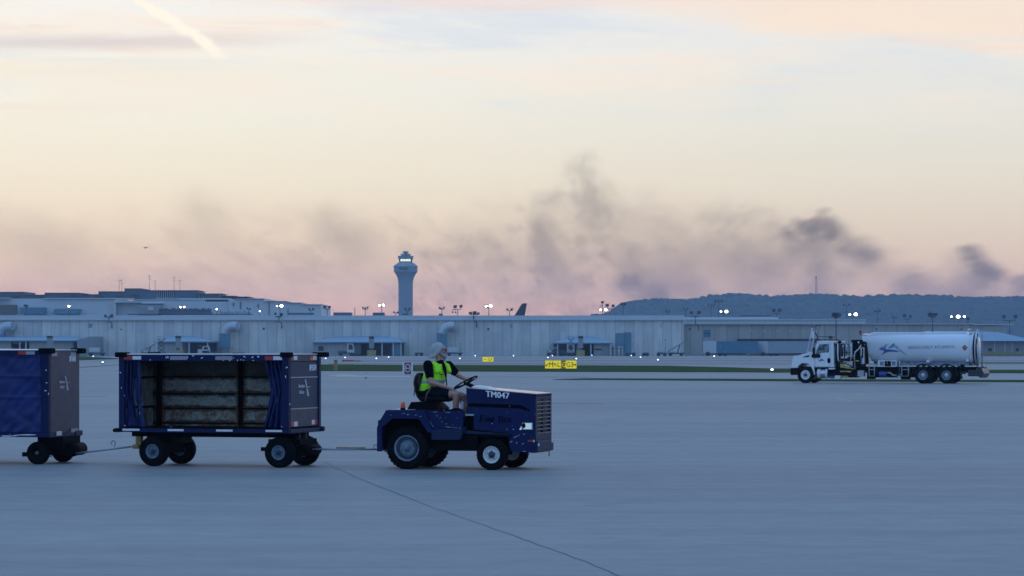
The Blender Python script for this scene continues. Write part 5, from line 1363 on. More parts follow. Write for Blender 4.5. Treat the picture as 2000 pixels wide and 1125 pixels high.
# meter panel, side frames, piping
bx8('meter_panel', 'white_tape', 122, 640, 442, 748, -1.20, -.8, t8)
bx8('meter_panel', 'black_steel', 240, 650, 345, 738, -1.23, -1.201, t8); bx8('meter_gauge', 'rim_blue', 160, 655, 225, 725, -1.215, -1.201, t8); bx8('meter_gauge', 'rim_blue', 362, 655, 425, 725, -1.215, -1.201, t8)
bx8('meter_gauge', 'sign_yellow', 275, 660, 290, 670, -1.24, -1.231, t8); bx8('meter_gauge', 'sign_yellow', 275, 685, 290, 695, -1.24, -1.231, t8)
bx8('pump_bay', 'black_steel', -60, 750, 700, 930, -.80, .9, t8)
for k, (u0, u1) in enumerate(((-22, 65), (530, 640))): frame8('side_frame', 'galv', [(u0, 712), (u1, 712), (u1+6, 800), (u1, 905), (u0, 905)], -1.12, .03, t8, True)
for k, (u0, u1) in enumerate(((-22, 65), (530, 640))): frame8('side_frame', 'galv', [(u0, 795), (u1, 795)], -1.12, .025, t8)
bx8('foot_plate', 'black_steel', -60, 910, 70, 955, -1.18, -.8, t8); bx8('foot_plate', 'black_steel', 515, 908, 660, 960, -1.18, -.8, t8)
bx8('small_box', 'white_tape', -5, 655, 50, 690, -1.2, -1.0, t8)
a = t8(145, 868, -1.0); b_ = t8(275, 868, -1.0); mb = MB(); mb.cyl((a[0], -.95, a[1]), (b_[0], -.95, a[1]), .17, n=16); mb.build('filter_vessel', 'logo_blue', tk)
frame8('fuel_pipe', 'galv', [(275, 850), (340, 850), (370, 885), (430, 895), (470, 900), (520, 870)], -1.0, .055, t8); frame8('fuel_pipe', 'chrome', [(455, 650), (498, 650), (495, 720), (450, 745)], -1.1, .04, t8)
frame8('fuel_pipe', 'steel_dark', [(490, 760), (500, 830), (480, 890), (430, 880)], -1.05, .05, t8); frame8('fuel_pipe', 'white_tape', [(470, 915), (510, 918)], -1.05, .05, t8)
mb = MB()
for x in (wx1, wx2):
    for s in (-1, 1): mb.rings([[(x+.62*math.cos(t), s*1.2, wr_+.06+.60*math.sin(t)), (x+.57*math.cos(t), s*1.2, wr_+.06+.55*math.sin(t)), (x+.57*math.cos(t), s*.6, wr_+.06+.55*math.sin(t)), (x+.62*math.cos(t), s*.6, wr_+.06+.60*math.sin(t))] for t in [math.pi*(i/16) for i in range(17)]])
mb.build('wheel_guard', 'black_vinyl', tk)
bx8('rear_module', 'steel_dark', 1650, 800, 1870, 910, -.9, .9, t8); bx8('rear_module', 'black_steel', 1520, 705, 1580, 780, -1.0, -.6, t8)
a = [t8(u, v) for u, v in ((1790, 745), (1860, 760), (1910, 860), (1860, 935), (1830, 930), (1780, 840))]; mb = MB(); mb.prism(a, -1.0, 1.0); mb.build('rear_platform', 'steel_dark', tk)
frame8('rear_rail', 'steel_dark', [(1790, 760), (1955, 765), (1955, 740)], -1.05, .03, t8); frame8('rear_rail', 'steel_dark', [(1905, 765), (1905, 735)], -1.05, .03, t8); frame8('rear_rail', 'white_tape', [(1918, 780), (1918, 840)], -1.05, .03, t8)
frame8('tow_ring', 'steel_dark', [(1520, 830), (1540, 870), (1530, 900), (1555, 945)], -.9, .06, t8); frame8('fuel_pipe', 'steel_dark', [(1520, 850), (1600, 860), (1610, 820)], -.9, .05, t8)
dl = [(505, 622), (530, 640), (560, 608), (620, 660), (575, 640), (520, 655)]
a = [c8(u, v, -CW) for u, v in dl]; mb = MB(); mb.prism(a, -CW-.012, -CW-.004); mb.build('door_emblem', 'logo_blue', cab)

# ================================================================== warehouse and what stands by it
WY = 760.0
def X_(px, Y=WY): return (px-1000)*Y/F
def Z_(py, Y=WY): return HC+(HY-py)*Y/F
def pbox(mb, px0, px1, py0, py1, Y0, Y1, mi=0, zmin=0.0):
    mb.box((X_(px0, Y0), Y0, max(zmin, Z_(py1, Y0))), (X_(px1, Y0), Y1, Z_(py0, Y0)), mi); return mb
wh = thing('warehouse', 'very long pale concrete-panel warehouse with flat roof and curved air ducts', 'warehouse')
mb = MB(); pbox(mb, -260, 1336, 625, 700, WY, WY+180); mb.build('wall', 'wall_main', wh)
mb = MB(); pbox(mb, -264, 1337, 617.3, 624.2, WY-.5, WY+181); mb.build('roof_fascia', 'far_trim', wh)
mb = MB(); pbox(mb, -264, 1337, 624.3, 625.6, WY-.7, WY); mb.build('gutter', 'far_white', wh)
mb = MB(); pbox(mb, -264, 1336.5, 616.2, 617.2, WY+1, WY+180); mb.build('roof', 'far_trim', wh)
def signplate(px0, px1, py0, py1, parent, Y=WY, mat='far_white', name='wall_sign'):
    mb = MB(); pbox(mb, px0, px1, py0, py1, Y-.08, Y); return mb.build(name, mat, parent)
for a in ((271.5, 279.5, 634, 648), (555.5, 567, 634, 648), (523, 531, 630.5, 642), (796, 804, 640, 647.5), (1093.5, 1104, 632.5, 647), (1289, 1297, 632, 639.5)): signplate(*a, wh)
for a in ((172.5, 180, 632, 640, 'far_grey'), (235, 238, 642, 644.5, 'far_dark'), (513, 517, 640, 644, 'far_dark'), (951.5, 955.5, 641, 645, 'far_dark'), (997, 1001, 634, 640, 'far_grey')): signplate(*a[:4], wh, mat=a[4], name='wall_box')
def duct(cx):
    Yd = WY-3.2
    mb = MB(); pts = []
    x0, x1 = X_(cx+12, Yd), X_(cx-5.5, Yd); zt = Z_(638, Yd); zr_ = Z_(649, Yd)
    pts = [(x0+.8, Yd, zt)]+[(x1+2.1-2.1*math.sin(t), Yd, zt-2.1+2.1*math.cos(t)) for t in [math.pi/2*i/7 for i in range(8)]]+[(x1, Yd, zr_-.5)]
    mb.tube(pts, 1.22, 16); o = mb.build('air_duct', 'duct_metal', wh)
    mb = MB(); mb.cyl((x0+.6, Yd-.1, zt), (x0+.6, WY, zt), 1.05, n=12); mb.build('duct_collar', 'duct_metal', o)
    mb = MB(); mb.box((x1-1.25, Yd-1.1, Z_(680, Yd)), (x1+1.25, Yd+1.2, zr_-.3)); mb.build('duct_riser', 'duct_blue', o)
    mb = MB(); z = Z_(680, Yd)
    for s in (-1, 1): mb.box((x1+s*.9-.1, Yd-1.0, 0), (x1+s*.9+.1, Yd-.8, z))
    mb.box((x1-1.6, Yd-1.3, z-.1), (x1+2.4, Yd+1.2, z)); mb.build('duct_stand', 'far_plant', o)
for cx in (5, 444, 869): duct(cx)
# right wing
rw = thing('warehouse', 'lower grey-brown right wing of the warehouse, numbered doors, behind the tanker truck', 'warehouse')
mb = MB(); mb.add([], []); Yr = 775.0
zt_ = Z_(633.5, Yr)
mb.box((X_(1336.5, Yr), Yr, 0), (X_(1900, Yr), Yr+120, zt_)); mb.build('wall', 'wall_right', rw)
mb = MB(); mb.rings([[(X_(1900, Yr)+.01, Yr, 0), (X_(1900, Yr)+.01, Yr, zt_-.1), (X_(1900, Yr)+.01, Yr+120, zt_-.1), (X_(1900, Yr)+.01, Yr+120, 0)], [(X_(1966, Yr), Yr, 0), (X_(1966, Yr), Yr, Z_(638, Yr)), (X_(1966, Yr), Yr+120, Z_(638, Yr)), (X_(1966, Yr), Yr+120, 0)]]); mb.build('end_wall', 'wall_right', rw)
mb = MB(); pbox(mb, 1335, 1902, 631.8, 633.4, Yr-.8, Yr+121); pbox(mb, 1902.1, 1981, 632.6, 634.6, Yr-.8, Yr+121); mb.build('roof_edge', 'far_white', rw)
mb = MB(); pbox(mb, 1337, 1690, 624.5, 640, Yr+40, Yr+110); mb.build('upper_storey', 'far_trim', rw)
mb = MB(); pbox(mb, 1337.5, 1520, 619.5, 626, Yr+40.2, Yr+109); mb.build('roof_screen', 'far_trim', rw)
mb = MB(); pbox(mb, 1337, 1692, 623.3, 624.4, Yr+39, Yr+111); mb.build('roof_edge', 'far_white', rw)
w_ = signplate(1375, 1387.5, 644, 658.5, rw, Yr, 'container_blue', 'window')
mb = MB(); pbox(mb, 1374.4, 1388.1, 650.8, 652, Yr-.16, Yr-.09); mb.build('sill', 'far_dark', w_)
for k, u in enumerate((1468.5, 1493.5, 1518.5, 1543.5, 1568.5, 1593)): 
    text('door_number', str(11+k), .75, 'far_white', rw, (X_(u-3.2, Yr), Yr-.05, Z_(648.5, Yr)), bold=.05)
mb = MB(); pbox(mb, 1445, 1600, 661.6, 664.4, Yr-9, Yr); mb.build('dock_canopy', 'far_dark', rw)
for u in (1347.5, 1712, 1878): signplate(u-1.5, u+1.5, 641, 644.5, rw, Yr, 'far_dark', 'wall_box')
# big pale-roofed hangar at the right edge
hg = thing('hangar', 'brown-walled shed with broad pale blue roof behind the tail of the tanker', 'shed')
Yh = 705.0
mb = MB(); a = [(1795, 650.5), (1870, 645.2), (1950, 646.5), (2120, 668.5), (2120, 666.5)]
zE = Z_(666, Yh)
mb.rings([[(X_(1790, Yh), Yh, zE), (X_(1790, Yh), Yh+30, zE), (X_(1790, Yh), Yh+30, zE+.2), (X_(1790, Yh), Yh, zE+.2)],
          [(X_(1842, Yh), Yh, zE), (X_(1842, Yh), Yh+30, zE), (X_(1842, Yh), Yh+28, Z_(645.2, Yh)), (X_(1842, Yh), Yh+8, Z_(648, Yh))],
          [(X_(1960, Yh), Yh, zE), (X_(1960, Yh), Yh+30, zE), (X_(1960, Yh), Yh+28, Z_(646.8, Yh)), (X_(1960, Yh), Yh+8, Z_(648.5, Yh))],
          [(X_(2030, Yh), Yh, zE), (X_(2030, Yh), Yh+30, zE), (X_(2030, Yh), Yh+30, zE+.25), (X_(2030, Yh), Yh, zE+.25)]])
mb.build('roof', 'far_roof_blue', hg)
mb = MB(); pbox(mb, 1798, 2022, 666.4, 700, Yh+2, Yh+28); mb.build('wall', 'far_grey', hg)
for a in ((1930, 1937, 680, 686), (1984, 1990, 680, 686), (1860, 1866, 680, 686)): signplate(*a, hg, Yh+2, 'far_dark', 'window')
for u in (1905, 1917, 1942, 1962, 1976): signplate(u, u+1.6, 668, 694, hg, Yh+2, 'far_white', 'downpipe')
signplate(1911, 1996, 686.5, 692, hg, Yh+1.9, 'far_yellow', 'stain_board')
# low sheds with pale blue hipped roofs in front of the long wall
def shed(label, px0, px1, eave, ridge, rx0, rx1, solid, posts, Y=740.0, base=695.2, extra=None):
    t = thing('loading_shed', label, 'shed', (0, 0, 0), 0, 'small sheds along the warehouse wall')
    ze, zr_ = Z_(eave, Y), Z_(ridge, Y); Yb = WY-.3
    mb = MB()
    v = [(X_(px0, Y), Y, ze), (X_(px1, Y), Y, ze), (X_(px1, Y), Yb, ze), (X_(px0, Y), Yb, ze), (X_(rx0, Y), Yb-2, zr_), (X_(rx1, Y), Yb-2, zr_)]
    v2 = [(a, b, c-.25) for a, b, c in v[:4]]
    mb.add(v+v2, [(0,1,5,4), (1,2,5), (2,3,4,5), (3,0,4), (9,8,7,6), (0,6,7,1), (1,7,8,2), (2,8,9,3), (3,9,6,0)]); mb.build('roof', 'far_roof_blue', t)
    for (a, b, m_) in solid:
        mb = MB(); mb.box((X_(a, Y), Y+1.0, 0), (X_(b, Y), Yb, ze-.27)); mb.build('wall', m_, t)
    for p in posts:
        mb = MB(); mb.box((X_(p, Y)-.14, Y+.4, 0), (X_(p, Y)+.14, Y+.7, ze-.26)); mb.build('post', 'far_white', t)
    mb = MB(); mb.box((X_(px0+3, Y), Yb-1.5, 0), (X_(px1-3, Y), Yb-.2, ze-.3)); mb.build('back_wall', 'far_plant', t)
    for e in (extra or []): 
        mb = MB(); pbox(mb, e[0], e[1], e[2], e[3], Y+.9, Y+.99); mb.build(e[5], e[4], t)
    return t
shed('pale-roofed shed above the roof of the curtained cart, darker siding at its right end', -40, 150, 664.5, 656.5, -20, 128, [(56, 142, 'metal_siding'), (-30, 20, 'metal_siding')], [38, 50], extra=[(92, 97, 671, 677, 'far_white', 'door'), (25, 45, 668, 672, 'far_plant', 'window')])
t = thing('lean_to', 'grey sloping-topped siding annex right of the pale-roofed shed', 'annex')
mb = MB(); Ya = 738.0
mb.rings([[(X_(150.5, Ya), Ya, 0), (X_(150.5, Ya), Ya, Z_(664, Ya)), (X_(150.5, Ya), WY-.4, Z_(664, Ya)), (X_(150.5, Ya), WY-.4, 0)], [(X_(178, Ya), Ya, 0), (X_(178, Ya), Ya, Z_(657, Ya)), (X_(178, Ya), WY-.4, Z_(657, Ya)), (X_(178, Ya), WY-.4, 0)]]); mb.build('wall', 'far_grey', t)
shed('small pale-roofed shed with white siding, seen above the open cart', 303, 412, 666.5, 656, 326, 362, [(307, 356, 'metal_siding')], [369, 405], extra=[(385, 395, 673, 677, 'far_dark', 'window'), (386, 396, 682, 690, 'far_white', 'door')])
shed('wide shed with one dark window and an open dark bay left of the driver', 609, 787, 667.5, 656, 655, 754, [(611, 682, 'metal_siding')], [746, 768, 783], extra=[(621.5, 631.5, 676, 685, 'far_dark', 'window'), (684, 705, 672, 692, 'far_plant', 'door'), (765, 781, 672, 694, 'duct_blue', 'door')])
shed('pale hip-roofed open shed directly above the four-panel yellow sign', 1081, 1199, 669, 657, 1115, 1164, [(1128, 1136, 'metal_siding'), (1160, 1176, 'metal_siding'), (1176.2, 1190, 'far_grey')], [1089, 1109, 1121, 1154, 1192], extra=[(1160.5, 1175.5, 681, 684, 'far_dark', 'window')])
def stack(px, top, label, Y=728.0):
    t = thing('equipment_cabinet', label, 'cabinet', (0, 0, 0), 0, 'tall cabinets on yellow bases')
    mb = MB(); pbox(mb, px-4.2, px+4.8, top+4, 680, Y, Y+2); mb.build('cabinet', 'far_grey', t)
    mb = MB(); pbox(mb, px-4.6, px+5.2, top, top+4.3, Y-.1, Y+2.1); mb.build('hood', 'far_dark', t)
    mb = MB(); pbox(mb, px-3, px+3, 680, 684, Y+.2, Y+1.8); mb.build('neck', 'far_plant', t)
    mb = MB(); pbox(mb, px-8, px+8, 684, 700, Y-1, Y+3); mb.build('base', 'far_yellow', t)
stack(96, 656, 'tall grey cabinet against the leftmost pale-roofed shed')
stack(347, 656, 'tall grey cabinet in front of the small shed behind the open cart')
stack(725, 657, 'tall grey cabinet on yellow base before the dark bay left of the driver')
stack(1134, 656.5, 'tall grey cabinet on yellow base above the four-panel yellow sign')
t = thing('dust_collector', 'tall teal box unit with two angled hoods against the warehouse wall', 'machine')
mb = MB(); Yd = 745.0; pbox(mb, 1203, 1219, 650.5, 676, Yd, Yd+6); pbox(mb, 1219.2, 1233, 649, 700, Yd+.6, Yd+6); mb.build('housing', 'duct_blue', t)
mb = MB()
for a, b in ((652, 663), (668, 681)): mb.prism([(X_(1233.2, Yd), Z_(a, Yd)), (X_(1239, Yd), Z_(a-1, Yd)), (X_(1239, Yd), Z_(b-5, Yd)), (X_(1233.2, Yd), Z_(b, Yd))], Yd+1, Yd+5)
mb.build('hood', 'duct_metal', t)
mb = MB(); 
for u in (1196, 1204, 1212): mb.box((X_(u, Yd), Yd+.5, 0), (X_(u, Yd)+.25, Yd+.8, Z_(676, Yd)))
mb.box((X_(1196, Yd), Yd, Z_(681.5, Yd)), (X_(1219, Yd), Yd+5, Z_(680.5, Yd))); mb.build('stand', 'far_plant', t)
# two box trailers
def trailer(px0, pxm, px1, label, side):
    Y = 738.0; t = thing('box_trailer', label, 'trailer')
    x0, xm, x1 = X_(px0, Y), X_(pxm, Y), X_(px1, Y); z0, z1 = Z_(690, Y), Z_(666.5, Y)
    mb = MB(); mb.add([(x0, Y+3.4, z0), (xm, Y, z0), (x1, Y+.6, z0), (x1-2.0, Y+4.5, z0), (x0, Y+3.4, z1), (xm, Y, z1), (x1, Y+.6, z1), (x1-2.0, Y+4.5, z1)], [(0,1,5,4), (1,2,6,5), (2,3,7,6), (3,0,4,7), (4,5,6,7), (3,2,1,0)]); mb.mi = [1, 0, 0, 0, 0, 0]
    o = mb.build('body', [side, 'far_trim'], t)
    cx = X_(pxm+8.5, Y); cz = Z_(678, Y)
    mb = MB(); mb.prism([(cx-.34, cz+.60), (cx+.34, cz+.60), (cx+.36, cz-.05), (cx, cz-.62), (cx-.36, cz-.05)], Y-.02+.2, Y+.1); mb.build('emblem', 'far_dark', t)
    mb = MB(); mb.prism([(cx-.1, cz+.42), (cx+.20, cz+.42), (cx+.1, cz-.25), (cx-.1, cz-.25)], Y-.03, Y+.1); mb.build('emblem', 'far_grey', t)
    for u in (px0+8, pxm+8, pxm+18):
        for yy in (Y+.3, Y+2.6):
            wv_ = MB(); wv_.lathe([(.01, -.15), (.52, -.15), (.52, .15), (.01, .15)], (X_(u, Y), yy, .52), 'y', 14); wv_.build('wheel', 'far_dark', t)
    mb = MB(); mb.box((x0+.5, Y+1, .35), (x1-3, Y+3, z0-.02)); mb.build('frame', 'far_dark', t)
trailer(1375, 1399, 1481.5, 'blue-sided box trailer below the two-pane window, pale end turned left', 'container_blue')
trailer(1483, 1499.5, 1590, 'pale grey box trailer parked just left of the tanker cab', 'container_grey')
# service vehicles and plant by the wall
def service(name, label, cat, px0, px1, top, kind, Y=735.0, cab=None):
    t = thing(name, label, cat, (X_((px0+px1)/2, Y), Y, 0), 0)
    w = X_(px1, Y)-X_(px0, Y); h = Z_(top, Y)
    mb = MB(); mb.box((-w/2, -.8, .45), (w/2, .8, .85), 0, .05); mb.build('frame', 'far_plant', t)
    for s in (-.33, .33):
        for yy in (-.9, .7):
            wv_ = MB(); wv_.lathe([(.01, 0), (.40, 0), (.42, .04), (.42, .18), (.40, .22), (.01, .22)], (w*s, yy, .42), 'y', 14); wv_.build('wheel', 'far_dark', t)
    if kind == 'truck':
        mb = MB(); c = cab or 1; x = w/2-1.7 if c > 0 else -w/2
        mb.prism([(x, .85), (x+1.7, .85), (x+1.7, 1.5), (x+1.35, h), (x+.2, h), (x, h-.2)], -.95, .95); mb.build('cab', 'far_white', t)
        mb = MB(); mb.prism([(x+.35, 1.55), (x+1.5, 1.55), (x+1.25, h-.2), (x+.35, h-.2)], -.97, -.951); mb.build('side_window', 'far_dark', t)
        mb = MB(); mb.box((-w/2, -.95, .86), (w/2-1.9, .95, 1.25)); mb.build('flatbed', 'far_plant', t)
    elif kind == 'loader':
        mb = MB(); mb.prism([(-w/2, .95), (-w/2+.3, .95), (w/2+.6, h-.2), (w/2+.6, h), (-w/2, 1.25)], -.6, .6); mb.build('conveyor', 'far_grey', t)
        mb = MB(); mb.tube([(w*.1, 0, .8), (w*.25, 0, h*.7)], .12); mb.build('lift_arm', 'far_dark', t)
        mb = MB(); mb.box((-w*.3, -.95, .86), (-w*.05, -.3, 1.4), 0, .06); mb.build('driver_seat', 'far_white', t)
    elif kind == 'genset':
        mb = MB(); mb.box((-w*.42, -.8, .87), (w*.18, .8, min(h, 2.0)), 0, .12); mb.build('engine_box', 'far_white', t)
        mb = MB(); mb.tube([(w*.35, 0, .86), (w*.38, 0, h)], .07); mb.ball((w*.38, 0, h), .2, 8, 6); mb.build('lamp_post', 'far_grey', t)
        mb = MB(); mb.tube([(-w*.2, 0, 1.9), (-w*.2, 0, h*.95)], .07); mb.build('exhaust_pipe', 'far_grey', t)
    elif kind == 'lift':  # scissor-lift shape standing in for a ladder-like piece
        mb = MB()
        for k in range(3):
            a, b = .9+k*(h-1.6)/3, .9+(k+1)*(h-1.6)/3
            for s in (-1, 1): mb.tube([(-w*.35*s, -.5, a), (w*.35*s, -.5, b)], .07, 6); mb.tube([(-w*.35*s, .5, a), (w*.35*s, .5, b)], .07, 6)
        mb.build('scissor_arms', 'far_plant', t)
        mb = MB(); mb.box((-w*.4, -.8, h-.7), (w*.4, .8, h-.55)); mb.tube([(-w*.4, -.8, h-.6), (-w*.4, -.8, h), (w*.4, -.8, h), (w*.4, -.8, h-.6)], .05, 6); mb.build('platform', 'far_grey', t)
    return t
service('flatbed_truck', 'small flatbed truck with white cab before the wide dark-bay shed', 'truck', 660, 692, 671, 'truck')
service('ground_power_unit', 'wheeled power unit with lamp post between the two carts against the wall', 'power unit', 172, 206, 667, 'genset')
service('belt_loader', 'belt loader by the wall above the left end of the open cart', 'belt loader', 276, 300, 670, 'loader')
service('ladder_lift', 'ladder-like lift left of the small pale-roofed shed behind the open cart', 'lift', 305, 325, 657, 'lift', 732)
service('ground_power_unit', 'wheeled power unit with lamp post just right of the driver’s head'.replace('’', "'"), 'power unit', 872, 904, 671, 'genset')
service('low_dolly', 'low dark dolly by the wall just left of the driver', 'dolly', 811, 826, 684, 'flat')
service('low_dolly', 'low dark dolly against the wall behind the roof of the open cart', 'dolly', 455, 478, 684, 'flat')
service('ladder_lift', 'tall ladder-like lift under the left half of the open hip-roofed shed', 'lift', 1108, 1122, 656.5, 'lift', 733)
service('airport_truck', 'pale box-bodied truck under the eave of the open hip-roofed shed', 'truck', 1090, 1121, 672, 'truck', 736.5)
service('stair_cart', 'small boarding stair cart left of the open hip-roofed shed', 'stair cart', 1068, 1086, 676, 'loader')
service('low_dolly', 'low dark dolly just right of the teal box unit', 'dolly', 1222, 1241, 685, 'flat', 725)
service('low_dolly', 'low dark dolly halfway between the teal box unit and the pale equipment carts', 'dolly', 1256, 1266, 684, 'flat', 725)
service('ground_power_unit', 'pale power unit with post beside the ladder-like lift left of the trailers', 'power unit', 1283, 1302, 664, 'genset', 730)
service('belt_loader', 'belt loader raised near the step in the warehouse roof', 'belt loader', 1304, 1336, 664, 'loader', 730)
service('airport_truck', 'truck standing right of the low dolly behind the open cart roof', 'truck', 396, 425, 676, 'truck', 733, -1)

# ---- floodlights on brackets on the wall, and masts
def head(parent, p, size, lit, tilt_=0.0):
    mb = MB(); s = size
    mb.rings([[(p[0]-s*.5, p[1]-s*.3, p[2]-s*.45), (p[0]+s*.5, p[1]-s*.3, p[2]-s*.35), (p[0]+s*.5, p[1]-s*.3, p[2]+s*.5), (p[0]-s*.5, p[1]-s*.3, p[2]+s*.42)],
              [(p[0]-s*.35+tilt_, p[1]+s*.35, p[2]-s*.3), (p[0]+s*.35+tilt_, p[1]+s*.35, p[2]-s*.2), (p[0]+s*.35+tilt_, p[1]+s*.35, p[2]+s*.45), (p[0]-s*.35+tilt_, p[1]+s*.35, p[2]+s*.4)]])
    o = mb.build('lamp_head', 'far_pole', parent)
    if lit:
        g_ = MB(); g_.ball((p[0], p[1]-s*.42, p[2]), (s*.34*lit, s*.10, s*.27*lit), 12, 8); g_.build('lamp_glass', 'flood_lit', o)
def bracket_light(px, heads, top, low, label, Y=WY-.6):
    t = thing('wall_floodlight', label, 'floodlight', (0, 0, 0), 0, 'floodlights on bent brackets on the warehouse wall')
    mb = MB(); mb.tube([(X_(px+6, Y), Y, Z_(low, Y)), (X_(px+6, Y), Y, Z_(low-9, Y)), (X_(px, Y), Y, Z_(low-12, Y)), (X_(px, Y), Y, Z_(top, Y))], .11, 6)
    mb.tube([(X_(min(h[0] for h in heads), Y), Y, Z_(top, Y)), (X_(max(h[0] for h in heads), Y), Y, Z_(top, Y))], .09, 6); mb.build('bracket', 'far_pole', t)
    mb = MB(); mb.box((X_(px+5, Y), Y-.1, Z_(low+1, Y)), (X_(px+7, Y), Y+.3, Z_(low-4, Y))); mb.build('mount', 'far_pole', t)
    for hx, hy, s in heads: head(t, (X_(hx, Y), Y, Z_(hy, Y)), s, 0)
bracket_light(212.5, [(206, 617, .65), (218, 617, .8)], 619, 640, 'dark twin floodlight on a bent bracket above the gap between the carts')
bracket_light(544.5, [(538, 613, .6), (549.5, 614.5, .85)], 618, 640, 'dark twin floodlight on a bent bracket above the right end of the open cart')
bracket_light(925, [(919, 612, .8), (927, 611.5, 1.0), (934, 612.5, .7)], 614.5, 638, 'dark triple floodlight on a bent bracket right of the driver')
bracket_light(1358.5, [(1350, 611, .75), (1365, 610.5, .85)], 618, 645, 'dark twin floodlight on a bent bracket above the two-pane window')
def mast(px, Y, bar, heads, label, base_z=0.0, thick=.13):
    t = thing('floodlight_mast', label, 'floodlight mast', (X_(px, Y), Y, 0), 0, 'floodlight masts around the airfield')
    x0 = X_(px, Y)
    mb = MB(); mb.cyl((0, 0, base_z), (0, 0, Z_(bar, Y)), thick*1.3, thick*.8, 8); mb.build('pole', 'far_pole', t)
    hs = [h[0] for h in heads]
    mb = MB(); mb.tube([(X_(min(hs), Y)-x0, 0, Z_(bar, Y)), (max(X_(max(hs), Y)-x0, .1), 0, Z_(bar, Y))], thick*.8, 6); mb.build('crossbar', 'far_pole', t)
    for hx, hy, s, lit in heads:
        x = X_(hx, Y)-x0
        mb = MB(); mb.cyl((x, 0, Z_(bar, Y)), (x, 0, Z_(hy, Y)), thick*.5, n=5); mb.build('arm', 'far_pole', t)
        head(t, (x, 0, Z_(hy, Y)), s, lit)
D1 = 980.0
mast(51, D1, 600, [(49, 597, .9, 0), (53.5, 597.5, .7, 0)], 'dark floodlight mast against the dark panel at the left edge')
mast(135, D1, 600, [(135, 598, 1.0, 1.0)], 'mast with a single lit lamp before the pale hall at left')
mast(357, D1, 602, [(352.5, 600, 1.0, .8), (360, 599.5, 1.0, .85)], 'mast with two equal lit lamps before the roof machinery at left')
mast(423.5, D1, 606, [(423.5, 604, .8, .85)], 'mast with one lit lamp right of the roof machinery')
mast(507.5, D1, 610, [(507.5, 608, .8, .8)], 'mast with one small lit lamp, lowest of those before the pale block')
mast(547, D1, 600, [(541, 598, .8, .7), (550, 597.5, 1.2, 1.2)], 'mast with one large and one small lit lamp above a wall bracket floodlight')
mast(486, D1, 604, [(483, 602, .6, 0), (488.5, 603.5, .6, 0)], 'small dark mast before the pale block, between two lit masts')
mast(607, D1, 606, [(604, 604, .7, 0), (612, 604, .8, 0)], 'small dark mast before the right end of the pale terminal block')
mast(639, D1, 604, [(634.5, 600, 1.0, 0), (643.5, 600, .9, 0)], 'dark twin mast just right of the terminal end against the pink sky')
mast(693, D1, 602, [(693, 602.5, .3, 0)], 'bare thin pole between two dark masts left of the control tower')
mast(713.5, D1, 604, [(709, 601, .6, 0), (713.5, 602, .6, 0), (718, 600.5, .6, 0)], 'dark three-headed mast left of the lit pair by the control tower')
mast(745.5, D1, 599, [(741, 596.5, 1.0, .85), (749, 596, 1.1, 1.0)], 'mast with two lit lamps close to the left of the control tower')
mast(773, D1, 611, [(769.5, 610, .6, 0), (777, 610.5, .7, 0)], 'tiny dark twin lamps on the roof line at the foot of the tower')
mast(796, D1, 607, [(792, 603.5, .7, 0), (800, 603.5, .8, 0)], 'dark twin mast standing in front of the control tower shaft')
mast(863, D1, 604, [(858.5, 601.5, .6, 0), (862, 603, .6, 0), (867, 601, .6, 0)], 'dark three-headed mast above the right duct')
mast(894, D1, 604, [(889, 599, 1.1, 0), (900.5, 598.5, 1.0, 0), (884, 610, .5, 0), (890, 610.5, .5, 0)], 'dark mast with large heads over two tiny lamps, left of the tail fin')
mast(954.5, D1, 601, [(949.5, 598, 1.1, .85), (958.5, 597.5, 1.2, 1.15)], 'mast with two lit lamps left of the airliner tail fin')
mast(995, D1, 607, [(991, 604.5, .7, 0), (999.5, 604.5, .8, 0)], 'dark twin mast touching the left of the airliner tail fin')
mast(1176.5, D1, 596, [(1176.5, 590.5, .9, 0), (1173, 605, 1.0, .9)], 'tall thin mast with one lit lamp at the left end of the ridge')
mast(1191, D1, 603, [(1186, 596.5, 1.1, 0), (1197.5, 597.5, 1.0, 0), (1183, 605, 1.1, 1.1)], 'mast with dark heads over a lit lamp beside the tall thin mast')
mast(1217.5, D1, 597, [(1214, 593.5, .9, 0), (1220.5, 593.5, .9, 0)], 'dark twin mast where the wooded ridge begins')
mast(1304, D1, 610, [(1301.5, 607.5, .5, 0), (1307.5, 608, .5, 0)], 'very small faint dark mast left of centre before the ridge')
mast(1339, D1, 605, [(1335, 602, .5, 0), (1343, 602.5, .5, 0)], 'faint small mast above the step in the warehouse roof')
mast(1389, 1200, 597, [(1383, 594.5, .6, 0), (1389, 596, .5, 0), (1395, 594.5, .6, 0)], 'faint mast just left of the tall three-headed one before the ridge')
mast(1403.5, 1150, 590, [(1397, 588.5, .8, 0), (1403.5, 587, .7, 0), (1410, 588, .8, 0)], 'tall dark three-headed mast above the lit pair before the ridge')
mast(1413, D1, 611, [(1408, 608.5, .9, .9), (1418.5, 608.5, 1.2, 1.2)], 'mast with two lit lamps above the first box trailer')
mast(1516.5, 850, 612, [(1511, 606.5, 1.0, 0), (1522.5, 606, 1.0, 0)], 'dark twin mast on the roof above the dock numbers')
mast(1633, 700, 620, [(1628.5, 615, 1.1, 0), (1634, 615, 1.1, 0), (1638.5, 615.5, .9, 0)], 'heavy dark mast in front of the wing, directly above the truck cab')
mast(1653.5, 1150, 597, [(1648, 595.5, .7, 0), (1659, 595, .8, 0)], 'faint twin mast above a lit pair, right of the hilltop lattice mast')
mast(1666, D1, 617, [(1659.5, 614.5, 1.0, .9), (1671, 614, 1.3, 1.25)], 'mast with two lit lamps above the truck tank\'s front end')
mast(1713.5, 1150, 609, [(1708, 607.5, .6, 0), (1713, 608, .6, 0), (1718.5, 607, .7, 0)], 'faint three-headed mast before the ridge over the tank emblem')
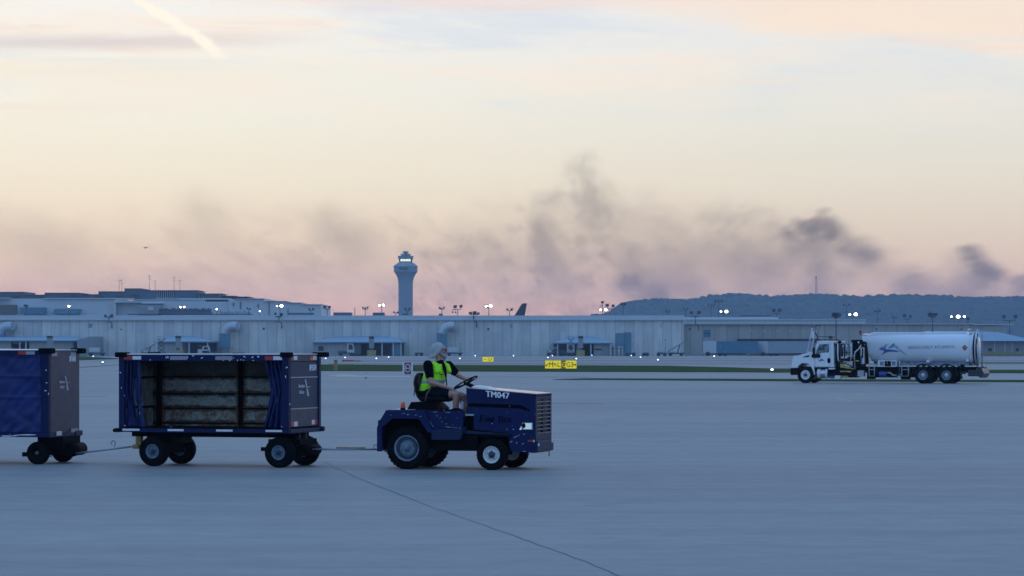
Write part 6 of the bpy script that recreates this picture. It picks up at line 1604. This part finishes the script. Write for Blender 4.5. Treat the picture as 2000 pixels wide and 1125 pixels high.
mast(1746, D1, 621, [(1743, 618.5, .6, 0), (1750, 620, .5, 0)], 'faint small twin mast left of the dark mast over the tank lettering')
mast(1772, 900, 623, [(1766.5, 616.5, 1.0, 0), (1778, 618, .8, 0)], 'dark twin mast over the first word on the tank')
mast(1821, 700, 619, [(1816, 614.5, 1.0, 0), (1822, 614.5, .8, 0), (1828, 614, .7, 0)], 'heavy dark three-headed mast rising behind the tank')
mast(1871, D1, 622, [(1858, 618.5, .9, .9), (1871, 618.5, 1.3, 1.35), (1883, 618.5, 1.0, 1.0)], 'mast with three lit lamps in a row near the right edge')
mast(1890.5, 900, 625, [(1890.5, 622.5, .9, 0)], 'single-headed dark mast beside the three lit lamps')
mast(1971.5, 880, 626, [(1960.5, 618.5, 1.0, 0), (1983, 618.5, 1.0, 0)], 'wide dark twin mast nearest the right edge')
# roof-top clutter on the warehouse
for a in ((651, 686, 610.2, 617), (728, 750, 610.5, 617), (786, 797, 612, 617), (857, 864, 612.5, 617), (1443, 1507, 615.5, 617)):
    o = MB(); pbox(o, *a, WY+60, WY+66); o.build('roof_unit', 'far_plant', wh)

# ---- terminal complex behind the left half
YT = 1150.0
def tb(mb, *a, Y=YT, d=60, mi=0): return pbox(mb, *a, Y, Y+d, mi)
tm = thing('terminal_building', 'long pale terminal hall behind the warehouse at left, plain upper wall', 'terminal')
mb = MB(); tb(mb, -60, 224, 584.5, 640); mb.build('wall', 'far_trim', tm)
mb = MB(); tb(mb, -62, 226, 583, 584.4, d=62); mb.build('roof_edge', 'far_white', tm)
mb = MB(); tb(mb, -40, 32, 595.5, 613, Y=YT-2, d=1.9); mb.build('dark_panel', 'far_brown', tm)
mb = MB(); pbox(mb, 39, 87, 600.5, 613, YT-6, YT-.5); mb.build('glazed_bay', 'container_blue', tm)
mb = MB(); mb.prism([(X_(107, YT), Z_(613, YT)), (X_(114, YT), Z_(603.5, YT)), (X_(160, YT), Z_(604, YT)), (X_(157, YT), Z_(613, YT))], YT-8, YT-.5); mb.build('sloping_glazing', 'duct_blue', tm)
mb = MB(); tb(mb, -60, 19, 581.5, 583, Y=YT-3, d=2.9); tb(mb, 84, 262, 582.0, 584.0, Y=YT-1, d=.9); mb.build('parapet', 'far_white', tm)
t2 = thing('terminal_building', 'stepped pale terminal block with white-edged parapets and roof machinery in front', 'terminal')
mb = MB(); tb(mb, 226.5, 446, 589, 640, Y=YT+2); mb.build('wall', 'far_trim', t2)
mb = MB(); tb(mb, 221, 276, 589, 591, Y=YT-2, d=4); tb(mb, 221, 226.4, 591.1, 616, Y=YT-2, d=4); tb(mb, 276.1, 318, 591.5, 593, Y=YT-2, d=4); mb.build('parapet', 'far_white', t2)
mb = MB(); tb(mb, 260, 400, 585.2, 589, Y=YT+10); tb(mb, 305, 446, 582.6, 585.1, Y=YT+12); mb.build('upper_wall', 'far_trim', t2)
mb = MB(); tb(mb, 260, 400, 584.2, 585.1, Y=YT+9, d=1); tb(mb, 304, 350, 581.6, 582.5, Y=YT+11, d=1); mb.build('parapet', 'far_white', t2)
mb = MB(); pbox(mb, 270, 310, 596, 616, YT-12, YT-2); mb.build('plant_house', 'far_grey', t2)
mb = MB(); pbox(mb, 289, 300, 599, 606, YT-12.4, YT-12.1); mb.build('louvre', 'far_white', t2)
mb = MB()
for k in range(26):
    u = 311+k*3.9; pbox(mb, u, u+2.6, 602-(k % 5 == 2)*1.5+(k % 3), 613, YT-11, YT-7)
pbox(mb, 309, 412, 609, 613, YT-12, YT-6)
mb.build('cooling_tower', 'far_plant', t2)
mb = MB(); pbox(mb, 248, 490, 613.2, 614.6, YT-14, YT-5); mb.build('gantry', 'far_dark', t2)
mb = MB()
for k in range(16): u = 430+k*3.8; pbox(mb, u, u+1.2, 607+(k % 4), 613, YT-11, YT-10)
mb.build('pipework', 'far_plant', t2)
t3 = thing('terminal_building', 'pale terminal block stepping down towards the control tower, slim dark slots in it', 'terminal')
mb = MB()
for (a, b, c) in ((446.2, 458, 585), (458.1, 516, 583.5), (516.1, 552, 588.5), (552.1, 588, 591.5), (588.1, 627, 594.8)): tb(mb, a, b, c, 640, Y=YT+1)
mb.build('wall', 'far_trim', t3)
mb = MB()
for (a, b, c) in ((458.1, 516, 582.8), (516.1, 558, 587.8), (558.1, 589, 590.8), (588.1, 628, 594.1)): tb(mb, a, b, c, c+.7, Y=YT, d=62)
mb.build('roof_edge', 'far_white', t3)
for a in ((455, 457, 591, 598), (469, 470.5, 590, 604), (503, 505, 594, 600), (525, 526, 590, 616), (562, 563, 603, 616)):
    mb = MB(); tb(mb, *a, Y=YT+.5, d=.4); mb.build('wall_slot', 'far_dark', t3)
mb = MB(); tb(mb, 562, 612, 611, 614, Y=YT-4, d=4); mb.build('walkway', 'far_plant', t3)
t4 = thing('terminal_building', 'dark blue stepped rooftop plant storeys crowning the terminal at left', 'terminal')
mb = MB()
for (a, b, c, d) in ((-60, 46, 570.5, 586), (46.1, 87, 576, 586), (87.1, 155, 572.2, 583), (155.1, 192, 575.2, 583), (192.1, 243, 569.5, 583), (243.1, 275, 563.8, 584), (275.1, 306, 567, 585), (342, 386, 568.6, 586)): tb(mb, a, b, c, d, Y=YT+70, d=30)
mb.build('wall', 'far_plant', t4)
mb = MB()
for (a, b, c) in ((-60, 47, 570), (46.1, 88, 575.5), (87.1, 156, 571.6), (155.1, 193, 574.6), (192.1, 243, 568.9), (242.5, 276, 563.2), (275.1, 387, 566.8), (386, 433, 573.2), (432.8, 460, 577.6), (459.9, 486, 579.2)): tb(mb, a, b, c, c+.65, Y=YT+69.4, d=31)
mb.build('roof_edge', 'far_pole', t4)
mb = MB()
for k in range(9): u = 306.5+k*4; tb(mb, u, u+1.7, 567.6, 583, Y=YT+70, d=4)
mb.build('screen_column', 'far_grey', t4); mb = MB()
for k in range(10): u = 388+k*4.4; tb(mb, u, u+1.8, 574, 584, Y=YT+70, d=4)
mb.build('screen_column', 'far_grey', t4)
mb = MB(); tb(mb, 306.2, 341.8, 567.6, 585, Y=YT+76, d=20); tb(mb, 386.1, 432, 574, 586, Y=YT+76, d=20); tb(mb, 432.1, 459, 578.3, 588, Y=YT+72, d=20); tb(mb, 459.1, 486, 580, 590, Y=YT+72, d=20); tb(mb, 340, 444, 584, 591, Y=YT+66, d=3)
mb.build('plant_screen', 'far_louvre', t4)
mb = MB()
for u, v in ((128, 580), (145, 577), (83, 580), (30, 578), (193, 578), (232, 577), (262, 575)): pbox(mb, u-6, u+5, v, v+3, YT+64, YT+69)
mb.build('rooftop_unit', 'far_dark', t4)
# rooftop aerials
def aerial(px, top, bot, label, arms=1):
    Y = YT+80; t = thing('rooftop_aerial', label, 'aerial', (X_(px, Y), Y, 0), 0, 'thin aerials over the terminal roof')
    mb = MB(); mb.cyl((0, 0, 0), (0, 0, Z_(top, Y)), .16, .07, 6); mb.build('rod', 'far_pole', t)
    mb = MB()
    for k in range(arms): z = Z_(top+1+k*6, Y); mb.tube([(-.7, 0, z), (.7, 0, z)], .06, 5)
    mb.build('cross_arm', 'far_pole', t)
aerial(233, 547, 568, 'shorter left aerial of the leftmost close pair')
aerial(238, 546, 568, 'right aerial of the leftmost close pair', 2)
aerial(292, 538, 563, 'tall aerial right of the highest roof box', 2)
aerial(303, 548, 566, 'short aerial just right of the tall left one')
aerial(340, 540.5, 567, 'tall aerial over the louvred plant screen', 2)
aerial(351.5, 547, 568, 'rightmost short aerial over the louvred plant screen')
# ---- control tower
YC = 1900.0; kc = YC/F; ct = thing('control_tower', 'tall pale control tower flaring to a faceted head with lit cab windows', 'control tower', (X_(792.3, YC), YC, 0))
def zz(v): return Z_(470+v/7.03, YC)
def oct_(mb, prof, mi=0):
    a0 = math.pi/8; n = 8
    mb.rings([[(hw/math.cos(a0)*math.cos(a0+2*math.pi*i/n), hw/math.cos(a0)*math.sin(a0+2*math.pi*i/n), z) for i in range(n)] for hw, z in prof], mi)
h_ = lambda u: u/7.03*kc
mb = MB(); oct_(mb, [(h_(98), 0), (h_(98), zz(600)), (h_(102), zz(550)), (h_(112), zz(510)), (h_(132), zz(465)), (h_(158), zz(430))]); mb.build('shaft', 'tower_concrete', ct)
mb = MB(); oct_(mb, [(h_(160), zz(429)), (h_(160), zz(408)), (h_(158), zz(362))]); o = mb.build('equipment_storey', 'tower_concrete', ct)
mb = MB(); mb.box((h_(-85), -h_(158)-.3, zz(405)), (h_(35), -h_(158)+.1, zz(372))); mb.build('window', 'far_plant', o)
mb = MB(); oct_(mb, [(h_(170), zz(361)), (h_(168), zz(352)), (h_(98), zz(300))]); mb.build('skirt_roof', 'tower_concrete', ct)
mb = MB(); oct_(mb, [(h_(84), zz(299)), (h_(86), zz(292)), (h_(96), zz(250))]); cb = mb.build('cab', 'far_dark', ct)
for k in range(4):
    mb = MB(); u0 = -68+k*36; mb.rings([[(h_(u0), -h_(88)-.25, zz(286)), (h_(u0+30), -h_(88)-.25, zz(286)), (h_(u0+30), -h_(88)+.2, zz(286)), (h_(u0), -h_(88)+.2, zz(286))], [(h_(u0), -h_(95)-.3, zz(256)), (h_(u0+30), -h_(95)-.3, zz(256)), (h_(u0+30), -h_(95)+.2, zz(256)), (h_(u0), -h_(95)+.2, zz(256))]]); mb.build('lit_window', 'cab_lit', cb)
mb = MB(); oct_(mb, [(h_(97), zz(249)), (h_(108), zz(214)), (h_(108), zz(210))]); mb.build('cab_canopy', 'tower_concrete', ct)
mb = MB(); oct_(mb, [(h_(62), zz(209)), (h_(62), zz(192)), (h_(70), zz(190)), (h_(70), zz(182))]); mb.build('roof_deck', 'tower_concrete', ct)
mb = MB(); mb.lathe([(h_(26), zz(182)), (h_(26), zz(172)), (h_(42), zz(166)), (h_(46), zz(158)), (h_(38), zz(150)), (h_(24), zz(145)), (.01, zz(144))], (0, 0, 0), 'z', 20); mb.build('radar_dome', 'tower_concrete', ct)
# ---- airliner tail beyond the roof
Yq = 1050.0; t = thing('parked_airliner', 'airliner showing only its dark swept tail fin above the warehouse roof', 'airliner')
q = [(X_(1003, Yq), Z_(619, Yq)), (X_(1019.5, Yq), Z_(592.8, Yq)), (X_(1029.3, Yq), Z_(592.3, Yq)), (X_(1024.5, Yq), Z_(619, Yq))]
mb = MB(); mb.prism(q, Yq, Yq+.5); mb.build('tail_fin', 'tail_navy', t)
mb = MB(); cz = Z_(634, Yq); mb.rings([[(X_(1032, Yq)-l, Yq+.25+r*math.cos(a), cz+r*math.sin(a)) for a in [2*math.pi*i/16 for i in range(16)]] for l, r in ((0, .3), (4, 1.4), (10, 2.0), (32, 2.0), (36, 1.2), (38, .2))], 0, True); mb.build('fuselage', 'white_paint', t)
# ---- lattice mast on the ridge
Ym = 4160.0; t = thing('radio_mast', 'slim lattice radio mast standing on the crest of the ridge', 'radio mast', (X_(1594, Ym), Ym, 0))
z0, z1 = Z_(580, Ym), Z_(541.5, Ym); mb = MB()
for i in range(3):
    a = 2*math.pi*i/3; mb.tube([(1.5*math.cos(a), 1.5*math.sin(a), z0-4), (.9*math.cos(a), .9*math.sin(a), z1)], .22, 5)
nseg = 9
for k in range(nseg):
    za, zb_2 = z0+(z1-z0)*k/nseg, z0+(z1-z0)*(k+1)/nseg
    for i in range(3):
        a, b = 2*math.pi*i/3, 2*math.pi*(i+1)/3; r = 1.5-.6*k/nseg
        mb.tube([(r*math.cos(a), r*math.sin(a), za), (r*math.cos(b), r*math.sin(b), zb_2)], .14, 4)
mb.build('lattice', 'far_pole', t)
mb = MB(); mb.cyl((0, 0, z1-1), (0, 0, z1+1.2), 1.2, n=10); mb.build('antenna_head', 'far_pole', t)
# ---- signs on the verges
def glyph_arrow(c, ang, L_, w, y, thick=.012):     # arrow polygon in the x-z plane centred at c
    pts = [(-L_/2, -w/2), (L_/2-w*1.6, -w/2), (L_/2-w*2.6, -w*1.7), (L_/2-w*1.2, -w*1.7), (L_/2, 0), (L_/2-w*1.2, w*1.7), (L_/2-w*2.6, w*1.7), (L_/2-w*1.6, w/2), (-L_/2, w/2)]
    ca, sa = math.cos(ang), math.sin(ang)
    return [(c[0]+x*ca-z*sa, c[1]+x*sa+z*ca) for x, z in pts]
def taxi_sign(px0, px1, top, bot, base, label, panels, yaw):
    Y = GY(base); k = Y/F; w = (px1-px0)*k; h = (bot-top)*k; z0 = (base-bot)*k
    t = thing('taxiway_sign', label, 'sign', (X_(px0, Y), Y, 0), R(yaw))
    mb = MB(); mb.box((0, 0, z0), (w, .30, z0+h), 0, .04); mb.build('housing', 'sign_black', t)
    for i in range(3):
        mb = MB(); mb.cyl((w*(.12+.38*i), .15, 0), (w*(.12+.38*i), .15, z0+.02), .035, n=8); mb.build('leg', 'galv', t)
    x = .02
    for pw_, col, items in panels:
        pw_ *= w
        mb = MB(); mb.box((x+.012, -.014, z0+.03), (x+pw_-.012, -.002, z0+h-.03)); fc = mb.build('face', 'sign_face' if col == 'y' else 'sign_black', t)
        if col == 'k':
            mb = MB(); e = .022; X0, X1, Z0, Z1 = x+.04, x+pw_-.04, z0+.07, z0+h-.07
            mb.box((X0, -.019, Z0), (X1, -.015, Z0+e)); mb.box((X0, -.019, Z1-e), (X1, -.015, Z1)); mb.box((X0, -.0195, Z0+e), (X0+e, -.0155, Z1-e)); mb.box((X1-e, -.0195, Z0+e), (X1, -.0155, Z1-e)); mb.build('border', 'sign_face', fc)
        ink = 'sign_black' if col == 'y' else 'sign_face'
        for kind, u, val in items:
            if kind == 'a':
                mb = MB(); mb.prism(glyph_arrow((x+pw_*u, z0+h*.47), val, h*.46, h*.075, 0), -.020, -.0145); mb.build('arrow', ink, fc)
            else: text('sign_lettering', val, h*.80, ink, fc, (x+pw_*u, -.018, z0+h*.22), bold=.002, sx=.88)
        x += pw_
    return t
taxi_sign(1064, 1126.5, 703.5, 720.3, 721.5, 'long yellow taxiway sign reading M L G G3 on the grass verge',
          [(.255, 'y', [('a', .26, R(225)), ('t', .46, 'M')]), (.25, 'y', [('a', .28, R(130)), ('t', .52, 'L')]), (.145, 'k', [('t', .17, 'G')]), (.345, 'y', [('t', .05, 'G3'), ('a', .78, 0.0)])], -7)
taxi_sign(942, 964.5, 696.8, 706.8, 708, 'small yellow taxiway sign reading G3 beyond the tractor', [(.98, 'y', [('a', .26, math.pi), ('t', .48, 'G3')])], -7)
Yn = GY(731.6); k = Yn/F; t = thing('no_entry_sign', 'dark red no entry sign between two white posts on the near verge', 'sign', (X_(796.3, Yn), Yn, 0))
for s in (-1, 1):
    mb = MB(); mb.box((s*10*k, -.05, 0), (s*6.6*k, .10, 24*k), 0, .01); mb.build('post', 'sign_white', t)
mb = MB(); mb.box((-6.4*k, -.03, 1*k), (6.4*k, .06, 23.5*k)); mb.build('panel', 'sign_red', t)
mb = MB(); mb.tube([(5.0*k*math.cos(a), -.035, 12.3*k+7.6*k*math.sin(a)) for a in [2*math.pi*i/28 for i in range(28)]], 1.0*k, 6, closed=True); mb.build('ring', 'sign_white', t)
mb = MB(); mb.box((-3.2*k, -.05, 11.4*k), (3.2*k, -.031, 13.4*k)); mb.build('bar', 'sign_white', t)
Yp = GY(724.6); k = Yp/F; t = thing('marker_post', 'squat ochre marker post on the grass right of the open cart', 'post', (X_(655.7, Yp), Yp, 0))
mb = MB(); mb.box((-3.6*k, -.15, 0), (3.6*k, .15, 20.8*k), 0, .03); mb.build('post', 'post_ochre', t)
mb = MB(); mb.box((-4.0*k, -.18, 20.8*k), (4.0*k, .18, 22*k), 0, .02); mb.build('cap', 'far_yellow', t)
Yb_ = GY(706.6); k = Yb_/F; t = thing('low_barricade', 'low red and ochre barricade lying beyond the ochre post', 'barricade', (X_(668, Yb_), Yb_, 0), R(-4))
mb = MB(); mb.box((0, 0, .6*k), (22.5*k, .25, 3.6*k), 0, .04); mb.build('red_beam', 'barrier_red', t)
mb = MB(); mb.box((22.6*k, 0, .5*k), (36*k, .25, 3.5*k), 0, .04); mb.build('ochre_beam', 'barrier_ochre', t)
mb = MB(); mb.box((-.05, -.1, 0), (.35, .35, .6*k)); mb.build('foot', 'sign_black', t)
mb = MB(); mb.box((35*k, -.1, 0), (35*k+.35, .35, .55*k)); mb.build('foot', 'sign_black', t)
Yk = GY(739.2); k = Yk/F; t = thing('traffic_cone', 'small white-banded cone carrying a thin whip right of the open cart', 'cone', (X_(714.5, Yk), Yk, 0))
mb = MB(); mb.box((-2.2*k, -.09, 0), (2.2*k, .09, 1.6*k)); mb.build('base', 'sign_black', t)
mb = MB(); mb.cyl((0, 0, 1.6*k), (0, 0, 7.0*k), 1.4*k, .7*k, 12); mb.build('cone', 'white_tape', t)
mb = MB(); mb.cyl((0, 0, 7.0*k), (0, 0, 14.5*k), .35*k, .2*k, 6); mb.build('whip', 'far_pole', t)
# ---- taxiway edge lights
first = {}
def tlight(px, py, warm=False, size=1.0):
    Y = GY(py+1.2); x = X_(px, Y); key = (warm, size)
    if key in first:
        o = copy_tree(first[key]); o.location = (x, Y, 0); return
    t = thing('taxiway_light', 'tiny warm lamp on the far pavement' if warm else ('tiny cool white edge light glowing on the pavement' if size == 1.0 else 'brighter cool edge light on the verge just left of the tanker'), 'edge light', (x, Y, 0), 0, 'edge lights dotted along the taxiways')
    mb = MB(); mb.cyl((0, 0, 0), (0, 0, .20), .06, n=8); mb.build('stake', 'far_pole', t)
    mb = MB(); mb.lathe([(.001, 0), (.085*size, .02), (.095*size, .08), (.07*size, .13), (.001, .15)], (0, 0, .20), 'z', 12); mb.build('lamp_dome', 'taxi_warm' if warm else 'taxi_lit', t)
    first[key] = t
for p in ((182, 697), (200.5, 710.5), (205.5, 688.5), (268, 690), (636, 702), (674, 700), (735, 702), (759, 699), (817, 691), (898, 702), (928, 696), (1003, 696), (1070, 700), (1079, 696), (1125.5, 702.5), (1156, 695), (1233, 695.5), (1251, 699), (1285, 705)): tlight(*p)
for p in ((731, 691), (1395, 697), (1246, 693)): tlight(*p, True)
tlight(1508, 727, False, 1.25)
mb = MB(); Yb2 = 320.0; mb.rings([[(-.28, 0, .10), (0, .10, 0), (.28, 0, .12), (0, -.10, 0)], [(-.30, 0, .12), (0, .08, .05), (.30, 0, .14), (0, -.08, .05)]]); mb.ball((0, 0, .02), (.07, .16, .06), 8, 6)
o = mb.build('bird', 'far_grey', None, (X_(284.5, Yb2), Yb2, Z_(485, Yb2))); tag(o, 'tiny dark bird in flight over the terminal roofs', 'bird')
